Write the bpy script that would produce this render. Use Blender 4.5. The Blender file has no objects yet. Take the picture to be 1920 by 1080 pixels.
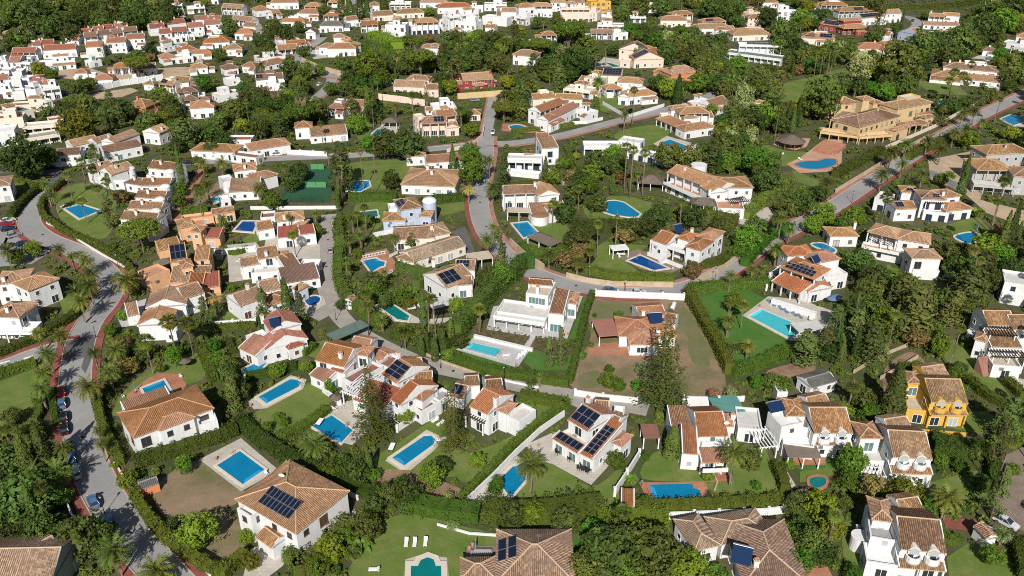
import bpy, math, random
import numpy as np
from mathutils import Vector, Matrix

random.seed(11)
RNG = np.random.default_rng(11)
S = bpy.context.scene
COL = S.collection

# ------------------------------------------------------------------ camera
FPX, TH, CH = 1600.0, math.radians(28.0), 110.0
cd = bpy.data.cameras.new('camera'); cam = bpy.data.objects.new('camera', cd); COL.objects.link(cam)
cd.sensor_width = 36.0; cd.lens = 36.0 * FPX / 1920.0; cd.clip_start = 1.0; cd.clip_end = 12000.0
cam.location = (0, 0, CH); cam.rotation_euler = (math.radians(90) - TH, 0, 0)
S.camera = cam
# ------------------------------------------------------------------ sky, sun, exposure
SUN_EL, SUN_AZ = math.radians(37.0), math.radians(4.0)      # sun stands behind the camera
w = bpy.data.worlds.new('World'); S.world = w; w.use_nodes = True
nt = w.node_tree
sk = nt.nodes.new('ShaderNodeTexSky'); sk.sky_type = 'NISHITA'; sk.sun_disc = False
sk.sun_elevation = SUN_EL; sk.sun_rotation = math.radians(180.0) + SUN_AZ; sk.altitude = 100
nt.links.new(sk.outputs[0], nt.nodes['Background'].inputs[0])
nt.nodes['Background'].inputs[1].default_value = 0.055
sd = bpy.data.lights.new('sun', 'SUN'); sd.energy = 5.0; sd.angle = math.radians(0.53); sd.color = (1.0, 0.965, 0.915)
sun = bpy.data.objects.new('sun', sd); COL.objects.link(sun); sun.location = (0, -50, 200)
sdir = Vector((math.sin(SUN_AZ) * math.cos(SUN_EL), math.cos(SUN_AZ) * math.cos(SUN_EL), -math.sin(SUN_EL)))
sun.rotation_euler = sdir.to_track_quat('-Z', 'Y').to_euler()
S.view_settings.view_transform = 'Standard'; S.view_settings.look = 'None'
S.view_settings.exposure = 0.16; S.view_settings.gamma = 1.0
S.cycles.use_denoising = False
S.cycles.filter_width = 1.0
S.cycles.max_bounces = 5; S.cycles.diffuse_bounces = 3; S.cycles.glossy_bounces = 2; S.cycles.transmission_bounces = 2
S.cycles.caustics_reflective = False; S.cycles.caustics_refractive = False

# ------------------------------------------------------------------ geometry of the view
CT, ST = math.cos(TH), math.sin(TH)
def G(px, py, z=0.0):
    u = (px - 960.0) / FPX; v = (540.0 - py) / FPX
    t = (CH - z) / (ST - v * CT)
    return Vector((u * t, (CT + v * ST) * t, z))
def PX(p):
    x, y, z = p[0], p[1], p[2] - CH
    d = y * CT - z * ST
    return 960 + FPX * x / d, 540 - FPX * (y * ST + z * CT) / d
def SC(py): return (FPX * ST - (540 - py) * CT) / CH      # pixels per metre on the ground at row py

# ------------------------------------------------------------------ materials
MATS = {}
def _mat(name):
    m = bpy.data.materials.new(name); m.use_nodes = True
    return m, m.node_tree, m.node_tree.nodes['Principled BSDF']
def rgb(c): return (c[0], c[1], c[2], 1.0)
def mixc(nt, fac, a, b):
    n = nt.nodes.new('ShaderNodeMix'); n.data_type = 'RGBA'
    if isinstance(fac, (int, float)): n.inputs[0].default_value = fac
    else: nt.links.new(fac, n.inputs[0])
    for k, v in ((6, a), (7, b)):
        if isinstance(v, tuple): n.inputs[k].default_value = rgb(v)
        else: nt.links.new(v, n.inputs[k])
    return n.outputs[2]
def noise(nt, scale, detail=4.0, rough=0.6, vec=None):
    n = nt.nodes.new('ShaderNodeTexNoise'); n.inputs['Scale'].default_value = scale
    n.inputs['Detail'].default_value = detail; n.inputs['Roughness'].default_value = rough
    if vec is None:
        g = nt.nodes.new('ShaderNodeNewGeometry'); vec = g.outputs['Position']
    nt.links.new(vec, n.inputs['Vector'])
    return n.outputs['Fac']
def ramp(nt, fac, lo, hi):
    n = nt.nodes.new('ShaderNodeMapRange'); n.inputs[1].default_value = lo; n.inputs[2].default_value = hi
    nt.links.new(fac, n.inputs[0]); return n.outputs[0]
def bump(nt, b, h, strength=0.3, dist=0.1):
    n = nt.nodes.new('ShaderNodeBump'); n.inputs['Strength'].default_value = strength; n.inputs['Distance'].default_value = dist
    nt.links.new(h, n.inputs['Height']); nt.links.new(n.outputs[0], b.inputs['Normal'])

def m_plain(name, c, rough=0.6, metal=0.0, spec=0.5, var=0.0, scale=1.0):
    if name in MATS: return MATS[name]
    m, nt, b = _mat(name)
    b.inputs['Base Color'].default_value = rgb(c); b.inputs['Roughness'].default_value = rough
    b.inputs['Metallic'].default_value = metal; b.inputs['Specular IOR Level'].default_value = spec
    if var:
        f = ramp(nt, noise(nt, scale, 5.0, 0.65), 0.3, 0.7)
        nt.links.new(mixc(nt, f, tuple(max(0, x * (1 - var)) for x in c), tuple(min(1, x * (1 + var)) for x in c)), b.inputs['Base Color'])
    MATS[name] = m; return m
def m_plaster(name, c):
    if name in MATS: return MATS[name]
    m, nt, b = _mat(name)
    g = nt.nodes.new('ShaderNodeNewGeometry')
    mp = nt.nodes.new('ShaderNodeMapping'); mp.inputs['Scale'].default_value = (1.6, 1.6, 0.35)
    nt.links.new(g.outputs['Position'], mp.inputs[0])
    f1 = ramp(nt, noise(nt, 1.0, 5.0, 0.7, mp.outputs[0]), 0.45, 0.85)          # streaks of weathering
    f2 = ramp(nt, noise(nt, 0.25, 3.0), 0.35, 0.7)
    c1 = mixc(nt, f2, tuple(x * 0.95 for x in c), c)
    c2 = mixc(nt, f1, c1, tuple(x * k for x, k in zip(c, (0.74, 0.70, 0.63))))
    nt.links.new(c2, b.inputs['Base Color']); b.inputs['Roughness'].default_value = 0.85
    b.inputs['Specular IOR Level'].default_value = 0.2
    bump(nt, b, noise(nt, 9.0, 3.0), 0.15, 0.02)
    MATS[name] = m; return m
def m_tile(name, ca, cb, cc):
    """barrel tile: colour of each tile from its own cell, lichen patches, ribs in the relief"""
    if name in MATS: return MATS[name]
    m, nt, b = _mat(name)
    uv = nt.nodes.new('ShaderNodeUVMap'); sep = nt.nodes.new('ShaderNodeSeparateXYZ'); nt.links.new(uv.outputs[0], sep.inputs[0])
    def mth(op, a, v):
        n = nt.nodes.new('ShaderNodeMath'); n.operation = op
        nt.links.new(a, n.inputs[0])
        if isinstance(v, (int, float)): n.inputs[1].default_value = v
        elif v is not None: nt.links.new(v, n.inputs[1])
        return n.outputs[0]
    cu = mth('FLOOR', mth('DIVIDE', sep.outputs[0], 0.34), None); cv = mth('FLOOR', mth('DIVIDE', sep.outputs[1], 0.46), None)
    cmb = nt.nodes.new('ShaderNodeCombineXYZ'); nt.links.new(cu, cmb.inputs[0]); nt.links.new(cv, cmb.inputs[1])
    oi = nt.nodes.new('ShaderNodeObjectInfo'); nt.links.new(oi.outputs['Random'], cmb.inputs[2])
    wn = nt.nodes.new('ShaderNodeTexWhiteNoise'); nt.links.new(cmb.outputs[0], wn.inputs[0])
    c1 = mixc(nt, ramp(nt, wn.outputs[0], 0.15, 0.95), ca, cb)
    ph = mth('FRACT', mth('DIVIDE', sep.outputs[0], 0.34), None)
    pan = mth('GREATER_THAN', ph, 0.66)                                        # channel tiles between the ribs, in one darker tone
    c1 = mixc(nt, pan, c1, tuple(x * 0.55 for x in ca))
    c2 = mixc(nt, ramp(nt, noise(nt, 0.55, 6.0, 0.7), 0.46, 0.70), c1, cc)
    hs = nt.nodes.new('ShaderNodeHueSaturation'); nt.links.new(c2, hs.inputs['Color'])
    mr = nt.nodes.new('ShaderNodeMapRange'); mr.inputs[3].default_value = 0.74; mr.inputs[4].default_value = 1.16
    nt.links.new(oi.outputs['Random'], mr.inputs[0]); nt.links.new(mr.outputs[0], hs.inputs['Value'])
    w1 = nt.nodes.new('ShaderNodeTexWhiteNoise'); w1.noise_dimensions = '1D'; nt.links.new(oi.outputs['Random'], w1.inputs['W']); sp = nt.nodes.new('ShaderNodeSeparateColor'); nt.links.new(w1.outputs[1], sp.inputs[0])
    for o_, lo_, hi_, nm_ in ((0, 0.487, 0.507, 'Hue'), (1, 0.88, 1.18, 'Saturation')):         # each roof has its own age
        q = nt.nodes.new('ShaderNodeMapRange'); q.inputs[3].default_value = lo_; q.inputs[4].default_value = hi_; nt.links.new(sp.outputs[o_], q.inputs[0]); nt.links.new(q.outputs[0], hs.inputs[nm_])
    nt.links.new(hs.outputs[0], b.inputs['Base Color']); b.inputs['Roughness'].default_value = 0.9; b.inputs['Specular IOR Level'].default_value = 0.15
    wv = mth('SINE', mth('MULTIPLY', sep.outputs[0], 2 * math.pi / 0.34), None)
    fv = mth('FRACT', mth('DIVIDE', sep.outputs[1], 0.46), None)
    bump(nt, b, mth('ADD', wv, mth('MULTIPLY', fv, -0.7)), 0.55, 0.06)
    MATS[name] = m; return m
def m_ground(name, cols, scales, bmp=0.3, rough=0.95, grid=None):
    """cols = base, second, third colour mixed by noises of the given scales"""
    if name in MATS: return MATS[name]
    m, nt, b = _mat(name)
    c = cols[0]
    for k, sc in zip(cols[1:], scales):
        c = mixc(nt, ramp(nt, noise(nt, sc, 6.0, 0.68), 0.40, 0.66), c, k)
    if grid:
        g = nt.nodes.new('ShaderNodeNewGeometry'); br = nt.nodes.new('ShaderNodeTexBrick'); nt.links.new(g.outputs['Position'], br.inputs['Vector'])
        br.inputs['Scale'].default_value = 1.0; br.inputs['Brick Width'].default_value = grid; br.inputs['Row Height'].default_value = grid * .7; br.inputs['Mortar Size'].default_value = .035
        br.inputs['Color1'].default_value = (1, 1, 1, 1); br.inputs['Color2'].default_value = (.9, .9, .88, 1); br.inputs['Mortar'].default_value = (.72, .70, .66, 1)
        ml = nt.nodes.new('ShaderNodeMix'); ml.data_type = 'RGBA'; ml.blend_type = 'MULTIPLY'; ml.inputs[0].default_value = .75
        nt.links.new(c, ml.inputs[6]) if not isinstance(c, tuple) else None; nt.links.new(br.outputs[0], ml.inputs[7]); c = ml.outputs[2]
    f = ramp(nt, noise(nt, 3.5, 4.0, 0.8), 0.25, 0.75)
    hs = nt.nodes.new('ShaderNodeHueSaturation'); nt.links.new(c, hs.inputs['Color'])
    mr = nt.nodes.new('ShaderNodeMapRange'); mr.inputs[3].default_value = 0.78; mr.inputs[4].default_value = 1.22
    nt.links.new(f, mr.inputs[0]); nt.links.new(mr.outputs[0], hs.inputs['Value'])
    nt.links.new(hs.outputs[0], b.inputs['Base Color']); b.inputs['Roughness'].default_value = rough; b.inputs['Specular IOR Level'].default_value = 0.15
    if bmp: bump(nt, b, noise(nt, 4.0, 5.0, 0.7), bmp, 0.15)
    MATS[name] = m; return m
def m_leaf(name, ca, cb, trans=0.26):
    if name in MATS: return MATS[name]
    m, nt, b = _mat(name)
    oi = nt.nodes.new('ShaderNodeObjectInfo')
    c = mixc(nt, ramp(nt, noise(nt, 0.55, 3.0, 0.7), 0.33, 0.67), ca, cb)
    hs = nt.nodes.new('ShaderNodeHueSaturation'); nt.links.new(c, hs.inputs['Color'])
    mr = nt.nodes.new('ShaderNodeMapRange'); mr.inputs[3].default_value = 0.6; mr.inputs[4].default_value = 1.45
    nt.links.new(oi.outputs['Random'], mr.inputs[0]); nt.links.new(mr.outputs[0], hs.inputs['Value'])
    mr2 = nt.nodes.new('ShaderNodeMapRange'); mr2.inputs[3].default_value = 0.465; mr2.inputs[4].default_value = 0.53
    wn = nt.nodes.new('ShaderNodeTexWhiteNoise'); wn.noise_dimensions = '1D'; nt.links.new(oi.outputs['Random'], wn.inputs['W'])
    nt.links.new(wn.outputs[0], mr2.inputs[0]); nt.links.new(mr2.outputs[0], hs.inputs['Hue'])
    nt.links.new(hs.outputs[0], b.inputs['Base Color']); b.inputs['Roughness'].default_value = 0.6; b.inputs['Specular IOR Level'].default_value = 0.25
    tr = nt.nodes.new('ShaderNodeBsdfTranslucent'); nt.links.new(hs.outputs[0], tr.inputs[0])
    mx = nt.nodes.new('ShaderNodeMixShader'); mx.inputs[0].default_value = trans
    nt.links.new(b.outputs[0], mx.inputs[1]); nt.links.new(tr.outputs[0], mx.inputs[2])
    nt.links.new(mx.outputs[0], nt.nodes['Material Output'].inputs[0])
    MATS[name] = m; return m
def m_water(name, c, c2):
    if name in MATS: return MATS[name]
    m, nt, b = _mat(name)
    f = ramp(nt, noise(nt, 0.5, 4.0, 0.7), 0.3, 0.7)
    nt.links.new(mixc(nt, f, c, c2), b.inputs['Base Color'])
    b.inputs['Roughness'].default_value = 0.12; b.inputs['IOR'].default_value = 1.33; b.inputs['Specular IOR Level'].default_value = 0.25
    bump(nt, b, noise(nt, 1.3, 3.0), 0.3, 0.08)
    MATS[name] = m; return m

WALLC = {'w': (0.70, 0.70, 0.692), 'c': (0.74, 0.66, 0.55), 'p': (0.68, 0.40, 0.22), 'k': (0.72, 0.58, 0.48), 'y': (0.64, 0.39, 0.075),
         'o': (0.58, 0.43, 0.23), 'r': (0.30, 0.055, 0.04), 'b': (0.44, 0.50, 0.63), 'g': (0.42, 0.41, 0.39), 't': (0.62, 0.22, 0.10), 'n': (0.30, 0.33, 0.32)}
def wallm(k): return m_plaster('plaster_' + k, WALLC[k])
TILES = {'b': ((0.253, 0.146, 0.080), (0.488, 0.327, 0.198), (0.206, 0.133, 0.084)),      # aged brown and cream
         'o': ((0.341, 0.158, 0.083), (0.461, 0.253, 0.146), (0.282, 0.145, 0.087)),         # terracotta
         'r': ((0.30, 0.125, 0.08), (0.40, 0.19, 0.12), (0.22, 0.105, 0.075)),        # faded red
         't': ((0.328, 0.192, 0.109), (0.509, 0.330, 0.195), (0.263, 0.163, 0.098)),         # tan
         'd': ((0.20, 0.125, 0.085), (0.29, 0.19, 0.125), (0.15, 0.105, 0.08)),       # dark brown
         'e': ((0.27, 0.175, 0.115), (0.48, 0.345, 0.235), (0.20, 0.14, 0.105)),      # greyed brown
         'g': ((0.17, 0.165, 0.15), (0.23, 0.22, 0.20), (0.14, 0.135, 0.125))}        # grey
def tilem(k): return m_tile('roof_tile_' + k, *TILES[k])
def ridgem(k): return m_plain('ridge_tile_' + k, tuple(min(1, x * 0.98) for x in TILES[k][1]), 0.9, var=0.2, scale=2.5)
FLATC = {'w': (0.72, 0.71, 0.68), 'l': (0.55, 0.53, 0.49), 'g': (0.30, 0.29, 0.28), 'r': (0.30, 0.10, 0.07), 'm': (0.24, 0.115, 0.085), 'n': (0.12, 0.17, 0.145),
         's': (0.50, 0.42, 0.32), 'e': (0.10, 0.26, 0.22), 'k': (0.19, 0.155, 0.125), 't': (0.45, 0.24, 0.15), 'p': (0.33, 0.15, 0.115)}
def flatm(k): return m_plain('flat_roof_' + k, FLATC[k], 0.9, spec=0.2, var=0.13, scale=0.8)
THATCH = m_ground('thatch', ((0.17, 0.135, 0.105), (0.10, 0.08, 0.065)), (1.5,), 0.8)
GLASS = m_plain('window_glass', (0.028, 0.036, 0.042), 0.06, spec=0.7)
GLASSG = m_plain('window_glass_greenish', (0.10, 0.17, 0.16), 0.06, spec=0.7)
SHUT = m_plain('brown_shutter', (0.10, 0.05, 0.03), 0.6, var=0.15, scale=4)
FRAMEW = m_plain('white_frame', (0.75, 0.75, 0.73), 0.5)
FRAMEB = m_plain('brown_frame', (0.12, 0.06, 0.035), 0.6)
FRAMEN = m_plain('blue_frame', (0.03, 0.05, 0.16), 0.5)
SOLAR = m_plain('solar_cell', (0.010, 0.014, 0.030), 0.12, spec=0.6)
SOLARB = m_plain('solar_collector', (0.012, 0.028, 0.075), 0.10, spec=0.7)
ALU = m_plain('aluminium', (0.45, 0.46, 0.47), 0.4, 0.7)
WOODD = m_plain('dark_timber', (0.055, 0.035, 0.025), 0.7, var=0.25, scale=3)
WOODB = m_plain('brown_timber', (0.22, 0.11, 0.06), 0.7, var=0.25, scale=3)
WHITEP = m_plain('white_paint', (0.80, 0.80, 0.79), 0.5)
FABRIC = m_plain('white_fabric', (0.74, 0.73, 0.70), 0.9)
FABRICB = m_plain('blue_fabric', (0.10, 0.17, 0.27), 0.9)
FABRICY = m_plain('ochre_fabric', (0.70, 0.38, 0.05), 0.9)
DARKM = m_plain('dark_metal', (0.03, 0.03, 0.032), 0.5, 0.3)
BARK = m_plain('bark', (0.16, 0.115, 0.08), 0.95, spec=0.1, var=0.35, scale=5)
BARKP = m_plain('palm_bark', (0.21, 0.165, 0.12), 0.95, spec=0.1, var=0.4, scale=6)
ASPH = m_ground('asphalt', ((0.295, 0.285, 0.275), (0.34, 0.33, 0.315), (0.25, 0.24, 0.235)), (0.12, 0.05), 0.1)
ASPHD = m_ground('dark_asphalt', ((0.105, 0.10, 0.10), (0.14, 0.135, 0.13)), (0.2,), 0.1)
LANE = m_ground('lane_concrete', ((0.32, 0.29, 0.255), (0.265, 0.24, 0.215), (0.36, 0.33, 0.29)), (0.10, 0.3), 0.1)
REDP = m_ground('red_pavement', ((0.25, 0.075, 0.055), (0.30, 0.11, 0.085), (0.19, 0.065, 0.05)), (0.3, 0.9), 0.1)
PINKP = m_ground('faded_red_pavement', ((0.36, 0.20, 0.155), (0.30, 0.13, 0.10)), (0.3,), 0.1)
KERB = m_plain('kerb_stone', (0.42, 0.36, 0.29), 0.9, var=0.15, scale=1.5)
GROUND = m_ground('wild_ground', ((0.080, 0.092, 0.032), (0.14, 0.108, 0.066), (0.05, 0.068, 0.024)), (0.05, 0.13), 0.7)
LAWN = m_ground('lawn_turf', ((0.130, 0.178, 0.038), (0.185, 0.192, 0.062), (0.095, 0.155, 0.027)), (0.10, 0.24), 0.35)
LAWNG = m_ground('lush_lawn_turf', ((0.055, 0.145, 0.024), (0.090, 0.165, 0.032)), (0.15,), 0.35)
DRY = m_ground('dry_lawn_turf', ((0.215, 0.155, 0.095), (0.115, 0.130, 0.045), (0.29, 0.20, 0.13)), (0.055, 0.12), 0.5)
SOIL = m_ground('bare_soil', ((0.25, 0.155, 0.095), (0.16, 0.10, 0.065), (0.31, 0.21, 0.135)), (0.12, 0.35), 0.6)
SAND = m_ground('pale_earth', ((0.43, 0.315, 0.205), (0.34, 0.245, 0.16), (0.50, 0.39, 0.27)), (0.07, 0.2), 0.4)
BED = m_ground('planted_bed_soil', ((0.155, 0.10, 0.065), (0.10, 0.095, 0.045)), (0.5,), 0.9)
STONE = m_ground('pale_stone_paving', ((0.52, 0.475, 0.41), (0.44, 0.40, 0.34)), (0.25,), 0.1, grid=1.1)
GREYP = m_ground('grey_stone_paving', ((0.50, 0.49, 0.47), (0.43, 0.42, 0.405)), (0.25,), 0.1, grid=1.4)
TERRA = m_ground('terracotta_paving', ((0.40, 0.175, 0.10), (0.33, 0.135, 0.08), (0.46, 0.235, 0.15)), (0.4, 0.15), 0.2, grid=.8)
TERRAL = m_ground('pale_terracotta_paving', ((0.50, 0.30, 0.20), (0.43, 0.24, 0.155), (0.55, 0.36, 0.26)), (0.4, 0.15), 0.2, grid=.8)
COBBLE = m_ground('cobbled_paving', ((0.27, 0.21, 0.16), (0.20, 0.155, 0.12)), (0.4,), 0.6, grid=.7)
GREENC = m_ground('green_court', ((0.028, 0.085, 0.045), (0.035, 0.10, 0.052)), (0.1,), 0.0)
GREENL = m_plain('pale_green_fence', (0.075, 0.24, 0.095), 0.8, var=0.1)
COPING = m_plain('coping_stone', (0.60, 0.53, 0.43), 0.8, var=0.10, scale=1.2)
STWALL = m_ground('stone_wall', ((0.46, 0.345, 0.225), (0.34, 0.25, 0.165), (0.52, 0.42, 0.30)), (0.6, 0.25), 0.7)
WATER = {'b': m_water('pool_water_blue', (0.005, 0.165, 0.315), (0.007, 0.20, 0.36)), 'd': m_water('pool_water_deep_blue', (0.006, 0.055, 0.20), (0.007, 0.075, 0.25)),
         't': m_water('pool_water_teal', (0.005, 0.145, 0.15), (0.007, 0.175, 0.17)), 'a': m_water('pool_water_aqua', (0.05, 0.40, 0.46), (0.075, 0.46, 0.51)),
         'n': m_water('pool_water_green', (0.006, 0.09, 0.085), (0.008, 0.12, 0.10))}
LEAF = {
 'P': m_leaf('date_palm_frond', (0.099, 0.138, 0.022), (0.151, 0.176, 0.032)), 'W': m_leaf('fan_palm_leaf', (0.115, 0.170, 0.022), (0.157, 0.203, 0.031)),
 'B': m_leaf('broad_leaf', (0.086, 0.178, 0.015), (0.135, 0.219, 0.021)), 'D': m_leaf('evergreen_leaf', (0.066, 0.104, 0.020), (0.107, 0.143, 0.025)),
 'U': m_leaf('pine_needle', (0.090, 0.143, 0.015), (0.120, 0.164, 0.020)), 'C': m_leaf('cypress_leaf', (0.057, 0.098, 0.016), (0.086, 0.126, 0.021)),
 'K': m_leaf('conifer_needle', (0.092, 0.121, 0.027), (0.126, 0.152, 0.036)), 'N': m_leaf('layered_pine_needle', (0.094, 0.132, 0.021), (0.135, 0.168, 0.032)),
 'O': m_leaf('silver_leaf', (0.228, 0.278, 0.097), (0.315, 0.362, 0.131)), 'S': m_leaf('shrub_leaf', (0.078, 0.143, 0.017), (0.129, 0.186, 0.027)),
 'Y': m_leaf('yellow_green_leaf', (0.165, 0.211, 0.015), (0.213, 0.244, 0.021)), 'R': m_leaf('pink_flowering_leaf', (0.117, 0.143, 0.029), (0.315, 0.161, 0.072)),
 'X': m_leaf('dry_frond', (0.472, 0.362, 0.110), (0.378, 0.288, 0.085)), 'V': m_leaf('banana_leaf', (0.117, 0.227, 0.025), (0.157, 0.260, 0.034)),
 'E': m_leaf('olive_green_leaf', (0.099, 0.136, 0.026), (0.142, 0.170, 0.035)), 'T': m_leaf('laurel_leaf', (0.057, 0.112, 0.016), (0.089, 0.144, 0.022)),
 'H': m_leaf('hedge_leaf', (0.060, 0.095, 0.011), (0.090, 0.120, 0.016), 0.2), 'M': m_leaf('undergrowth_leaf', (0.086, 0.126, 0.020), (0.151, 0.178, 0.031))}
# ------------------------------------------------------------------ mesh helpers
class MB:
    def __init__(s): s.v = []; s.f = []; s.mi = []; s.uv = []
    def face(s, pts, mi=0, uv=None):
        i = len(s.v); s.v.extend([tuple(p) for p in pts]); s.f.append(tuple(range(i, i + len(pts)))); s.mi.append(mi)
        s.uv.extend(uv if uv else [(0, 0)] * len(pts))
    def box(s, o, ax, ay, az, mi=0):
        o, ax, ay, az = Vector(o), Vector(ax), Vector(ay), Vector(az)
        c = [o, o + ax, o + ax + ay, o + ay]; t = [p + az for p in c]
        s.face([c[3], c[2], c[1], c[0]], mi); s.face(t, mi)
        for k in range(4): s.face([c[k], c[(k + 1) % 4], t[(k + 1) % 4], t[k]], mi)
    def abox(s, x0, x1, y0, y1, z0, z1, mi=0): s.box((x0, y0, z0), (x1 - x0, 0, 0), (0, y1 - y0, 0), (0, 0, z1 - z0), mi)
    def prism(s, pts, z0, z1, mi=0, top=True):
        n = len(pts)
        if top: s.face([(p[0], p[1], z1) for p in pts], mi)
        for k in range(n):
            a, b = pts[k], pts[(k + 1) % n]
            s.face([(a[0], a[1], z0), (b[0], b[1], z0), (b[0], b[1], z1), (a[0], a[1], z1)], mi)
    def tube(s, a, b, r0, r1, n=8, mi=0, cap=True):
        a, b = Vector(a), Vector(b); d = (b - a).normalized()
        x = d.orthogonal().normalized(); y = d.cross(x)
        A = [a + (x * math.cos(2 * math.pi * k / n) + y * math.sin(2 * math.pi * k / n)) * r0 for k in range(n)]
        B = [b + (x * math.cos(2 * math.pi * k / n) + y * math.sin(2 * math.pi * k / n)) * r1 for k in range(n)]
        for k in range(n): s.face([A[k], A[(k + 1) % n], B[(k + 1) % n], B[k]], mi)
        if cap: s.face(B, mi); s.face(A[::-1], mi)
    def mesh(s, name, mats):
        me = bpy.data.meshes.new(name); me.from_pydata(s.v, [], s.f)
        for m in (mats if isinstance(mats, (list, tuple)) else [mats]): me.materials.append(m)
        if any(s.mi): me.polygons.foreach_set('material_index', s.mi)
        if any(u != (0, 0) for u in s.uv):
            l = me.uv_layers.new(name='UVMap'); l.data.foreach_set('uv', np.array(s.uv, dtype=np.float32).ravel())
        return me
def npmesh(name, V, Q, mats, mi=None, smooth=False):
    me = bpy.data.meshes.new(name); V = np.asarray(V, dtype=np.float32); Q = np.asarray(Q, dtype=np.int32)
    n, k = Q.shape
    me.vertices.add(len(V)); me.vertices.foreach_set('co', V.ravel())
    me.loops.add(n * k); me.loops.foreach_set('vertex_index', Q.ravel())
    me.polygons.add(n); me.polygons.foreach_set('loop_start', np.arange(0, n * k, k, dtype=np.int32))
    me.polygons.foreach_set('loop_total', np.full(n, k, dtype=np.int32))
    for m in (mats if isinstance(mats, (list, tuple)) else [mats]): me.materials.append(m)
    if mi is not None: me.polygons.foreach_set('material_index', np.asarray(mi, dtype=np.int32))
    me.update(calc_edges=True); return me
def ob(name, me, parent=None, loc=None, scale=None, rz=None):
    o = bpy.data.objects.new(name, me); COL.objects.link(o)
    if parent is not None: o.parent = parent
    if loc is not None: o.location = loc
    if scale is not None: o.scale = scale
    if rz is not None: o.rotation_euler = (0, 0, rz)
    return o
def tag(o, label=None, cat=None, group=None, kind=None):
    if label: o['label'] = label
    if cat: o['category'] = cat
    if group: o['group'] = group
    if kind: o['kind'] = kind
    return o
LATER = []          # things whose label names the landmark they stand by: (object, what, category, group, position)
def later(o, what, cat, group, pos): LATER.append((o, what, cat, group, Vector(pos))); return o
LAND = []           # landmark houses: (nick, position)
MASKP = []          # polygons in the picture that must stay clear of wild growth
def smooth(poly, n=4, closed=True):
    out = []; N = len(poly)
    for i in range(N if closed else N - 1):
        if closed: p0, p1, p2, p3 = poly[i - 1], poly[i], poly[(i + 1) % N], poly[(i + 2) % N]
        else: p0, p1, p2, p3 = poly[max(i - 1, 0)], poly[i], poly[i + 1], poly[min(i + 2, N - 1)]
        for k in range(n):
            t = k / n; t2 = t * t; t3 = t2 * t
            out.append(tuple(0.5 * (2 * p1[c] + (p2[c] - p0[c]) * t + (2 * p0[c] - 5 * p1[c] + 4 * p2[c] - p3[c]) * t2 + (3 * p1[c] - p0[c] - 3 * p2[c] + p3[c]) * t3) for c in (0, 1)))
    if not closed: out.append(tuple(poly[-1]))
    return out
def area2(P): return sum(P[i][0] * P[(i + 1) % len(P)][1] - P[(i + 1) % len(P)][0] * P[i][1] for i in range(len(P)))
def ccw(P): return P if area2(P) > 0 else P[::-1]
def offset(P, d, closed=True):
    n = len(P); out = []
    for i in range(n):
        a = P[i - 1] if (closed or i > 0) else None; b = P[i]; c = P[(i + 1) % n] if (closed or i < n - 1) else None
        ns = []
        for s, e in ((a, b), (b, c)):
            if s is None or e is None: continue
            dx, dy = e[0] - s[0], e[1] - s[1]; l = math.hypot(dx, dy) or 1e-9; ns.append((dy / l, -dx / l))
        nx = sum(q[0] for q in ns) / len(ns); ny = sum(q[1] for q in ns) / len(ns); l2 = max(nx * nx + ny * ny, 0.3)
        out.append((b[0] + nx / l2 * d, b[1] + ny / l2 * d))
    return out
from mathutils.geometry import tessellate_polygon
def sheet(name, poly, z, mat, parent=None, skirt=0.0):
    P = ccw([(p[0], p[1]) for p in poly])
    mb = MB()
    for t in tessellate_polygon([[Vector((p[0], p[1], 0)) for p in P]]):
        q = [P[i] for i in t]
        if area2(q) < 0: q = q[::-1]
        mb.face([(p[0], p[1], z) for p in q])
    if skirt: mb.prism(P, z - skirt, z, 0, False)
    return ob(name, mb.mesh(name, mat), parent)
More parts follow.
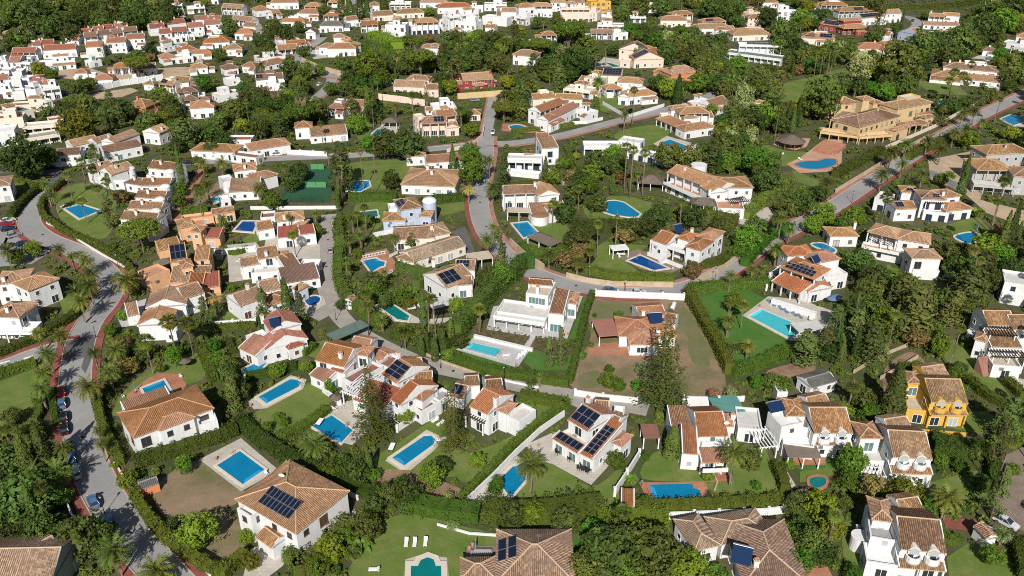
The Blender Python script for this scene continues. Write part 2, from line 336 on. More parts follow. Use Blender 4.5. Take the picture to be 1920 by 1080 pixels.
SHORT = {'house with weathered brown roof at the lower left corner': 'lower left corner house',
 'white house with two rows of black panels': 'white house with double panel row',
 'white house with red hipped roof over brick terrace': 'house over the brick terrace',
 'white house with brown roof and conservatory by the lane': 'white conservatory house',
 'white house with dark pergola on long lawn': 'white dark-pergola house',
 'white house with many roof panels and pale terrace': 'many-panelled white house',
 'white house with long terracotta roof and green carport': 'white green-carport house',
 'house with sprawling brown hips and tilted blue collector': 'house with tilted blue collector',
 'white flat-roofed modern villa with grey pool deck': 'white modern grey-deck villa',
 'single-storey white house with orange hips on dry plot': 'orange-roofed dry-plot house',
 'white house with red gables and garden hedge': 'white red-gabled house',
 'white gabled house with pale patio by the road bend': 'white gabled road-bend house',
 'peach villa with dark panels and red awnings': 'peach villa with dark panels',
 'peach villa with red lean-to and low pavilion': 'peach villa with red lean-to',
 'white clustered townhouse with tan hips and long chimney': 'tan-hipped clustered townhouse',
 'white clustered townhouse with red lean-to roof': 'red lean-to clustered townhouse',
 'white clustered townhouse with dark flat lean-to': 'dark lean-to clustered townhouse',
 'large white house at the left edge above the junction': 'large white junction house',
 'pale blue-shaded house at the left edge above the car park': 'house above the car park',
 'white terraced villa with carport and small aqua pool': 'villa with small aqua pool',
 'broad single-storey villa with huge hipped tan roof': 'broad villa with huge hip',
 'white gabled house with three dark panel fields': 'white three-panel-field house',
 'grand white villa with sweeping roof and balconies': 'grand sweeping-roofed white villa',
 'white arcaded villa with stair down to the pool': 'white arcaded villa',
 'white two-tier villa with brown hips above palm group': 'brown two-tier villa',
 'modern white villa with glass and rooftop garden': 'modern rooftop-garden villa',
 'long white villa with shaded loggia and twin panels': 'white twin-panel loggia villa',
 'long white villa with pergola and bay walls': 'long bay-walled villa',
 'white villa with pergolas and long outside stair': 'white outside-stair villa',
 'white villa cut by the right edge above the slope': 'white villa at right edge',
 'white house with flat roof above the umbrella pine': 'white flat-roofed pine house',
 'white villa with terraced tan roofs and carport': 'terraced tan-roofed villa',
 'cream villa behind the tall pine at the top': 'cream villa behind tall pine',
 'low villa with single wide tan hip roof': 'low single-hip villa',
 'white villas in a row beside the cul-de-sac': 'cul-de-sac villas',
 'white house with dish above the tan road wall': 'white house above tan wall',
 'pale blue gable house under the big conifer': 'pale blue gable house',
 'white house at the right edge above the pools': 'right-edge house above pools',
 'hillside villa with teal windows and twin towers': 'twin-towered hillside villa',
 'white house with low red gable on the road bend': 'low red-gabled bend house',
 'white flat-roofed mansion left of the blue-framed one': 'white flat-roofed mansion',
 'tall white stacked villa with three storeys of glass': 'tall white stacked villa',
 'brick red house with tan roof and chimney': 'brick red house',
 'white flat-roofed house by the curved road wall': 'house by curved road wall',
 'white house with rust roof under the twin pines': 'rust-roofed white house',
 'white low villa with flat parapets by the lawn': 'low white parapet villa',
 'white house with orange hip by the long wall': 'orange-hipped long-wall house',
 'low sheds with red and grey flat roofs': 'low red and grey sheds',
 'white block at the left edge behind the banyan': 'white left-edge block',
 'tallest white stepped townhouse beside the thin cypress': 'tallest stepped townhouse',
 'lowest white stepped townhouse above the umbrella pine': 'lowest stepped townhouse',
 'white twin-dormer villa with canvas-shaded dining patio': 'twin-dormer canvas-patio villa',
 'white twin-dormer villa behind the pink-flowering shrub': 'twin-dormer pink-shrub villa',
 'white twin-dormer villa with blue-shaded round tower': 'twin-dormer round-tower villa'}
# ------------------------------------------------------------------ building kit
WINC = {}
GLASSP = m_plain('pale_blind', (0.38, 0.40, 0.40), 0.4)
def winmesh(wd, hh, frame, glass, arch=False):
    key = (round(wd, 2), round(hh, 2), frame.name, glass.name)
    if key in WINC: return WINC[key]
    mb = MB(); t = 0.09; h = wd / 2
    mb.abox(-h, -h + t, -0.07, 0.05, 0, hh); mb.abox(h - t, h, -0.07, 0.05, 0, hh)
    mb.abox(-h + t, h - t, -0.07, 0.05, hh - t, hh); mb.abox(-h - 0.06, h + 0.06, -0.14, 0.05, -0.07, 0.0)
    n = max(1, round(wd / 0.9))
    for k in range(1, n): x = -h + wd * k / n; mb.abox(x - 0.04, x + 0.04, -0.06, 0.05, 0, hh - t)
    fr = mb.mesh('window_frame', frame)
    mb = MB(); mb.abox(-h + t, h - t, -0.025, 0.05, 0.0, hh - t); pn = mb.mesh('window_pane', glass)
    WINC[key] = (fr, pn); return WINC[key]
def window(root, p, ang, wd, hh, frame=None, glass=None, name='window'):
    fr, pn = winmesh(wd, hh, frame or FRAMEW, glass or GLASS)
    f = ob(name, fr, root, p - root.location, None, ang); ob('pane', pn, f)
    return f
def roofplane(mb, E, ex, n, L, lim, tanp, ribs, z0):
    """E eave corner, ex along eave, n horizontal direction up the slope, lim(u) plan depth"""
    cs = math.sqrt(1 + tanp * tanp)
    if ribs:
        per = 0.34; N = max(2, int(L / per)); per = L / N
        us = []; hs = []
        for k in range(N):
            for t, a in ((0.0, 0.0), (0.16, 0.10), (0.50, 0.10), (0.66, 0.0)): us.append((k + t) * per); hs.append(a)
        us.append(L); hs.append(0.0)
    else:
        us = sorted(set([0.0, L] + [u for u in (L * k / 8 for k in range(1, 8))] + [x for x in getattr(lim, 'brk', []) if 0 < x < L])); hs = [0.0] * len(us)
    prev = None
    for u, a in zip(us, hs):
        v = max(lim(u), 0.0)
        lo = E + ex * u + Vector((0, 0, z0 + a)); hi = E + ex * u + n * v + Vector((0, 0, z0 + v * tanp + min(a, v)))
        cur = (lo, hi, u, v)
        if prev:
            mb.face([prev[0], lo, hi, prev[1]], 0, [(prev[2], 0), (u, 0), (u, v * cs), (prev[2], prev[3] * cs)])
            dn = Vector((0, 0, -0.22 - a)); mb.face([prev[0] + Vector((0, 0, -0.22)), lo + dn + Vector((0, 0, a)), lo, prev[0]], 1)
        prev = cur
def caps(segs, r=0.16):
    mb = MB()
    for a, b in segs:
        if (b - a).length > 0.3: mb.tube(a, b, r, r, 6)
    return mb
class House:
    def __init__(s, nick, wall='w', roof='b', land=True, frame=None, cat='house', group=None):
        s.nick, s.wall, s.roof, s.frame, s.land, s.cat, s.group = nick, wall, roof, frame, land, cat, group
        s.root = None; s.B = []
    def start(s, p):
        if s.root is None:
            s.root = ob('house', None, None, (p[0], p[1], 0)); s.root.empty_display_size = 0.5
            tag(s.root, s.nick, s.cat, s.group)
            if s.land: LAND.append((SHORT.get(s.nick, s.nick), Vector((p[0], p[1], 0))))
    def add(s, x1, y1, x2, y2, D, h, roof='H', pitch=21, win=1, rc=None, wc=None, base=0.0, ch=(), so=(), name=None, glass=None, ov=0.35, dish=(), dorm=(), fr=None, ver=None, gl=()):
        extra = isinstance(x1, Vector)
        if extra: A, Bp = x1.copy(), y1.copy(); y1 = y2 = PX(A)[1]
        else: A = G(x1, y1, h); Bp = G(x2, y2, h); A.z = Bp.z = 0
        ex = (Bp - A); L = ex.length; ex.normalize(); ey = Vector((-ex.y, ex.x, 0))
        if ey.y < 0 and abs(ey.y) > 0.05: pass
        s.start(A + ex * L / 2 + ey * D / 2)
        O = s.root.location.copy(); R = s.root
        rc = rc or s.roof; wc = wc or s.wall
        ribs = SC((y1 + y2) / 2) > 4.3
        tanp = math.tan(math.radians(pitch)); m = min(L, D) / 2
        loc = lambda u, v, z: A + ex * u + ey * v + Vector((0, 0, z)) - O
        frame = fr or s.frame or FRAMEW
        if ver is None: ver = 1.9 if (win and roof in 'HGF' and SC((y1 + y2) / 2) < 4.6 and D > 6 and random.random() < .3) else 0.0
        # silhouettes for the growth mask
        top = h + (tanp * (D / 2 if roof == 'G' else m if roof == 'H' else L / 2 if roof == 'g' else D if roof == 'S' else 0.3))
        pts = [PX(loc(u, v, z) + O) for u in (0, L) for v in (0, D) for z in (base, h)] + [PX(loc(L / 2, D / 2, top) + O)]
        MASKP.append(hull(pts))
        def zof(u, v):
            if roof == 'H': return h + tanp * max(0, min(u, L - u, v, D - v))
            if roof == 'G': return h + tanp * min(v, D - v)
            if roof == 'g': return h + tanp * min(u, L - u)
            if roof == 'S': return h + tanp * v
            if roof == 's': return h - tanp * v
            return h
        if roof in 'PTC':      # open structures on posts
            mb = MB(); nx = max(1, round(L / 4)); mb.box(-ex * 0.11 - ey * 0.11, ex * 0.22, ey * 0.22, Vector((0, 0, h - base)))
            pm = mb.mesh('post', WHITEP if wc == 'w' else WOODD if wc == 'n' else wallm(wc))
            for k in range(nx + 1):
                for v in (0.25, D - 0.25): ob('post', pm, R, loc(0.2 + (L - 0.4) * k / nx, v, base))
            if roof == 'P':
                sm = {'w': WHITEP, 'k': WOODD}.get(rc, WOODD)
                for v in (0.25, D - 0.25):
                    mb = MB(); mb.box(loc(-0.3, v - 0.08, h), ex * (L + 0.6), ey * 0.16, Vector((0, 0, 0.2))); ob('beam', mb.mesh('beam', sm), R)
                mb = MB(); mb.box((-0.07, 0, 0), (0.16, 0, 0), (0, D + 0.8, 0), (0, 0, 0.16)); sl = mb.mesh('slat', sm)
                n = max(3, int(L / 0.62)); a = math.atan2(ey.y, ex.y) if False else math.atan2(-ey.x, ey.y)
                for k in range(n + 1): ob('slat', sl, R, loc(L * k / n, -0.4, h + 0.2), None, a)
            elif roof == 'C':
                mb = MB(); mb.box(loc(0, 0, h), ex * L, ey * D, Vector((0, 0, 0.2))); ob('roof', mb.mesh('roof', flatm(rc)), R)
            else:
                mb = MB()
                for E, e, n, LL, DD in ((loc(0, 0, 0), ex, ey, L, D), (loc(L, 0, 0), ey, -ex, D, L), (loc(L, D, 0), -ex, -ey, L, D), (loc(0, D, 0), -ey, ex, D, L)):
                    lim = lambda u, LL=LL: min(u, LL - u, m); lim.brk = [m, LL - m]
                    roofplane(mb, E, e, n, LL, lim, math.tan(math.radians(28)), False, h)
                ob('roof', mb.mesh('roof', THATCH), R)
            s.B.append((A, ex, ey, L, D, h, zof)); return s
        # walls
        i = 0.0 if roof == 'F' else ov
        ie = 0.0 if roof in 'FGS' else ov
        iy = 0.0 if roof in 'Fg' else ov
        wm = wallm(wc); mb = MB()
        c = [loc(ie, iy + ver, 0), loc(L - ie, iy + ver, 0), loc(L - ie, D - iy, 0), loc(ie, D - iy, 0)]
        Z = lambda z: Vector((0, 0, z))
        hb = [h, h, h, h]
        if roof == 'S': hb = [h + tanp * ov, h + tanp * ov, zof(0, D - ov), zof(0, D - ov)]
        for k in range(4):
            a, b = c[k], c[(k + 1) % 4]; mb.face([a + Z(base), b + Z(base), b + Z(hb[(k + 1) % 4]), a + Z(hb[k])])
        if roof == 'F':
            t = 0.28
            if ver: c = [loc(0, 0, 0), loc(L, 0, 0), c[2], c[3]]; mb.box(loc(0, 0, h - .95), ex * L, ey * .28, Vector((0, 0, .93))); mb.box(loc(0, .28, h - .95), ex * .25, ey * ver, Z(.93)); mb.box(loc(L - .25, .28, h - .95), ex * .25, ey * ver, Z(.93))
            inn = [loc(t, t, h), loc(L - t, t, h), loc(L - t, D - t, h), loc(t, D - t, h)]
            for k in range(4):
                a, b, q, r = c[k] + Z(h), c[(k + 1) % 4] + Z(h), inn[(k + 1) % 4], inn[k]
                mb.face([a, b, q, r]); mb.face([r, q, q - Z(0.75), r - Z(0.75)])
        elif roof in 'Gg':       # white gable upstands, proud of the tiles
            t = 0.22; up = 0.14
            for side in (0, 1):
                if roof == 'G':
                    u0 = 0.0 if side == 0 else L - t
                    prof = [(0.0, h - 0.25), (D / 2, h + tanp * D / 2), (D, h - 0.25)]
                    lo = [loc(u0, v, z + up) for v, z in prof]; d = ex * t
                else:
                    v0 = 0.0 if side == 0 else D - t
                    prof = [(0.0, h - 0.25), (L / 2, h + tanp * L / 2), (L, h - 0.25)]
                    lo = [loc(u, v0, z + up) for u, z in prof]; d = ey * t
                base3 = [lo[0] - Z(0.3), lo[2] - Z(0.3)]
                ring = [base3[0], base3[1], lo[2], lo[1], lo[0]]
                mb.face(ring); mb.face([p + d for p in ring][::-1])
                for k in range(5): a, b = ring[k], ring[(k + 1) % 5]; mb.face([a, a + d, b + d, b])
        elif roof == 'S':
            t = 0.22
            for u0 in (0.0, L - t):
                q = [loc(u0, 0, h - 0.2), loc(u0, D, zof(0, D) - 0.3), loc(u0, D, zof(0, D) + 0.14), loc(u0, 0, h + 0.14)]
                mb.face(q); mb.face([p + ex * t for p in q][::-1])
                for k in range(4): a, b = q[k], q[(k + 1) % 4]; mb.face([a, a + ex * t, b + ex * t, b])
        ob('wall', mb.mesh('wall', wm), R)
        # roof
        if roof == 'F':
            mb = MB(); mb.face([loc(0.28, 0.28, h - 0.7), loc(L - 0.28, 0.28, h - 0.7), loc(L - 0.28, D - 0.28, h - 0.7), loc(0.28, D - 0.28, h - 0.7)])
            rf = ob('roof', mb.mesh('roof', flatm(rc if rc in FLATC and rc not in 'bo' else 'l')), R)
        else:
            mb = MB(); segs = []
            if roof == 'H':
                for E, e, n, LL in ((loc(0, 0, 0), ex, ey, L), (loc(L, 0, 0), ey, -ex, D), (loc(L, D, 0), -ex, -ey, L), (loc(0, D, 0), -ey, ex, D)):
                    lim = lambda u, LL=LL: min(u, LL - u, m); lim.brk = [m, LL - m]
                    roofplane(mb, E, e, n, LL, lim, tanp, ribs, h)
                zt = h + tanp * m + 0.05
                r1, r2 = (loc(m, D / 2, zt), loc(L - m, D / 2, zt)) if L >= D else (loc(L / 2, m, zt), loc(L / 2, D - m, zt))
                segs = [(loc(0, 0, h + .05), r1), (r1, r2)]
                segs += [(loc(L, 0, h + .05), r2 if L >= D else r1), (loc(L, D, h + .05), r2), (loc(0, D, h + .05), r1 if L >= D else r2)]
            elif roof == 'G':
                lim = lambda u: D / 2
                roofplane(mb, loc(0, 0, 0), ex, ey, L, lim, tanp, ribs, h); roofplane(mb, loc(L, D, 0), -ex, -ey, L, lim, tanp, ribs, h)
                segs = [(loc(0, D / 2, zof(0, D / 2) + .06), loc(L, D / 2, zof(0, D / 2) + .06))]
            elif roof == 'g':
                lim = lambda u: L / 2
                roofplane(mb, loc(L, 0, 0), ey, -ex, D, lim, tanp, ribs, h); roofplane(mb, loc(0, D, 0), -ey, ex, D, lim, tanp, ribs, h)
                segs = [(loc(L / 2, 0, zof(L / 2, 0) + .06), loc(L / 2, D, zof(L / 2, 0) + .06))]
            elif roof == 'S':
                lim = lambda u: D
                roofplane(mb, loc(0, 0, 0), ex, ey, L, lim, tanp, ribs, h)
            plain = rc in ('R', 'M', 'N')
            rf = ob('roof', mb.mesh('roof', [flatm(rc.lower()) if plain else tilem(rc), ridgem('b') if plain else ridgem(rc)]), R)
            if segs and not plain: ob('ridge_cap', caps(segs, 0.15 if ribs else 0.22).mesh('ridge_cap', ridgem(rc)), rf)
        for (fu, fv) in ch: s.chimney(A, ex, ey, fu * L, fv * D, zof(fu * L, fv * D), wc)
        for q in so: s.solar(A, ex, ey, L, D, zof, *q)
        for (fu, fv) in dish: s.dish(A + ex * fu * L + ey * fv * D, zof(fu * L, fv * D))
        for fu in dorm: s.dormer(A, ex, ey, fu * L, D, h, zof)
        if ver:                                    # veranda posts
            n_ = max(1, round(L / 3.6)); pb = MB(); pb.box(-ex * .16 - ey * .16, ex * .32, ey * .32, Z(h - base - (.9 if roof == 'F' else .05))); pmz = pb.mesh('veranda_post', wm)
            for k in range(n_ + 1): ob('veranda_post', pmz, R, loc(.2 + (L - .4) * k / n_, .2 + (0 if roof == 'F' else ov), base))
            if roof != 'F': bb = MB(); bb.box(loc(0.05, ov, h - .45), ex * (L - .1), ey * .3, Z(.42)); ob('veranda_beam', bb.mesh('veranda_beam', wm), R)
        if gl or ver:
            a_, b_ = loc(ie, iy + ver, 0) + O, loc(L - ie, iy + ver, 0) + O; ang_ = math.atan2(ex.y, ex.x)
            for (fu, wd_, zz_, hh_) in (gl or [((k + .5) / max(1, int(L / 3.4)), 2.3, base + .1, 2.15) for k in range(max(1, int(L / 3.4)))]):
                window(R, a_ + (b_ - a_) * fu + Vector((0, 0, zz_)), ang_, wd_, hh_, frame, glass or GLASS, 'glazed_door')
        if win and ribs and roof in 'HG' and L > 6 and random.random() < .35:
            t_ = MB(); q_ = loc(L * random.uniform(.3, .7), D * .5, zof(L * .5, D * .5) - .3); t_.tube(q_, q_ + Z(2.6), .03, .025, 5)
            for z_ in (2.0, 2.25, 2.5): t_.tube(q_ + Z(z_) - ex * .5, q_ + Z(z_) + ex * .5, .015, .015, 4)
            ob('aerial', t_.mesh('aerial', ALU), R)
        if win and ribs and roof in 'HGF' and L > 5 and random.random() < .4:
            t_ = MB(); t_.box(loc(L * random.uniform(.1, .3), iy + ver - .38, base + 2.3), ex * .85, ey * .36, Z(.6)); ob('air_conditioner', t_.mesh('air_conditioner', ALU), R)
        # windows on the walls one can see
        if win:
            cc = Vector((0, 0, 0))
            walls = ([] if (gl or ver) else [(c[0] + O, c[1] + O, iy)]) + [(c[1] + O, c[2] + O, ie), (c[3] + O, c[0] + O, ie)]
            st = max(1, int(round((h - base) / 3.0)))
            for (a, b, _) in walls:
                d = (b - a); l = d.length; d.normalize(); nrm = Vector((d.y, -d.x, 0))
                if nrm.dot(cc - a) < 8 or l < 2.2: continue
                ang = math.atan2(d.y, d.x)
                nb = max(1, int(l / 3.3))
                for f in range(st):
                    zb = base + f * 3.0
                    for k in range(nb):
                        r = random.random()
                        if r < 0.12: continue
                        big = (f == 0 and r > 0.55) or (f > 0 and r > 0.75)
                        wd, hh, zz = (1.9, 2.1, zb + 0.08) if big else (1.15, 1.2, zb + 0.95)
                        if wd > l / nb - 0.3: wd = 0.9
                        if zz + hh > h - 0.15: continue
                        p = a + d * (l * (k + 0.5) / nb) + Vector((0, 0, zz))
                        window(R, p, ang, wd, hh, frame, glass or random.choice((GLASS, GLASS, GLASS, GLASS, GLASSG, GLASSP, SHUT)), 'glazed_door' if big else 'window')
        s.B.append((A, ex, ey, L, D, h, zof))
        if not extra and win and glass is None and roof in 'HGF' and SC(y1) < 4.4 and L > 6:        # lean-tos, porches and terraces that break up the far houses
            r = random.random(); Z0 = Vector((0, 0, 0))
            if r < 0.45:
                w_ = L * random.uniform(.35, .6); u0 = random.choice((0.0, L - w_)); d_ = random.uniform(1.8, 3.0)
                s.add(A + ex * u0 - ey * (d_ - .3), A + ex * (u0 + w_) - ey * (d_ - .3), 0, 0, d_, min(h * .62, 3.0), random.choice('SSF'), 16, rc=None, win=1)
            if random.random() < 0.4:
                w_ = random.uniform(2.5, 4.0); u0 = random.choice((-w_ + .3, L - .3)); s.add(A + ex * u0 + ey * D * .2, A + ex * (u0 + w_) + ey * D * .2, 0, 0, D * .6, h * .66, random.choice('FGS'), 16, win=1)
            if roof == 'F' or random.random() < .3:
                w_ = L * .4; u0 = L * random.uniform(.1, .5); s.add(A + ex * u0 + ey * D * .4, A + ex * (u0 + w_) + ey * D * .4, 0, 0, D * .5, h + 2.4, random.choice('HF'), 18, win=1)
        return s
    def chimney(s, A, ex, ey, u, v, z, wc):
        mb = MB(); O = s.root.location; p = A + ex * (u - 0.4) + ey * (v - 0.3) - O
        mb.box(p + Vector((0, 0, z - 0.8)), ex * 0.8, ey * 0.6, Vector((0, 0, 2.0)))
        mb.box(p + Vector((0, 0, z + 1.2)) - ex * 0.08 - ey * 0.08, ex * 0.96, ey * 0.76, Vector((0, 0, 0.12)))
        c = ob('chimney', mb.mesh('chimney', wallm(wc)), s.root)
        mb = MB()
        for k in (0, 1): mb.box(p + ex * (0.08 + 0.4 * k) + Vector((0, 0, z + 1.32)), ex * 0.22, ey * 0.6, Vector((0, 0, 0.28)))
        mb.box(p + Vector((0, 0, z + 1.60)), ex * 0.8, ey * 0.6, Vector((0, 0, 0.1)))
        ob('chimney_pot', mb.mesh('chimney_pot', ridgem('o')), c)
    def solar(s, A, ex, ey, L, D, zof, u0, u1, v0, v1, nc, nr, kind='p'):
        O = s.root.location
        du, dv = (u1 - u0) * L / nc, (v1 - v0) * D / nr
        P0 = lambda u, v: A + ex * u + ey * v + Vector((0, 0, zof(u, v) + 0.22)) - O
        uu, vv = u0 * L, v0 * D
        o = P0(uu, vv); e1 = P0(uu + du, vv) - o; e2 = P0(uu, vv + dv) - o; n = e1.cross(e2).normalized()
        mb = MB(); g = 0.035
        a = e1 - e1.normalized() * 2 * g; b = e2 - e2.normalized() * 2 * g; q = e1.normalized() * g + e2.normalized() * g
        mb.box(q, a, b, n * 0.05); me = mb.mesh('solar_panel', [ALU if kind == 'p' else SOLARB])
        mc = MB(); t = 0.05; ia = a - a.normalized() * 2 * t; ib = b - b.normalized() * 2 * t
        mc.box(q + a.normalized() * t + b.normalized() * t + n * 0.03, ia, ib, n * 0.03); mc2 = mc.mesh('solar_cells', SOLAR if kind == 'p' else SOLARB)
        for i in range(nc):
            for j in range(nr):
                p = ob('solar_panel', me, s.root, P0(uu + i * du, vv + j * dv)); ob('solar_cells', mc2, p)
    def collector(s, px, py, z, wd=2.2, hh=2.0, az=0.0, tilt=42):
        O = s.root.location; p = G(px, py, z) - O
        mb = MB(); mb.abox(-wd / 2, wd / 2, -0.05, 0.05, 0, hh); me = mb.mesh('solar_collector', SOLARB)
        o = ob('solar_collector', me, s.root, p); o.rotation_euler = (math.radians(tilt - 90), 0, az)
        mb = MB(); mb.tube((-wd / 2, 0.2, hh), (wd / 2, 0.2, hh), 0.28, 0.28, 8)
        for x in (-wd / 2 + .1, wd / 2 - .1): mb.tube((x, 0.15, -0.3), (x, 0.2, hh), 0.05, 0.05, 5)
        ob('tank', mb.mesh('tank', ALU), o)
    def dish(s, p, z):
        mb = MB(); n = 12; prev = None
        for k in range(4):
            r = 0.62 * k / 3; y = 0.35 * (r / 0.62) ** 2
            ring = [(r * math.cos(2 * math.pi * a / n), -y, 1.0 + r * math.sin(2 * math.pi * a / n)) for a in range(n)]
            if prev:
                for a in range(n): mb.face([prev[a], prev[(a + 1) % n], ring[(a + 1) % n], ring[a]])
            prev = ring
        mb.tube((0, 0.1, -0.4), (0, 0.05, 1.0), 0.05, 0.05, 5)
        o = ob('satellite_dish', mb.mesh('satellite_dish', FABRIC), s.root, p + Vector((0, 0, z)) - s.root.location); o.rotation_euler = (0.4, 0, random.uniform(-.6, .6))
    def dormer(s, A, ex, ey, u, D, h, zof):
        """round-headed dormer with a pale hood and curved balcony breaking the eave"""
        O = s.root.location; r = 1.0; p = A + ex * u - O
        a = math.atan2(ex.y, ex.x)
        mb = MB(); n = 8
        ring = [(-r, 0)] + [(-r * math.cos(math.pi * k / n), 0.6 + r * math.sin(math.pi * k / n)) for k in range(n + 1)] + [(r, 0)]
        f = [Vector((x, 0, h - 0.9 + z)) for x, z in ring]; b = [Vector((x * .35, 1.35, h + 0.62 + (z - 1.6) * .2)) for x, z in ring]
        mb.face(f)
        for k in range(len(f) - 1): mb.face([f[k], f[k + 1], b[k + 1], b[k]])
        d = ob('dormer', mb.mesh('dormer', wallm('c' if s.wall == 'w' else s.wall)), s.root, p, None, a)
        mb = MB(); q = [Vector((x * 0.78, -0.04, h - 0.9 + 0.05 + z * 0.86)) for x, z in ring]; mb.face(q); ob('pane', mb.mesh('dormer_pane', GLASSP), d)
        mb = MB()
        for k in range(7):
            a0, a1 = math.pi * (1 + k / 7), math.pi * (1 + (k + 1) / 7)
            pp = [(1.25 * math.cos(t), 1.1 * math.sin(t)) for t in (a0, a1)]; pi = [(1.0 * math.cos(t), 0.86 * math.sin(t)) for t in (a0, a1)]
            mb.prism([pp[0], pp[1], pi[1], pi[0]], h - 2.1, h - 0.95)
        mb.prism([(1.25 * math.cos(math.pi * (1 + k / 7)), 1.1 * math.sin(math.pi * (1 + k / 7))) for k in range(8)], h - 2.2, h - 2.0)
        ob('balcony', mb.mesh('balcony', wallm(s.wall)), s.root, p, None, a)
    def cyl(s, px, py, r, h, dome=0.0, wc=None, base=0.0, n=20, rc=None):
        p = G(px, py, h); p.z = 0; s.start(p); O = s.root.location; mb = MB()
        ring = [(p.x - O.x + r * math.cos(2 * math.pi * k / n), p.y - O.y + r * math.sin(2 * math.pi * k / n)) for k in range(n)]
        mb.prism(ring, base, h); 
        MASKP.append(hull([PX((p.x + r * a, p.y + r * b, z)) for a in (-1, 1) for b in (-1, 1) for z in (0, h)]))
        o = ob('round_tower', mb.mesh('round_tower', wallm(wc or s.wall)), s.root)
        if dome:
            mb = MB(); prev = None
            for k in range(6):
                t = k / 5 * math.pi / 2; rr = (r + 0.12) * math.cos(t); z = h + dome * math.sin(t)
                cur = [(p.x - O.x + rr * math.cos(2 * math.pi * a / n), p.y - O.y + rr * math.sin(2 * math.pi * a / n), z) for a in range(n)]
                if prev:
                    for a in range(n): mb.face([prev[a], prev[(a + 1) % n], cur[(a + 1) % n], cur[a]])
                prev = cur
            ob('dome', mb.mesh('dome', tilem(rc) if rc else wallm('w')), s.root)
        return s
    def rail(s, x1, y1, x2, y2, z, hh=1.0, solid=True, mat=None):
        a, b = G(x1, y1, z + hh), G(x2, y2, z + hh); O = s.root.location; a.z = b.z = z
        d = (b - a).normalized(); n = Vector((-d.y, d.x, 0)); mb = MB()
        if solid: mb.box(a - O, b - a, n * 0.2, Vector((0, 0, hh)))
        else:
            L = (b - a).length; k = max(2, int(L / 0.45))
            mb.box(a - O + Vector((0, 0, hh - .12)), b - a, n * 0.16, Vector((0, 0, 0.12))); mb.box(a - O, b - a, n * 0.16, Vector((0, 0, 0.1)))
            for i in range(k + 1): mb.box(a - O + d * (L - .12) * i / k, d * 0.12, n * 0.14, Vector((0, 0, hh - .1)))
        ob('balustrade', mb.mesh('balustrade', mat or wallm('w')), s.root); return s
    def slab(s, pts, z, mat, thick=0.3):
        P = [G(x, y, z) for x, y in pts]; s.start(P[0]); O = s.root.location
        MASKP.append(pts)
        sheet('terrace', [(p.x - O.x, p.y - O.y) for p in P], z, mat, s.root, thick); return s
    def steps(s, x1, y1, x2, y2, w, z0, z1, mat):
        a, b = G(x1, y1, z0), G(x2, y2, z1); a.z = b.z = 0; O = s.root.location
        d = b - a; n = Vector((-d.y, d.x, 0)).normalized(); k = max(3, int((z1 - z0) / 0.17)); mb = MB(); me = None
        for i in range(k):
            st = MB(); st.box(a - O + d * i / k - n * w / 2, d / k, n * w, Vector((0, 0, z0 + (z1 - z0) * (i + 1) / k))); ob('step', st.mesh('step', mat), s.root)
        return s
    def awning(s, x1, y1, x2, y2, z, dep, mat):
        a, b = G(x1, y1, z), G(x2, y2, z); O = s.root.location; d = (b - a); n = Vector((d.y, -d.x, 0)).normalized(); mb = MB()
        mb.box(a - O, d, n * dep - Vector((0, 0, dep * 0.35)), Vector((0, 0, 0.06))); ob('awning', mb.mesh('awning', mat), s.root); return s
def hull(pts):
    pts = sorted(set((round(a, 2), round(b, 2)) for a, b in pts))
    def half(ps):
        h = []
        for p in ps:
            while len(h) > 1 and (h[-1][0] - h[-2][0]) * (p[1] - h[-2][1]) - (h[-1][1] - h[-2][1]) * (p[0] - h[-2][0]) <= 0: h.pop()
            h.append(p)
        return h[:-1]
    return half(pts) + half(pts[::-1])

# ------------------------------------------------------------------ ground sheets, roads, walls, hedges, pools
ZL = [0.02]
def zup(): ZL[0] += 0.0007; return ZL[0]
def area(name, pts, mat, sm=False, kind='structure', z=None, mask=True):
    p = smooth(pts) if sm else pts
    if mask: MASKP.append(p)
    g = [G(x, y) for x, y in p]
    o = sheet(name, [(a.x, a.y) for a in g], z or zup(), mat)
    tag(o, None, None, None, kind); return o
def ribbon(line, width, z, mat, name, kerb=0.0, sm=True, off=0.0, mask=True):
    g = [G(x, y) for x, y in line]; P = [(a.x, a.y) for a in g]
    if sm: P = smooth(P, 5, False)
    if off: P = offset(P, off, False)
    Lf = offset(P, -width / 2, False); Rt = offset(P, width / 2, False); mb = MB()
    for k in range(len(P) - 1):
        mb.face([(*Rt[k], z), (*Rt[k + 1], z), (*Lf[k + 1], z), (*Lf[k], z)])
        if kerb:
            for E in (Lf, Rt): mb.face([(*E[k], z - kerb), (*E[k + 1], z - kerb), (*E[k + 1], z), (*E[k], z)], 0)
    if mask:
        for k in range(len(P) - 1): MASKP.append([PX((*q, 0)) for q in (Rt[k], Rt[k + 1], Lf[k + 1], Lf[k])])
    return tag(ob(name, mb.mesh(name, mat)), kind='structure')
def road(line, width, mat=None, left=None, right=None, name='road', pw=1.7):
    ribbon(line, width, zup() + 0.02, mat or ASPH, name)
    for side, m in ((-1, left), (1, right)):
        if m:
            ribbon(line, 0.22, 0.17, KERB, 'kerb', 0.15, True, side * (width / 2 + 0.11))
            ribbon(line, pw, 0.164, m, 'pavement', 0.15, True, side * (width / 2 + 0.22 + pw / 2))
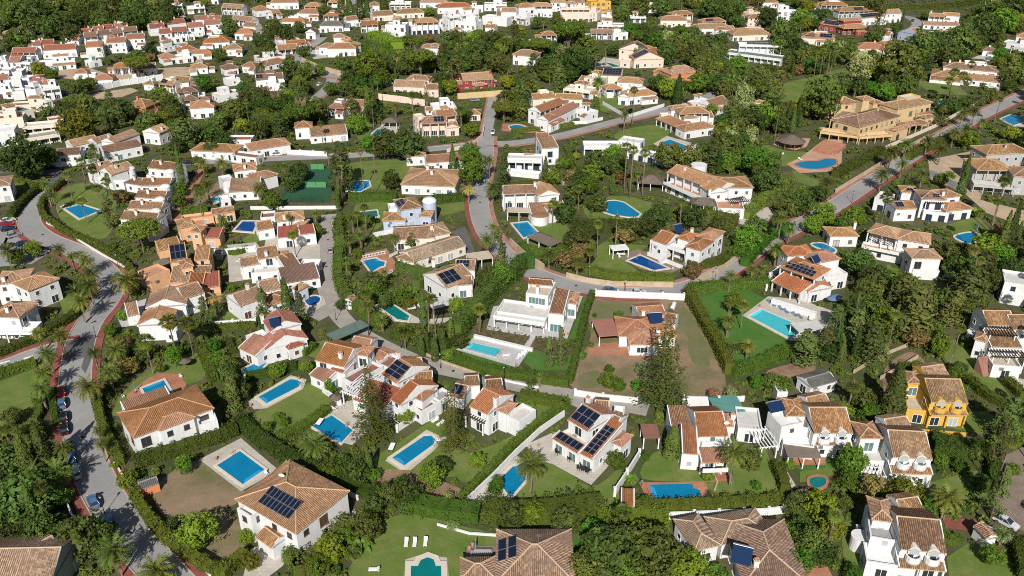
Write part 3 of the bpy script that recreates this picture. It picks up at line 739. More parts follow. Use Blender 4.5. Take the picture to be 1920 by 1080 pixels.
def wall(line, h, mat='w', t=0.28, sm=False, what=None, piers=0, base=0.0):
    g = [G(x, y) for x, y in line]; P = [(a.x, a.y) for a in g]
    if sm: P = smooth(P, 4, False)
    A, B = offset(P, -t / 2, False), offset(P, t / 2, False); o0 = Vector((P[0][0], P[0][1], 0)); mb = MB()
    m = mat if not isinstance(mat, str) else wallm(mat)
    for k in range(len(P) - 1):
        q = [A[k], A[k + 1], B[k + 1], B[k]]
        mb.face([(x - o0.x, y - o0.y, h) for x, y in (B[k], B[k + 1], A[k + 1], A[k])])
        mb.face([(A[k][0] - o0.x, A[k][1] - o0.y, 0), (A[k + 1][0] - o0.x, A[k + 1][1] - o0.y, 0), (A[k + 1][0] - o0.x, A[k + 1][1] - o0.y, h), (A[k][0] - o0.x, A[k][1] - o0.y, h)])
        mb.face([(B[k][0] - o0.x, B[k][1] - o0.y, 0), (B[k + 1][0] - o0.x, B[k + 1][1] - o0.y, 0), (B[k + 1][0] - o0.x, B[k + 1][1] - o0.y, h), (B[k][0] - o0.x, B[k][1] - o0.y, h)])
    for k in (0, -1): mb.face([(x - o0.x, y - o0.y, z) for x, y, z in ((*A[k], 0), (*B[k], 0), (*B[k], h), (*A[k], h))])
    o = ob('garden_wall', mb.mesh('garden_wall', m), None, o0)
    for k in range(len(P) - 1): MASKP.append(hull([PX((*P[j], z)) for j in (k, k + 1) for z in (0, h)]))
    if piers:
        pm = MB(); pm.abox(-0.25, 0.25, -0.25, 0.25, 0, h + 0.18); pm.abox(-0.3, 0.3, -0.3, 0.3, h + 0.18, h + 0.28); pme = pm.mesh('pier', m)
        for k in range(len(P) - 1):
            L = math.dist(P[k], P[k + 1]); n = max(1, int(L / piers))
            for i in range(n + (k == len(P) - 2)):
                t_ = i / n; ob('pier', pme, o, (P[k][0] + (P[k + 1][0] - P[k][0]) * t_ - o0.x, P[k][1] + (P[k + 1][1] - P[k][1]) * t_ - o0.y, 0))
    mid = P[len(P) // 2]
    later(o, what or ('white garden wall' if mat == 'w' else 'stone garden wall' if mat is STWALL else 'painted garden wall'), 'wall', 'garden walls', (mid[0], mid[1], 0)); return o
def cards(C, N, size, asp=0.7, rng=RNG, jit=0.6):
    """leaf-sized quads at C with normals near N"""
    n = len(C); N = N + rng.normal(0, jit, (n, 3)); N /= np.linalg.norm(N, axis=1)[:, None] + 1e-9
    T = np.cross(N, rng.normal(0, 1, (n, 3))); T /= np.linalg.norm(T, axis=1)[:, None] + 1e-9
    Bn = np.cross(N, T); s = (size * rng.uniform(0.7, 1.3, n))[:, None] if np.ndim(size) == 0 else size[:, None]
    T = T * s; Bn = Bn * s * asp
    V = np.stack([C - T, C - Bn * 0.8, C + T, C + Bn * 0.8], 1).reshape(-1, 3)
    return V, np.arange(4 * n).reshape(-1, 4)
def hedge(line, wd, h, kind='H', sm=True, what='clipped green hedge', dens=7.0, rag=0.17):
    g = [G(x, y) for x, y in line]; P = [(a.x, a.y) for a in g]
    if sm and len(P) > 2: P = smooth(P, 3, False)
    o0 = np.array([P[0][0], P[0][1], 0.0]); Vs = []; Qs = []; k0 = 0
    near = SC(line[0][1])
    cs = 0.20 if near > 6 else 0.28 if near > 4 else 0.4
    den = dens * (0.25 / cs) ** 2 * 1.5
    # core
    A, B = offset(P, -wd * 0.42, False), offset(P, wd * 0.42, False); mb = MB(); hc = h * 0.93
    for k in range(len(P) - 1):
        a0, a1, b0, b1 = [Vector((q[0] - o0[0], q[1] - o0[1], 0)) for q in (A[k], A[k + 1], B[k], B[k + 1])]; Z = Vector((0, 0, hc))
        mb.face([b0 + Z, b1 + Z, a1 + Z, a0 + Z]); mb.face([a0, a1, a1 + Z, a0 + Z]); mb.face([b0, b1, b1 + Z, b0 + Z])
        if k == 0: mb.face([a0, b0, b0 + Z, a0 + Z])
        if k == len(P) - 2: mb.face([a1, b1, b1 + Z, a1 + Z])
    V0 = np.array(mb.v); Q0 = np.array(mb.f); Vs.append(V0); Qs.append(Q0); k0 = len(V0)
    for k in range(len(P) - 1):
        a, b = np.array([*P[k], 0.0]) - o0, np.array([*P[k + 1], 0.0]) - o0; L = np.linalg.norm(b - a)
        if L < 0.05: continue
        d = (b - a) / L; nn = np.array([d[1], -d[0], 0.0])
        n = int(L * (wd + 2 * h) * den)
        t = RNG.uniform(0, L, n); f = RNG.uniform(0, wd + 2 * h, n)
        x = np.where(f < wd, f - wd / 2, np.where(f < wd + h, -wd / 2, wd / 2)); z = np.where(f < wd, h, np.where(f < wd + h, f - wd, f - wd - h))
        N = np.where((f < wd)[:, None], np.array([0, 0, 1.0]), np.sign(x)[:, None] * nn[None, :])
        wob = 1 + rag * np.sin(t * 1.7 + k) * np.cos(t * 0.6)
        C = a[None, :] + d[None, :] * t[:, None] + nn[None, :] * (x * wob)[:, None] + np.array([0, 0, 1.0])[None, :] * (z * wob)[:, None] + RNG.normal(0, 0.06, (n, 3)) * (1 + 6 * rag)
        V, Q = cards(C, N, cs); Vs.append(V); Qs.append(Q + k0); k0 += len(V)
    me = npmesh('hedge', np.concatenate(Vs), np.concatenate(Qs), LEAF[kind])
    o = ob('hedge', me, None, o0)
    for k in range(len(P) - 1): MASKP.append(hull([PX((q[0], q[1], z)) for q in (A[k], A[k + 1], B[k], B[k + 1]) for z in (0, h)]))
    mid = P[len(P) // 2]; later(o, what, 'hedge', 'garden hedges', (mid[0], mid[1], 0)); return o
WSTEP = {k: m_water('pool_step_' + k, tuple(min(1, x * 1.5 + .02) for x in c), tuple(min(1, x * 1.7 + .03) for x in c)) for k, c in {'b': (.005, .165, .315), 'd': (.005, .035, .17), 't': (.004, .115, .115), 'a': (.05, .40, .46), 'n': (.006, .09, .085)}.items()}
def pool(label, pts, water='b', cop=0.55, sm=False, cmat=None, steps=None):
    p = smooth(pts) if sm else pts
    P = ccw([(a.x, a.y) for a in (G(x, y) for x, y in p)]); cx, cy = sum(q[0] for q in P) / len(P), sum(q[1] for q in P) / len(P)
    P = [(x - cx, y - cy) for x, y in P]; O = offset(P, cop)
    MASKP.append([PX((x + cx, y + cy, 0)) for x, y in O])
    r = ob('swimming_pool', None, None, (cx, cy, 0)); tag(r, label, 'pool', 'swimming pools')
    mb = MB(); n = len(P)
    for k in range(n):
        a, b, c, d = O[k], O[(k + 1) % n], P[(k + 1) % n], P[k]
        mb.face([(*a, .30), (*b, .30), (*c, .30), (*d, .30)]); mb.face([(*a, 0), (*b, 0), (*b, .30), (*a, .30)]); mb.face([(*d, .30), (*c, .30), (*c, .10), (*d, .10)])
    ob('coping', mb.mesh('coping', cmat or COPING), r)
    sheet('water', P, 0.19, WATER[water], r)
    if n <= 8 and abs(area2(P)) > 50:           # a wide entry step just under the surface along the short end, and a ladder
        k = min(range(n), key=lambda i: math.dist(P[i], P[(i + 1) % n]) if math.dist(P[i], P[(i + 1) % n]) > 2.2 else 99)
        I = offset(P, -.9); a_, b_, c_, d_ = P[k], P[(k + 1) % n], I[(k + 1) % n], I[k]
        mb = MB(); mb.face([(*q, .193) for q in (a_, b_, c_, d_)]); ob('pool_step', mb.mesh('pool_step', WSTEP[water]), r)
        k2 = (k + 2) % n; p0, p1 = Vector((*P[k2], 0)), Vector((*P[(k2 + 1) % n], 0)); m_ = p0.lerp(p1, .3); t_ = (p1 - p0).normalized(); o_ = Vector((t_.y, -t_.x, 0))
        mb = MB()
        for sg in (-.25, .25):
            q = [m_ + t_ * sg + o_ * .5 + Vector((0, 0, .25)), m_ + t_ * sg + o_ * .45 + Vector((0, 0, 1.0)), m_ + t_ * sg - o_ * .1 + Vector((0, 0, 1.0)), m_ + t_ * sg - o_ * .2 + Vector((0, 0, .1))]
            for i in range(3): mb.tube(q[i], q[i + 1], .035, .035, 5)
        ob('pool_ladder', mb.mesh('pool_ladder', ALU), r)
    if steps:                                   # pale entry steps just under the surface at a corner
        a = G(*steps); mb = MB()
        for i, rr in enumerate((0.7, 1.1, 1.5)):
            rg = [(a.x - cx + rr * math.cos(t), a.y - cy + rr * math.sin(t)) for t in np.linspace(0, 2 * math.pi, 14)[:-1]]
            mb.face([(x, y, 0.196 - i * 0.002) for x, y in rg])
        ob('pool_step', mb.mesh('pool_step', WATER['a']), r)
    return r
# ------------------------------------------------------------------ vegetation kit (unit meshes, shared by every copy)
def rdir(n, rng): d = rng.normal(0, 1, (n, 3)); return d / np.linalg.norm(d, axis=1)[:, None]
def clump_crown(seed, rad, zc, nc, per, cr, cs, flat_bottom=False, shell=(0.6, 0.92), low=-1.0):
    rng = np.random.default_rng(seed); C = []; N = []
    R = np.array(rad); d = rdir(nc * 3, rng); d = d[d[:, 2] > low][:nc]
    cen = d * rng.uniform(shell[0], shell[1], (len(d), 1)) * R
    for c, dd in zip(cen, d):
        r = cr * rng.uniform(0.7, 1.3); e = rdir(per, rng); e = e + 0.55 * dd; e /= np.linalg.norm(e, axis=1)[:, None]
        p = c + e * r * np.array([1, 1, 0.8]) * rng.uniform(0.75, 1.05, (per, 1)); C.append(p); N.append(e)
    k = nc * per // 7; e = rdir(k, rng); C.append(e * R * rng.uniform(0.3, 0.75, (k, 1))); N.append(e)
    C = np.concatenate(C); N = np.concatenate(N)
    if flat_bottom: C[:, 2] = np.maximum(C[:, 2], -R[2] * 0.45)
    C[:, 2] += zc
    sz = cs * rng.uniform(0.6, 1.35, len(C)); sz[-k:] *= 2.2
    return cards(C, N, sz, 0.75, rng, 0.45)
def join(parts):
    Vs, Qs, k = [], [], 0
    for V, Q in parts: Vs.append(V); Qs.append(Q + k); k += len(V)
    return np.concatenate(Vs), np.concatenate(Qs)
def frond(az, el, L, droop, wid, rng, nseg=7):
    """one feather frond: an arching rib with paired leaflets"""
    V = []; Q = []; p = np.zeros(3); e = el; step = L / nseg
    side = np.array([-math.sin(az), math.cos(az), 0.0]); pts = [p.copy()]; dirs = []
    for k in range(nseg):
        d = np.array([math.cos(az) * math.cos(e), math.sin(az) * math.cos(e), math.sin(e)]); p = p + d * step; e -= droop / nseg * (0.6 + k / nseg); pts.append(p.copy()); dirs.append(d)
    for k in range(nseg):
        a, b = pts[k], pts[k + 1]; t = (k + 0.5) / nseg; wl = wid * (0.35 + 1.3 * t * (1 - t) * 2) * (1.0 if k < nseg - 1 else 0.6)
        up = np.cross(dirs[k], side)
        for sg in (-1, 1):
            for q in (0.0, 0.5):
                o = a + (b - a) * q; tip = o + dirs[k] * wl * 0.65 + side * sg * wl * 0.8 - np.abs(up) * 0.0 - np.array([0, 0, 0.25 * wl]) + rng.normal(0, 0.012, 3)
                i = len(V); m = o + (b - a) * 0.45
                V += [o, m, tip + (b - a) * 0.1, tip]; Q.append([i, i + 1, i + 2, i + 3])
    return np.array(V), np.array(Q)
def palm_crown(seed, n=56, dry=False):
    rng = np.random.default_rng(seed); parts = []; mi = []
    for k in range(n):
        t = k / n; az = k * 2.39996 + rng.normal(0, 0.12); el = 1.4 - 1.95 * t ** 0.85 + rng.normal(0, 0.08)
        if dry: el -= 0.7
        f = frond(az, el, 0.5 * rng.uniform(0.9, 1.12), 1.2 + 0.6 * t, 0.082, rng, 8); parts.append(f); mi += [1 if t > 0.95 else 0] * len(f[1])
    V, Q = join(parts); return V, Q, mi
def fan_crown(seed, n=34):
    rng = np.random.default_rng(seed); V = []; Q = []; mi = []
    for k in range(n + 12):
        dead = k >= n; t = min(k / n, 1.0); az = k * 2.39996 + rng.normal(0, .15); el = 1.3 - 1.75 * t + rng.normal(0, .1) if not dead else -1.25 + rng.normal(0, .12)
        d = np.array([math.cos(az) * math.cos(el), math.sin(az) * math.cos(el), math.sin(el)]); side = np.array([-math.sin(az), math.cos(az), 0.0]); up = np.cross(d, side)
        st = 0.24 * rng.uniform(.85, 1.15) if not dead else 0.10; c = d * st; R = 0.27 * rng.uniform(.85, 1.15)
        i = len(V); w_ = side * 0.008; V += [-w_, w_, c + w_, c - w_]; Q.append([i, i + 1, i + 2, i + 3]); mi.append(1 if dead else 0)
        for j in range(9):
            a0 = -1.45 + 2.9 * j / 9; a1 = -1.45 + 2.9 * (j + 0.72) / 9; am = (a0 + a1) / 2
            e = lambda a, r: c + (d * math.cos(a) + side * math.sin(a)) * r - np.array([0, 0, 1.0]) * 0.3 * r * r / R
            i = len(V); V += [c, e(a0, R * .62), e(am, R * rng.uniform(.9, 1.05)), e(a1, R * .62)]; Q.append([i, i + 1, i + 2, i + 3]); mi.append(1 if dead else 0)
    return np.array(V), np.array(Q), mi
def column_crown(seed, n=1500, taper=1.0, cs=0.10):
    rng = np.random.default_rng(seed); z = rng.uniform(0, 1, n) ** 0.95; a = rng.uniform(0, 2 * math.pi, n)
    r = 0.5 * np.clip(np.minimum(z * 9 + 0.35, 1) * (1 - z ** 2.2) ** (0.8 * taper), 0.02, 1) * (1 + 0.16 * np.sin(a * 3 + z * 23) * np.sin(z * 31 + seed)) * rng.uniform(0.8, 1.04, n)
    C = np.stack([r * np.cos(a), r * np.sin(a), 0.02 + 0.98 * z], 1); N = np.stack([np.cos(a), np.sin(a), np.full(n, .4)], 1)
    V, Q = cards(C, N, cs * rng.uniform(.6, 1.3, n), 0.7, rng, 0.4); c = np.repeat(C, 4, 0); V[:, 2] = c[:, 2] + (V[:, 2] - c[:, 2]) * 0.22; return V, Q
def tier_crown(seed, tiers=13, per=7, dense=1.0, droop=0.12, z0=0.1, cs=0.055, spread=1.0):
    """whorls of flat branches up a mast"""
    rng = np.random.default_rng(seed); C = []; N = []
    for t in range(tiers):
        f = t / (tiers - 1); z = z0 + (0.97 - z0) * f; R = 0.5 * (1 - f) ** 0.9 * spread + 0.03; n = per if f < 0.75 else 5
        for b in range(n):
            az = 2 * math.pi * b / n + t * 1.1 + rng.normal(0, .15); L = R * rng.uniform(.75, 1.1); m = max(4, int(24 * dense * L / 0.5))
            s = rng.uniform(0.12, 1, m); wdt = rng.normal(0, 0.055, m) * (0.5 + s * .6); d = np.array([math.cos(az), math.sin(az)]); sd = np.array([-d[1], d[0]])
            x = d[None] * (s * L)[:, None] + sd[None] * wdt[:, None]; zz = z - droop * 0.12 * s + 0.02 * s ** 3 + rng.normal(0, .008, m)
            C.append(np.column_stack([x, zz])); N.append(np.tile([0.25 * d[0], 0.25 * d[1], 1.0], (m, 1)))
    C = np.concatenate(C); N = np.concatenate(N); V, Q = cards(C, N, cs * rng.uniform(.6, 1.3, len(C)), 0.6, rng, 0.2)
    c = np.repeat(C, 4, 0); V[:, 2] = c[:, 2] + (V[:, 2] - c[:, 2]) * 0.35; return V, Q
def cone_crown(seed, n=1700, cs=0.055):
    """dense irregular conifer"""
    rng = np.random.default_rng(seed); C = []; N = []
    for k in range(60):
        z = rng.uniform(0.08, 0.97); R = 0.5 * min(1, (z + .25) * 2) * (1 - z) ** 0.62 * rng.uniform(.65, 1.1) + 0.02; az = rng.uniform(0, 6.283)
        c = np.array([R * .75 * math.cos(az), R * .75 * math.sin(az), z]); m = n // 60; e = rdir(m, rng); r = 0.06 + 0.16 * (1 - z)
        C.append(c + e * np.array([r, r, r * 0.33])); N.append(e + np.array([math.cos(az) * .6, math.sin(az) * .6, .5]))
    C = np.concatenate(C); N = np.concatenate(N); V, Q = cards(C, N, cs * rng.uniform(.6, 1.3, len(C)), 0.6, rng, 0.5)
    c = np.repeat(C, 4, 0); V[:, 2] = c[:, 2] + (V[:, 2] - c[:, 2]) * 0.5; return V, Q
def banana_crown(seed):
    rng = np.random.default_rng(seed); V = []; Q = []
    for k in range(22):
        az = k * 2.4; el = rng.uniform(.5, 1.3); p = np.array([rng.normal(0, .1), rng.normal(0, .1), 0.1]); prev = None; sd = np.array([-math.sin(az), math.cos(az), 0])
        for j in range(5):
            w_ = 0.075 * [0.2, 1, 1.15, .8, .1][j]; cur = (p - sd * w_, p + sd * w_)
            if prev: i = len(V); V += [prev[0], prev[1], cur[1], cur[0]]; Q.append([i, i + 1, i + 2, i + 3])
            prev = cur; p = p + np.array([math.cos(az) * math.cos(el), math.sin(az) * math.cos(el), math.sin(el)]) * 0.14; el -= 0.5
    return np.array(V), np.array(Q)
def trunk_mesh(name, limbs, mat, bend=0.0, flare=1.0):
    mb = MB(); p = Vector((0, 0, -0.02)); r = 1.0 * flare
    for k in range(4):
        q = Vector((bend * math.sin(k + 1), bend * math.cos(k * 1.3), (k + 1) / 4)); r2 = 1.0 - 0.11 * (k + 1); mb.tube(p, q, r, r2, 7, 0, k == 3); p, r = q, r2
    for k in range(limbs):
        a = k * 2.2; mb.tube((0, 0, 0.62), (6 * math.cos(a), 6 * math.sin(a), 1.25), 0.55, 0.2, 5)
    return mb.mesh(name, mat)
TRUNK = {'t': trunk_mesh('trunk', 4, BARK, 0.3, 1.3), 'p': trunk_mesh('palm_trunk', 0, BARKP, 0.15, 1.25), 'c': trunk_mesh('straight_trunk', 0, BARK, 0.0, 1.3)}
CROWN = {}
def reg(k, lst): CROWN[k] = lst
def bake(k, name, VQ, leaf=None): return npmesh(name, VQ[0], VQ[1], LEAF[leaf or k])
reg('B', [bake('B', 'crown', clump_crown(s, (.5, .5, .40), 0, 62, 34, .11, .030)) for s in (1, 2, 3, 4)])
reg('Y', [bake('Y', 'crown', clump_crown(s, (.5, .5, .40), 0, 62, 34, .11, .030)) for s in (5, 6)])
reg('D', [bake('D', 'crown', clump_crown(s, (.5, .48, .42), 0, 56, 34, .12, .032)) for s in (7, 8, 9, 10)])
reg('E', [bake('E', 'crown', clump_crown(s, (.46, .46, .46), 0, 60, 32, .105, .030)) for s in (41, 42, 43)])
reg('T', [bake('T', 'crown', clump_crown(s, (.5, .5, .36), 0, 64, 32, .11, .032)) for s in (44, 45, 46)])
reg('O', [bake('O', 'crown', clump_crown(s, (.45, .45, .5), 0, 50, 20, .12, .032)) for s in (11, 12)])
reg('R', [bake('R', 'crown', clump_crown(s, (.5, .5, .38), 0, 46, 28, .12, .034)) for s in (13, 14)])
reg('U', [bake('U', 'crown', clump_crown(s, (.5, .5, .23), 0, 190, 26, .062, .021, False, (.72, .97), -0.2)) for s in (15, 16)])
reg('S', [bake('S', 'crown', clump_crown(s, (.5, .5, .42), .32, 26, 26, .15, .055)) for s in (17, 18, 19)])
reg('C', [bake('C', 'crown', column_crown(s)) for s in (20, 21)])
reg('K', [bake('K', 'crown', cone_crown(s)) for s in (22, 23, 24)])
reg('N', [bake('N', 'crown', tier_crown(s, 16, 8, 2.2, 0.35, .10, .026)) for s in (25, 26)])
reg('V', [bake('V', 'crown', banana_crown(s)) for s in (27, 28)])
for k, dry in (('P', False), ('X', True)):
    L = []
    for s in (30, 31, 32):
        V, Q, mi = palm_crown(s, 52 if not dry else 34, dry); L.append(npmesh('crown', V, Q, [LEAF[k], LEAF['X']], mi))
    reg(k, L)
L = []
for s in (33, 34, 35): V, Q, mi = fan_crown(s); L.append(npmesh('crown', V, Q, [LEAF['W'], LEAF['X']], mi))
reg('W', L)
KNAME = {'B': ('broadleaf_tree', 'bright leafy tree'), 'Y': ('lime_green_tree', 'yellow-green tree'), 'E': ('olive_green_tree', 'olive-green tree'), 'T': ('laurel_tree', 'dense laurel tree'), 'D': ('evergreen_tree', 'dark evergreen tree'), 'O': ('silver_tree', 'silvery tree'),
         'R': ('flowering_tree', 'pink flowering tree'), 'U': ('umbrella_pine', 'umbrella pine'), 'S': ('shrub', 'rounded garden shrub'), 'C': ('cypress_tree', 'slender dark cypress'), 'K': ('conifer_tree', 'grey-green conifer'),
         'N': ('tiered_pine', 'tall tiered pine'), 'V': ('banana_plant', 'banana clump'), 'P': ('date_palm', 'feathery date palm'), 'X': ('date_palm', 'withered brown palm'), 'W': ('fan_palm', 'slim fan palm')}
TREES = []      # (x, y, radius) on the ground
NTREE = [0]
def tree(kind, cx, cy, wpx, h=None, filler=False):
    """cx, cy: where the middle of the crown shows; wpx: its width there; h: height in metres"""
    zc = 3.0; W = 3.0
    for _ in range(4):
        p = G(cx, cy, zc); d = p.y * CT - (p.z - CH) * ST; W = wpx * d / FPX
        if kind in 'PX': hh = h or 3.2 + 0.45 * W; zc = hh
        elif kind == 'W': hh = h or 9.0; zc = hh
        elif kind == 'U': hh = h or 0.82 * W; zc = hh - 0.12 * W
        elif kind in 'CKN': hh = h or {'C': 5.2, 'K': 1.25, 'N': 1.9}[kind] * W; zc = hh * (0.5 if kind == 'C' else 0.42)
        elif kind in 'SV': hh = (h or 0.8 * W); zc = hh * 0.5
        else: hh = h or 0.98 * W; zc = hh * 0.56
    return plant(kind, p.x, p.y, W, hh, filler)
def plant(kind, x, y, W, hh, filler=False):
    nm, what = KNAME[kind]; i = NTREE[0]; NTREE[0] += 1
    r = ob(nm, None, None, (x, y, 0), None, random.uniform(0, 6.283)); r.empty_display_size = 0.3
    me = CROWN[kind][i % len(CROWN[kind])]
    if kind in 'PXW':
        tr = (0.30 if kind != 'W' else 0.19) * (1 if hh < 9 else 0.95)
        ob('trunk', TRUNK['p'], r, None, (tr, tr, hh)); ob('crown', me, r, (0, 0, hh - 0.1), (W, W, W * (0.9 if kind != 'W' else 1.0)))
        tl = random.uniform(0, .05); r.rotation_euler.x = tl
    elif kind == 'U':
        ob('trunk', TRUNK['t'], r, None, (0.026 * W, 0.026 * W, hh - .16 * W)); ob('crown', me, r, (0, 0, hh - 0.14 * W), (W, W, W))
    elif kind in 'CKN':
        ob('trunk', TRUNK['c'], r, None, (max(.10, .028 * W), max(.10, .028 * W), hh * .93)); ob('crown', me, r, (0, 0, 0.25 if kind != 'N' else .4), (W, W, hh - .2))
    elif kind in 'SV':
        ob('stem', TRUNK['c'], r, None, (0.05 * W, 0.05 * W, hh * .4)); ob('crown', me, r, (0, 0, 0), (W, W, hh / .8))
    else:
        zs = hh / 0.96
        ob('trunk', TRUNK['t'], r, None, (.024 * W, .024 * W, hh * .42)); ob('crown', me, r, (0, 0, hh * .56), (W, W, zs))
    if kind not in 'PXW':                       # no two crowns quite alike
        cr = r.children[-1]; cr.scale = (cr.scale[0] * random.uniform(.84, 1.16), cr.scale[1] * random.uniform(.84, 1.16), cr.scale[2] * random.uniform(.86, 1.2)); cr.rotation_euler = (random.uniform(-.1, .1), random.uniform(-.1, .1), 0)
    TREES.append((x, y, W / 2))
    later(r, what, {'S': 'shrub', 'V': 'banana plant', 'P': 'palm', 'X': 'palm', 'W': 'palm'}.get(kind, 'tree'), {'P': 'date palms', 'W': 'fan palms', 'S': 'garden shrubs', 'C': 'cypresses'}.get(kind, what + 's'), (x, y, 0))
    return r
# ------------------------------------------------------------------ cars, furniture, lamps, people
TYRE = m_plain('tyre', (0.02, 0.02, 0.02), 0.9); RIM = m_plain('wheel_rim', (0.4, 0.4, 0.42), 0.35, 0.8)
LAMPG = m_plain('lamp_glass', (0.6, 0.6, 0.58), 0.2); REARL = m_plain('rear_lamp', (0.35, 0.01, 0.01), 0.3)
CARC = {'white': (0.72, 0.72, 0.72), 'black': (0.012, 0.013, 0.016), 'dark blue': (0.015, 0.03, 0.075), 'red': (0.42, 0.012, 0.02), 'silver': (0.36, 0.37, 0.39), 'blue': (0.10, 0.20, 0.36), 'maroon': (0.10, 0.012, 0.03), 'grey': (0.12, 0.125, 0.13)}
CARM = {}
def carmesh(c):
    if c in CARM: return CARM[c]
    pm = m_plain('car_paint_' + c.replace(' ', '_'), CARC[c], 0.22, 0.25, 0.6)
    prof = [(-2.1, .35), (-2.15, .62), (-2.05, .92), (-1.85, 1.0), (-0.9, .98), (0.75, .98), (1.6, .86), (2.05, .72), (2.12, .5), (2.05, .32)]
    mb = MB(); W_ = lambda x: 0.86 - 0.10 * (abs(x) / 2.1) ** 3
    l = [Vector((x, W_(x), z)) for x, z in prof]; r = [Vector((x, -W_(x), z)) for x, z in prof]
    mb.face(l); mb.face(r[::-1])
    for k in range(len(prof)): j = (k + 1) % len(prof); mb.face([l[k], r[k], r[j], l[j]])
    body = mb.mesh('car_body', pm)
    cab = [(-1.85, 1.0), (-1.45, 1.42), (-1.0, 1.5), (0.1, 1.48), (0.95, .98)]
    mb = MB(); l = [Vector((x, .80 if z < 1.1 else .62, z)) for x, z in cab]; r = [Vector((p.x, -p.y, p.z)) for p in l]
    mb.face(l); mb.face(r[::-1])
    for k in range(4): mb.face([l[k], r[k], r[k + 1], l[k + 1]])
    glass = mb.mesh('car_windows', GLASS)
    mb = MB(); rp = [(-1.4, 1.44), (-1.0, 1.52), (0.05, 1.50)]
    for k in range(2): (x0, z0), (x1, z1) = rp[k], rp[k + 1]; mb.face([(x0, -.6, z0), (x1, -.6, z1), (x1, .6, z1), (x0, .6, z0)])
    for sg in (-1, 1):
        for (x0, z0, x1, z1) in ((-1.82, 1.0, -1.42, 1.43), (0.93, 1.0, 0.08, 1.49), (-.45, .98, -.45, 1.5)):
            a, b = Vector((x0, sg * .81, z0)), Vector((x1, sg * .63, z1)); mb.tube(a, b, .04, .04, 4)
    roof = mb.mesh('car_roof', pm)
    mb = MB(); mb.tube((0, -.1, 0), (0, .1, 0), .33, .33, 12); ty = mb.mesh('tyre', TYRE)
    mb = MB(); mb.tube((0, -.115, 0), (0, .115, 0), .2, .2, 8); ri = mb.mesh('rim', RIM)
    mb = MB(); mb.abox(-.05, .06, -.18, .18, -.08, .08); hl = mb.mesh('headlight', LAMPG); mb = MB(); mb.abox(-.05, .06, -.16, .16, -.1, .1); rl = mb.mesh('tail_light', REARL)
    CARM[c] = (body, glass, roof, ty, ri, hl, rl); return CARM[c]
def car(px, py, hx, hy, c, label, van=False):
    """hx, hy: a picture point straight ahead of the car"""
    p = G(px, py); q = G(hx, hy); a = math.atan2(q.y - p.y, q.x - p.x); b, g, rf, ty, ri, hl, rl = carmesh(c)
    r = ob('parked_car', None, None, (p.x, p.y, 0.045), (1, 1, 1.0 if not van else 1.25), a); tag(r, label, 'car', 'cars along the streets')
    ob('body', b, r); ob('window_glass', g, r); ob('roof', rf, r)
    for x in (-1.3, 1.35):
        for y in (-.78, .78): w_ = ob('wheel', ty, r, (x, y, .33)); ob('rim', ri, w_)
    for y in (-.58, .58): ob('headlight', hl, r, (2.06, y, .68)); ob('tail_light', rl, r, (-2.1, y, .75))
    MASKP.append(hull([PX((p.x + dx, p.y + dy, z)) for dx in (-2, 2) for dy in (-2, 2) for z in (0, 1.4)]))
    return r
def rotz(v, a): return Vector((v[0] * math.cos(a) - v[1] * math.sin(a), v[0] * math.sin(a) + v[1] * math.cos(a), v[2]))
FURN = {}
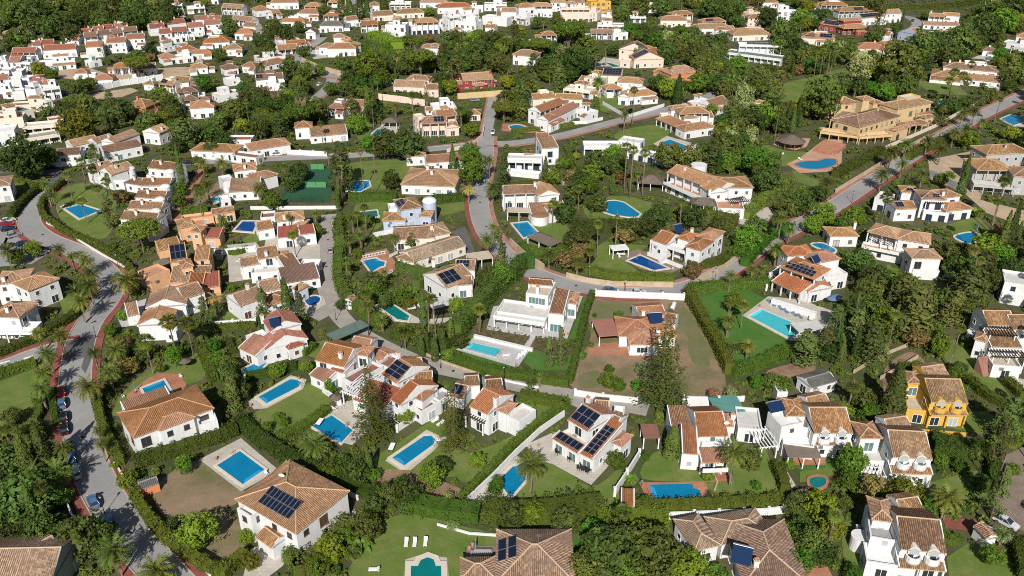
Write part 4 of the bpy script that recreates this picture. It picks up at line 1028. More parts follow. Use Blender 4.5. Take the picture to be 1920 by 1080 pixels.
def furn(kind):
    if kind in FURN: return FURN[kind]
    P = []
    if kind.startswith('lounger'):
        fm = FABRICB if kind.endswith('b') else FABRIC
        for y in (-.3, .3): mb = MB(); mb.abox(-.95, .95, y - .03, y + .03, .26, .33); P.append(('rail', mb.mesh('rail', WHITEP)))
        mb = MB(); mb.box((-.95, -.33, .33), (1.25, 0, 0), (0, .66, 0), (0, 0, .1)); mb.box((.3, -.33, .33), (.65, 0, .4), (0, .66, 0), (-.05, 0, .1)); P.append(('cushion', mb.mesh('cushion', fm)))
        for x in (-.8, .75):
            for y in (-.28, .28): mb = MB(); mb.tube((x, y, 0), (x, y, .28), .03, .03, 5); P.append(('leg', mb.mesh('leg', WHITEP)))
    elif kind == 'parasol':
        mb = MB(); mb.tube((0, 0, 0), (0, 0, 2.7), .035, .03, 6); P.append(('pole', mb.mesh('pole', WHITEP)))
        mb = MB(); mb.tube((0, 0, 1.0), (0, 0, 2.6), .22, .05, 8); P.append(('folded_canopy', mb.mesh('folded_canopy', FABRICB)))
        mb = MB(); mb.tube((0, 0, 0), (0, 0, .1), .35, .3, 10); P.append(('base', mb.mesh('base', DARKM)))
    elif kind in ('thatch', 'blueparasol', 'whiteparasol'):
        mb = MB(); mb.tube((0, 0, 0), (0, 0, 2.4), .06, .05, 6); P.append(('pole', mb.mesh('pole', WOODB)))
        mb = MB(); mb.tube((0, 0, 1.95), (0, 0, 2.65), 1.45, .08, 12); P.append(('canopy', mb.mesh('canopy', THATCH if kind == 'thatch' else FABRICB if kind[0] == 'b' else FABRIC)))
    elif kind.startswith('table'):
        mb = MB(); mb.abox(-1.1, 1.1, -.5, .5, .70, .76); P.append(('table_top', mb.mesh('table_top', DARKM if kind.endswith('d') else WHITEP)))
        for x in (-.95, .95):
            for y in (-.4, .4): mb = MB(); mb.abox(x - .04, x + .04, y - .04, y + .04, 0, .7); P.append(('leg', mb.mesh('leg', DARKM)))
    elif kind.startswith('chair'):
        m = DARKM if kind.endswith('d') else WHITEP
        mb = MB(); mb.abox(-.26, .26, -.26, .26, .42, .48); P.append(('seat', mb.mesh('seat', m))); mb = MB(); mb.box((-.26, .22, .48), (.52, 0, 0), (0, .04, 0), (0, .1, .45)); P.append(('backrest', mb.mesh('backrest', m)))
        for x in (-.22, .22):
            for y in (-.22, .22): mb = MB(); mb.abox(x - .025, x + .025, y - .025, y + .025, 0, .42); P.append(('leg', mb.mesh('leg', m)))
    elif kind == 'sofa':
        mb = MB(); mb.abox(-1.5, 1.5, -.5, .5, .1, .45); P.append(('seat', mb.mesh('seat', flatm('g')))); mb = MB(); mb.abox(-1.5, 1.5, .3, .55, .45, .85); P.append(('backrest', mb.mesh('backrest', flatm('g'))))
        mb = MB(); mb.abox(-1.7, -1.5, -.5, .55, .1, .65); mb.abox(1.5, 1.7, -.5, .55, .1, .65); P.append(('armrest', mb.mesh('armrest', flatm('g'))))
    elif kind == 'lamp':
        mb = MB(); mb.tube((0, 0, 0), (0, 0, 3.6), .07, .05, 7); mb.tube((0, 0, 0), (0, 0, .5), .14, .1, 8); P.append(('post', mb.mesh('post', DARKM)))
        mb = MB(); mb.tube((0, 0, 3.6), (0, 0, 4.05), .13, .24, 6); P.append(('lantern_glass', mb.mesh('lantern_glass', LAMPG))); mb = MB(); mb.tube((0, 0, 4.05), (0, 0, 4.3), .3, .05, 6); P.append(('lantern_cap', mb.mesh('lantern_cap', DARKM)))
    elif kind == 'pot':
        mb = MB(); mb.tube((0, 0, 0), (0, 0, .6), .22, .34, 10); P.append(('pot', mb.mesh('pot', ridgem('o'))))
    elif kind == 'tank':
        mb = MB(); mb.tube((-1.3, 0, .8), (1.3, 0, .8), .55, .55, 14); mb.tube((1.3, 0, .8), (1.6, 0, .8), .55, .2, 14); mb.tube((-1.6, 0, .8), (-1.3, 0, .8), .2, .55, 14); P.append(('tank', mb.mesh('tank', WHITEP)))
        for x in (-.8, .8): mb = MB(); mb.abox(x - .1, x + .1, -.5, .5, 0, .4); P.append(('leg', mb.mesh('leg', KERB)))
    FURN[kind] = P; return P
FN = {'lounger': 'sun_lounger', 'loungerb': 'sun_lounger', 'parasol': 'folded_parasol', 'thatch': 'thatched_parasol', 'blueparasol': 'parasol', 'whiteparasol': 'parasol', 'table': 'garden_table', 'tabled': 'garden_table', 'chair': 'garden_chair', 'chaird': 'garden_chair', 'sofa': 'garden_sofa', 'lamp': 'street_lamp', 'pot': 'plant_pot', 'tank': 'gas_tank'}
def put(kind, px, py, rz, what, z=0.09, sc=1.0):
    p = G(px, py, z); nm = FN[kind]; r = ob(nm, None, None, (p.x, p.y, z), (sc, sc, sc), rz); r.empty_display_size = .2
    for n, me in furn(kind): ob(n, me, r)
    c = nm.replace('_', ' ').split()[-1] if kind != 'tank' else 'gas tank'
    later(r, what, c, nm.replace('_', ' ') + 's', (p.x, p.y, 0)); return r
def person(px, py, rz, shirt, trousers, label, z=0.05):
    p = G(px, py, z); mb = MB(); secs = []
    sk = m_plain('skin', (0.42, 0.24, 0.16), 0.6); sm = m_plain('shirt_' + shirt[0], shirt[1], 0.9); tm = m_plain('trousers_' + trousers[0], trousers[1], 0.9); hm = m_plain('dark_hair', (0.03, 0.02, 0.015), 0.8)
    V = [(0, 0, .95), (0, 0, 1.2), (0, 0, 1.42), (0, 0, 1.52), (0, .02, 1.66), (0, .02, 1.74)]; R = [.15, .14, .16, .06, .10, .07]; E = [(0, 1), (1, 2), (2, 3), (3, 4), (4, 5)]
    for sg in (-1, 1):
        i = len(V); V += [(sg * .09, 0, .88), (sg * .11, .02 * sg, .5), (sg * .11, -.04 * sg, .08), (sg * .11, .12 - .04 * sg, .03)]; R += [.10, .065, .045, .04]; E += [(0, i), (i, i + 1), (i + 1, i + 2), (i + 2, i + 3)]
        j = len(V); V += [(sg * .2, 0, 1.4), (sg * .26, .02, 1.13), (sg * .25, .16, .95), (sg * .25, .22, .90)]; R += [.065, .05, .038, .035]; E += [(2, j), (j, j + 1), (j + 1, j + 2), (j + 2, j + 3)]
    me = bpy.data.meshes.new('person'); me.from_pydata(V, E, []); o = ob('person', me, None, p, None, rz)
    sv = o.modifiers.new('skin', 'SKIN')
    for k, v in enumerate(me.skin_vertices[0].data): v.radius = (R[k], R[k] * .8); v.use_root = (k == 0)
    o.modifiers.new('sub', 'SUBSURF').levels = 1
    dg = bpy.context.evaluated_depsgraph_get(); me2 = bpy.data.meshes.new_from_object(o.evaluated_get(dg)); o.modifiers.clear(); o.data = me2
    me2.materials.clear()
    for m in (sk, sm, tm, hm): me2.materials.append(m)
    for f in me2.polygons:
        c = f.center; f.material_index = 3 if (c.z > 1.68 or (c.z > 1.58 and c.y < -.02)) else 0 if c.z > 1.47 or (abs(c.x) > .2 and c.z < 1.2) else 1 if c.z > .93 else 2
    tag(o, label, 'person'); return o
# ================================================================== THE PLACE
# ---- ground
mb = MB(); n = 30
mb.face([(-4000, -600, 0), (4000, -600, 0), (4000, 7000, 0), (-4000, 7000, 0)])
tag(ob('ground', mb.mesh('ground', GROUND)), kind='structure')
# ---- roads
MAINL = [(95, 350), (72, 372), (55, 400), (58, 425), (85, 447), (140, 470), (180, 495), (205, 520), (208, 545), (195, 572), (170, 602), (152, 640), (143, 690), (141, 740), (148, 790), (160, 845), (182, 905), (215, 962), (255, 1015), (305, 1075), (345, 1120)]
road(MAINL, 6.6, ASPH, REDP, REDP)
road([(142, 648), (110, 652), (62, 666), (20, 682), (-40, 702)], 5.6, ASPH, None, REDP)
road([(-20, 322), (40, 320), (85, 322), (115, 330), (100, 348)], 6.0, ASPHD, None, None)
road([(926, 182), (922, 205), (916, 235), (911, 258)], 4.4, ASPH, None, PINKP, pw=1.0)
ROADC = [(911, 256), (910, 266), (910, 290), (902, 325), (898, 355), (899, 395), (910, 430), (932, 462), (962, 490), (1000, 512), (1060, 532), (1140, 547), (1210, 549), (1275, 542), (1330, 524), (1385, 492), (1432, 456), (1490, 427), (1550, 396), (1620, 350), (1695, 302), (1760, 262), (1830, 222), (1890, 193), (1950, 165)]
road(ROADC, 6.2, ASPH, PINKP, REDP, pw=1.5)
road([(910, 262), (880, 272), (800, 281), (720, 288), (640, 293), (560, 296), (470, 300), (330, 306)], 5.2, ASPH, None, PINKP, pw=1.2)
road([(915, 268), (960, 268), (1035, 257), (1095, 243), (1160, 226), (1250, 205), (1307, 190), (1345, 172)], 5.6, ASPH, None, PINKP)
LANEP = [(617, 402), (614, 440), (609, 475), (608, 510), (614, 545), (628, 578), (652, 608), (690, 634), (740, 660), (800, 684), (880, 702), (960, 720), (1050, 738), (1130, 752), (1215, 768)]
road(LANEP, 5.0, LANE, None, None, 'lane')
road([(628, 572), (600, 588), (585, 596)], 5.5, LANE, None, None, 'lane')
road([(650, 147), (615, 141), (585, 128), (562, 113), (566, 98), (592, 82), (606, 70)], 5.0, ASPH, PINKP, None)
road([(570, 196), (588, 186), (606, 172), (618, 158), (622, 146)], 5.0, ASPH, None, PINKP)
road([(1700, 62), (1720, 48), (1712, 36), (1690, 30), (1640, 26)], 7.0, ASPH, None, None)
road([(140, 172), (132, 182), (150, 190), (185, 192)], 5.0, ASPHD, None, None)
area('parking_bay', [(0, 475), (20, 440), (0, 420), (-30, 400), (-40, 480), (0, 500), (60, 495), (92, 475), (75, 452), (40, 430), (18, 425)], ASPH)
area('road_patch', [(120, 640), (180, 628), (178, 645), (168, 682), (160, 700), (152, 690), (158, 670), (135, 678), (112, 672)], ASPHD, z=0.085)
area('road_marking', [(0, 681), (18, 676), (19, 678), (0, 684)], WHITEP, z=0.1); area('road_marking', [(44, 672), (62, 667), (63, 669), (45, 675)], WHITEP, z=0.1)
area('driveway', [(1868, 862), (1935, 830), (1935, 1000), (1900, 990), (1866, 965)], COBBLE)
area('driveway', [(580, 1050), (620, 1038), (600, 1085), (572, 1085)], COBBLE)
area('driveway', [(845, 435), (872, 425), (890, 470), (885, 480), (870, 478), (872, 458)], ASPHD)
area('driveway', [(1395, 400), (1440, 388), (1450, 400), (1432, 430), (1400, 425), (1365, 410)], STONE)
area('driveway', [(1765, 520), (1790, 492), (1805, 515), (1790, 520)], STONE); area('driveway', [(1872, 708), (1890, 706), (1925, 712), (1925, 730), (1895, 728)], STONE)
area('driveway', [(1040, 745), (1180, 775), (1170, 800), (1150, 795)], LANE)
area('path', [(330, 420), (345, 412), (360, 375), (385, 318), (372, 316), (345, 372), (320, 415), (305, 422)], TERRA)
area('path', [(1580, 986), (1588, 985), (1600, 1062), (1592, 1064)], STONE)
area('path', [(1143, 565), (1152, 564), (1180, 592), (1172, 594)], STONE); area('path', [(1455, 865), (1462, 862), (1492, 910), (1484, 916)], STONE)
# ---- lawns, yards, beds
for q in ([(105, 370), (125, 350), (165, 345), (215, 370), (215, 405), (205, 440), (180, 448), (140, 432), (110, 405)],
          [(452, 800), (486, 768), (560, 728), (588, 715), (606, 730), (622, 752), (575, 785), (530, 808), (490, 815)],
          [(700, 860), (740, 835), (800, 795), (826, 790), (850, 830), (905, 870), (885, 890), (800, 895), (720, 885)],
          [(868, 905), (910, 885), (960, 830), (1050, 762), (985, 742), (970, 760), (1000, 790), (935, 830), (880, 850), (850, 870)],
          [(985, 905), (1035, 868), (1108, 912), (1160, 880), (1165, 900), (1150, 945), (985, 942)],
          [(1205, 898), (1225, 850), (1278, 848), (1310, 885), (1420, 838), (1440, 855), (1455, 935), (1320, 938), (1320, 905)],
          [(700, 1000), (740, 968), (800, 962), (860, 985), (935, 1003), (935, 1030), (872, 1026), (872, 1090), (660, 1090)],
          [(1130, 455), (1160, 458), (1215, 462), (1170, 486), (1195, 508), (1150, 512), (1100, 497)],
          [(985, 415), (1040, 412), (1066, 428), (1060, 446), (1020, 462), (985, 452)],
          [(1095, 392), (1130, 372), (1170, 368), (1215, 378), (1250, 398), (1230, 415), (1160, 418), (1110, 412)],
          [(1105, 178), (1160, 182), (1170, 202), (1135, 210), (1118, 208)],
          [(1150, 255), (1185, 240), (1240, 234), (1255, 250), (1228, 272), (1180, 270)],
          [(1400, 292), (1435, 272), (1470, 282), (1530, 287), (1530, 298), (1480, 310), (1440, 312)],
          [(1465, 160), (1520, 145), (1585, 128), (1595, 145), (1520, 175), (1480, 205), (1465, 195)],
          [(650, 308), (765, 300), (768, 325), (745, 350), (705, 356), (650, 345)], [(668, 384), (725, 378), (725, 392), (715, 425), (690, 430), (668, 415)],
          [(812, 386), (870, 378), (872, 395), (830, 405)], [(655, 232), (700, 228), (690, 258), (672, 262)], [(416, 575), (462, 560), (478, 590), (418, 604)],
          [(452, 452), (480, 430), (492, 445), (478, 460)], [(-10, 720), (62, 692), (82, 720), (76, 785), (-10, 800)],
          [(212, 768), (232, 735), (270, 700), (300, 683), (372, 662), (385, 705), (347, 720), (300, 700), (252, 735), (250, 775), (215, 780)],
          [(1765, 655), (1800, 638), (1850, 690), (1895, 745), (1880, 752), (1795, 700)], [(1740, 905), (1840, 880), (1852, 935), (1745, 938)],
          [(1775, 1045), (1825, 1012), (1910, 1062), (1900, 1090), (1780, 1090)], [(1500, 885), (1562, 868), (1575, 880), (1545, 900), (1500, 905)],
          [(1765, 425), (1832, 405), (1855, 430), (1795, 445)], [(1575, 980), (1600, 975), (1625, 1070), (1585, 1080)], [(20, 338), (70, 338), (66, 350), (30, 358)],
          [(1478, 1085), (1478, 1085.5), (1482, 1085)], [(110, 560), (145, 545), (160, 575), (120, 590)], [(1710, 150), (1790, 158), (1820, 180), (1745, 175)],
          [(1095, 715), (1095, 715.5), (1096, 715)], [(1755, 780), (1850, 770), (1872, 790), (1840, 815), (1770, 800)], [(560, 660), (600, 640), (625, 635), (600, 675), (585, 670)],
          [(1485, 318), (1525, 335), (1560, 340), (1530, 352), (1490, 340)]):
    if abs(area2(q)) > 60: area('lawn', q, LAWN, len(q) > 5)
for q in ([(1300, 556), (1392, 540), (1448, 566), (1396, 590), (1482, 642), (1470, 655), (1372, 682), (1345, 640), (1318, 592)], [(845, 657), (888, 624), (896, 632), (858, 656), (968, 690), (850, 672)],
          [(1064, 637), (1092, 578), (1080, 548), (1108, 550), (1088, 640), (1072, 695), (1000, 695), (982, 678), (995, 650)], [(1072, 1010), (1102, 998), (1108, 1065), (1080, 1085)],
          [(1545, 825), (1590, 812), (1600, 880), (1555, 880), (1540, 860)], [(835, 660), (850, 650), (960, 690), (955, 700), (860, 680)], [(1500, 850), (1545, 845), (1548, 878), (1505, 884), (1482, 872)]):
    area('lawn', q, LAWNG)
for q in ([(1112, 562), (1282, 566), (1318, 620), (1345, 665), (1352, 742), (1200, 745), (1075, 730), (1085, 680), (1108, 630)], [(292, 912), (375, 862), (458, 920), (432, 950), (342, 978), (300, 960)], [(345, 985), (420, 960), (475, 1005), (425, 1055), (360, 1035)],
          [(355, 395), (420, 330), (432, 345), (400, 378), (370, 398)]):
    area('dry_lawn', q, DRY, True)
for q in ([(690, 905), (730, 880), (800, 893), (872, 922), (868, 948), (790, 935), (720, 925)], [(1440, 695), (1500, 680), (1530, 690), (1495, 712), (1450, 710)], [(1660, 690), (1710, 660), (1740, 700), (1700, 760), (1660, 740)]):
    area('bare_soil', q, SOIL, True)
for q in ([(1740, 300), (1830, 282), (1850, 330), (1838, 375), (1920, 395), (1920, 425), (1850, 400), (1800, 355), (1745, 340)], [(110, 132), (170, 128), (205, 140), (150, 150), (108, 146)], [(215, 140), (300, 128), (360, 125), (365, 140), (320, 146), (230, 158)], [(155, 178), (245, 165), (260, 170), (230, 182), (165, 188)]):
    area('bare_earth', q, SAND)
area('planted_bed', [(882, 610), (895, 604), (996, 628), (988, 655), (890, 630)], BED); area('planted_bed', [(1004, 628), (1080, 636), (1072, 668), (1045, 672), (992, 655)], BED)
for q in ([(1116, 566), (1190, 570), (1192, 592), (1150, 615), (1118, 618)], [(1252, 572), (1284, 576), (1312, 622), (1335, 662), (1312, 668), (1280, 618), (1262, 600)], [(1085, 705), (1120, 695), (1135, 722), (1090, 728)], [(1290, 640), (1322, 650), (1330, 690), (1300, 680)]): area('weedy_grass', q, m_ground('weedy_grass_turf', ((0.135, 0.155, 0.055), (0.19, 0.155, 0.10)), (0.22,), .5), True)
# ---- paved terraces and pool decks
for q, m in (([(374, 862), (452, 822), (518, 878), (505, 892), (452, 922)], STONE), ([(236, 742), (277, 710), (302, 699), (338, 703), (350, 722), (322, 760), (250, 775)], TERRA), ([(465, 752), (545, 704), (575, 712), (568, 730), (500, 766), (476, 768)], STONE),
             ([(575, 800), (640, 755), (690, 745), (700, 800), (660, 835), (620, 825)], STONE), ([(722, 864), (800, 806), (825, 818), (820, 840), (770, 882), (750, 882)], STONE), ([(760, 1050), (790, 1040), (838, 1046), (842, 1090), (758, 1090)], STONE),
             ([(985, 835), (1035, 812), (1110, 800), (1145, 870), (1108, 910), (1035, 870), (1008, 866)], STONE), ([(875, 942), (925, 895), (970, 855), (1005, 870), (960, 930), (920, 950)], STONE),
             ([(1198, 905), (1320, 903), (1332, 925), (1318, 940), (1216, 942)], TERRA), ([(1318, 886), (1365, 880), (1368, 902), (1322, 905)], TERRA), ([(1392, 592), (1440, 556), (1500, 562), (1580, 590), (1545, 642), (1482, 640)], STONE),
             ([(912, 618), (925, 575), (1030, 560), (1094, 552), (1062, 640), (1000, 632)], GREYP), ([(855, 656), (895, 629), (994, 656), (970, 690)], GREYP), ([(996, 628), (1006, 630), (988, 660), (978, 655)], GREYP),
             ([(1104, 646), (1180, 640), (1180, 669), (1100, 668)], TERRA), ([(1178, 660), (1262, 655), (1264, 668), (1178, 670)], TERRA), ([(1160, 482), (1195, 467), (1290, 498), (1260, 512), (1225, 510), (1200, 505)], COBBLE),
             ([(672, 478), (725, 466), (750, 506), (697, 522)], TERRA), ([(700, 575), (725, 565), (790, 600), (850, 595), (830, 608), (770, 606), (740, 604)], STONE), ([(1475, 308), (1500, 296), (1515, 285), (1545, 262), (1580, 262), (1578, 305), (1560, 322), (1500, 325)], TERRAL), ([(1450, 272), (1458, 258), (1520, 260), (1512, 276), (1490, 282)], TERRAL),
             ([(395, 370), (418, 355), (440, 360), (432, 378), (400, 384)], STONE), ([(218, 590), (250, 568), (275, 560), (262, 610), (228, 614)], GREYP), ([(695, 250), (720, 232), (750, 232), (745, 250), (725, 258), (695, 262)], STONE), ([(942, 232), (975, 232), (1015, 245), (1000, 250), (940, 246)], TERRA),
             ([(1225, 270), (1250, 255), (1320, 275), (1300, 290), (1262, 290)], STONE), ([(572, 97), (600, 92), (615, 108), (585, 112)], STONE), ([(1490, 845), (1545, 842), (1548, 872), (1485, 872)], TERRA), ([(1620, 1050), (1700, 1052), (1700, 1090), (1618, 1090)], TERRA), ([(1500, 1050), (1545, 1050), (1565, 1090), (1500, 1090)], TERRA),
             ([(875, 1026), (934, 1024), (934, 1062), (872, 1062)], COBBLE), ([(1768, 970), (1832, 975), (1838, 998), (1772, 990)], REDP), ([(1115, 105), (1165, 112), (1170, 125), (1110, 125)], STONE), ([(1880, 228), (1925, 212), (1925, 238), (1905, 240)], STONE), ([(640, 975), (665, 955), (675, 985), (650, 1000)], STONE),
             ([(470, 1030), (510, 1015), (548, 1035), (530, 1062), (500, 1085), (455, 1085)], STONE), ([(530, 585), (560, 560), (605, 555), (612, 570), (580, 590)], STONE), ([(1745, 815), (1840, 832), (1838, 838), (1744, 822)], TERRA), ([(425, 460), (480, 455), (500, 480), (500, 520), (430, 530)], STONE), ([(500, 440), (560, 440), (600, 460), (600, 520), (540, 545), (480, 545)], STONE), ([(1820, 110), (1860, 95), (1885, 98), (1850, 112)], STONE)):
    area('terrace_paving', q, m)
# ---- pools
pool('large blue pool beside the white house with two rows of panels', [(407, 874), (450, 847), (497, 882), (456, 910)], cop=.5)
pool('blue pool on brick terrace behind the red-tiled house', [(267, 729), (307, 714), (323, 740), (282, 757)])
pool('blue pool with rounded end on the lawn below the red gable house', [(484, 746), (545, 712), (556, 713), (565, 718), (560, 727), (500, 758)], cop=.7)
pool('blue pool half shaded beneath the tiered pines', [(585, 800), (622, 780), (662, 808), (640, 832), (618, 822)], cop=.4)
pool('long bright blue pool with pale rim on lawn', [(735, 860), (795, 819), (808, 818), (816, 825), (813, 835), (758, 875)], cop=.7)
pool('dark green pool with semicircular head on the big lower lawn', [(771, 1062), (784, 1062), (790, 1051), (802, 1046), (813, 1050), (817, 1062), (827, 1062), (828, 1092), (770, 1092)], 't', cop=1.0)
pool('curved blue pool partly hidden by date palm', [(934, 903), (962, 876), (990, 868), (985, 902), (957, 935)])
pool('rectangular blue pool with stepped end behind clipped hedge', [(1217, 910), (1297, 908), (1300, 916), (1312, 920), (1312, 932), (1295, 938), (1226, 943)], cmat=TERRA)
pool('turquoise pool with blue loungers along its edge', [(1404, 594), (1427, 581), (1505, 614), (1482, 636)], 'a', cop=.4)
pool('pale aqua pool on grey deck of the modern villa', [(873, 655), (884, 643), (940, 656), (930, 670)], 'a', cop=.5, cmat=GREYP)
pool('emerald green pool under palms by the lane', [(707, 574), (727, 566), (768, 594), (764, 603), (745, 600)], 't')
pool('dark blue pool in front of the arcaded villa', [(1178, 490), (1200, 480), (1252, 504), (1226, 508)], 'd')
pool('blue pool with scalloped end and wide lawn', [(1133, 382), (1140, 378), (1152, 377), (1163, 379), (1170, 381), (1200, 402), (1196, 407), (1180, 408), (1150, 404), (1134, 399), (1140, 394), (1133, 390)])
pool('bright blue kidney pool of the yellow mansion', [(1492, 308), (1510, 303), (1535, 302), (1550, 298), (1566, 300), (1566, 309), (1550, 315), (1528, 318), (1505, 316)], sm=True, cmat=TERRA)
pool('blue pool below the thatched gazebo roof', [(960, 420), (988, 417), (1008, 437), (982, 447)])
pool('royal blue square pool with wide pale rim', [(441, 433), (456, 416), (483, 416), (474, 436)], 'd', cop=.8)
pool('blue pool with stepped corner in palm garden', [(122, 392), (150, 384), (188, 396), (150, 411)], cop=.7)
pool('blue pool on terracotta terrace with balustrade', [(680, 490), (705, 485), (712, 490), (722, 492), (720, 500), (712, 502), (697, 512)])
pool('teal rectangular pool beside the lilac house', [(674, 399), (706, 395), (709, 407), (677, 410)], 't')
pool('blue pool with white rim below the tennis court', [(648, 358), (662, 340), (691, 340), (694, 350), (676, 360)])
pool('blue pool by the lawn of the two-tier hipped villa', [(1237, 268), (1255, 262), (1298, 278), (1276, 286)])
pool('teal pool by the small dark pavilion', [(697, 254), (708, 243), (731, 243), (734, 251), (718, 255)], 't')
pool('kidney pool on the lawn of the terraced villa', [(1790, 446), (1805, 439), (1825, 437), (1835, 442), (1832, 452), (1815, 457)], sm=True)
pool('small crescent pool behind the long bay-windowed villa', [(1522, 459), (1540, 457), (1555, 463), (1566, 470), (1560, 475), (1540, 468)], sm=True)
pool('dark teal round pool among shrubs', [(1518, 900), (1530, 895), (1545, 897), (1548, 908), (1535, 916), (1520, 912)], 't', sm=True, cmat=TERRA)
pool('tiny plunge pool beside the round pool', [(1503, 922), (1512, 920), (1514, 930), (1505, 934)], cmat=TERRA)
pool('small blue pool beside the narrow cypress', [(572, 562), (590, 556), (600, 560), (597, 569), (580, 574)], 'd', sm=True)
pool('half-hidden blue pool below the red gable house', [(456, 694), (478, 683), (502, 681), (480, 703), (462, 706)])
pool('small aqua pool in front of the flat terraced villa', [(393, 377), (400, 371), (416, 370), (414, 379)], 'a', cop=.3)
pool('round pool by the striped-roof house', [(955, 238), (968, 235), (981, 237), (983, 242), (962, 244)], sm=True)
pool('blue pool at the right edge beside the upper road', [(1876, 224), (1895, 216), (1920, 220), (1925, 228), (1900, 236)], 'b')
pool('blue pool below the tall palms of the two-tier villa', [(1752, 188), (1770, 187), (1785, 193), (1765, 197)])
pool('aqua pool in front of the solar twin-gable villa', [(1133, 117), (1145, 119), (1165, 126), (1150, 127)], 't')
pool('pool on the terrace of the beige bungalow', [(703, 156), (730, 153), (735, 157), (712, 161)])
pool('round pool above the curving road', [(576, 103), (586, 101), (592, 104), (584, 107)], 't', sm=True)
pool('pool beside the white pavilion at upper edge', [(1838, 109), (1858, 107), (1865, 112), (1850, 114)])
pool('small pool beneath the modern teal-glass villa', [(1328, 110), (1340, 108), (1345, 112), (1334, 114)], 'a')
pool('pool among the terraced white row houses', [(238, 100), (270, 97), (274, 101), (245, 103)], 'a', cop=.9)
pool('pale pool behind the peach villa', [(447, 490), (462, 482), (472, 484), (466, 494)], 'a')
pool('small pool beside the red house', [(845, 148), (854, 145), (856, 150), (846, 152)])
# ---- iron covers and drains in the carriageways
cm = MB(); cm.tube((0, 0, 0), (0, 0, .012), .38, .38, 12); cmd = cm.mesh('manhole_cover', DARKM)
for x, y in ((178, 603), (28, 686), (145, 720), (155, 820), (190, 925), (240, 998), (80, 440), (160, 482), (902, 340), (900, 380), (912, 425), (1080, 536), (1240, 546), (1400, 482), (1520, 412), (612, 500), (615, 450), (700, 642), (850, 696), (1000, 729)):
    p = G(x, y); o = ob('manhole_cover', cmd, None, (p.x, p.y, .09)); later(o, 'round iron manhole cover', 'manhole cover', 'manhole covers', p)
# ---- the nearest houses
h = House('house with weathered brown roof at the lower left corner', 'n', 'e')
h.add(-70, 1096, 96, 1092, 10.5, 4.6, 'G', 24).add(60, 1062, 116, 1032, 6, 4.2, 'G', 24, win=0)
h = House('white house with two rows of black panels', 'w', 't', frame=FRAMEB)
h.add(440, 936, 555, 1002, 13, 6.2, 'H', 20, so=((.30, .80, .10, .37, 8, 2),), dish=((.25, .62),)).add(478, 1006, 508, 1028, 4.0, 3.2, 'G', 22, win=0)
h.add(444, 953, 470, 969, 3.2, 6.0, 'F', rc='w').add(505, 893, 540, 905, 5, 5.2, 'H', 20)
h = House('white house with red hipped roof over brick terrace', 'w', 'o', frame=FRAMEB)
h.add(249, 822, 402, 765, 10.5, 6.2, 'H', 20).add(298, 808, 367, 782, 5, 6.3, 'H', 20).add(236, 776, 322, 745, 3.4, 3.6, 'S', 18, win=0).add(372, 798, 408, 788, 6, 4.6, 'F', rc='w')
h = House('white house with brown roof and conservatory by the lane', 'w', 'o')
h.add(590, 675, 645, 688, 9.5, 5.6, 'G', 22, ch=((.75, .2),)).add(579, 702, 610, 717, 5.5, 3.0, 'S', 14, rc='r', glass=GLASSG, fr=FRAMEW).add(618, 692, 645, 700, 4.0, 4.4, 'S', 8, rc='R', win=0)
h.add(640, 707, 662, 719, 9.0, 3.4, 'F', rc='m').add(666, 664, 690, 668, 4.2, 6.2, 'H', 22).add(655, 646, 690, 653, 5, 4.4, 'G', 20).add(690, 666, 714, 678, 5, 3.0, 'G', 16, win=0)
h.add(612, 628, 629, 639, 10, 2.8, 'C', rc='n', wc='n')
h = House('white solar-roofed house with striped pergola', 'w', 'o')
h.add(715, 701, 744, 719, 9.5, 5.6, 'G', 24, so=((.08, .95, .06, .44, 2, 3),), ch=((.05, .5),)).add(762, 694, 796, 687, 5, 4.6, 'G', 20, rc='b', win=0)
h.add(640, 736, 690, 753, 8.0, 3.3, 'P', rc='w').add(697, 712, 735, 728, 4.2, 3.6, 'P', rc='w').add(660, 748, 722, 768, 6.5, 3.0, 'S', 12, rc='r', glass=GLASSG)
h.add(706, 680, 730, 690, 5, 3.2, 'F', rc='m')
h = House('white gabled house beside the tiered pine', 'w', 'o')
h.add(732, 748, 750, 760, 10.5, 5.4, 'G', 24).add(772, 744, 792, 752, 4.6, 5.2, 'H', 22).add(776, 718, 812, 716, 5.5, 4.4, 'G', 20, rc='b', win=0).add(776, 763, 790, 772, 5.5, 3.4, 'F', rc='m').add(798, 745, 818, 756, 5, 3.2, 'F', rc='g')
h = House('white house with dark pergola on long lawn', 'w', 'o')
h.add(880, 761, 914, 777, 9, 5.6, 'G', 24, ch=((1.0, .3),)).add(930, 768, 950, 776, 4.2, 5.2, 'H', 22).add(912, 735, 945, 732, 6, 4.8, 'G', 20, rc='b', win=0).add(870, 778, 905, 795, 5, 3.2, 'P', rc='k')
h.add(948, 778, 974, 791, 5.5, 4.2, 'F', rc='l').add(842, 742, 868, 748, 7, 3.0, 'G', 16, rc='b', win=0, so=((.0, .7, .08, .45, 2, 1),)).add(872, 724, 900, 722, 5, 3.8, 'G', 20, rc='b', win=0)
h = House('white house with many roof panels and pale terrace', 'w', 'o')
h.add(1064, 786, 1102, 809, 8.5, 5.8, 'G', 23, so=((.06, .98, .05, .46, 3, 2),), ch=((.02, .7),)).add(1034, 821, 1084, 851, 2.4, 3.1, 'S', 14, so=((.08, .95, .15, .9, 5, 1),), glass=GLASSG)
h.add(1086, 849, 1112, 862, 10.5, 3.4, 'S', 13, so=((.15, .85, .06, .8, 2, 6),), glass=GLASSG).add(1048, 812, 1086, 840, 5.5, 3.2, 'F', rc='s', win=0)
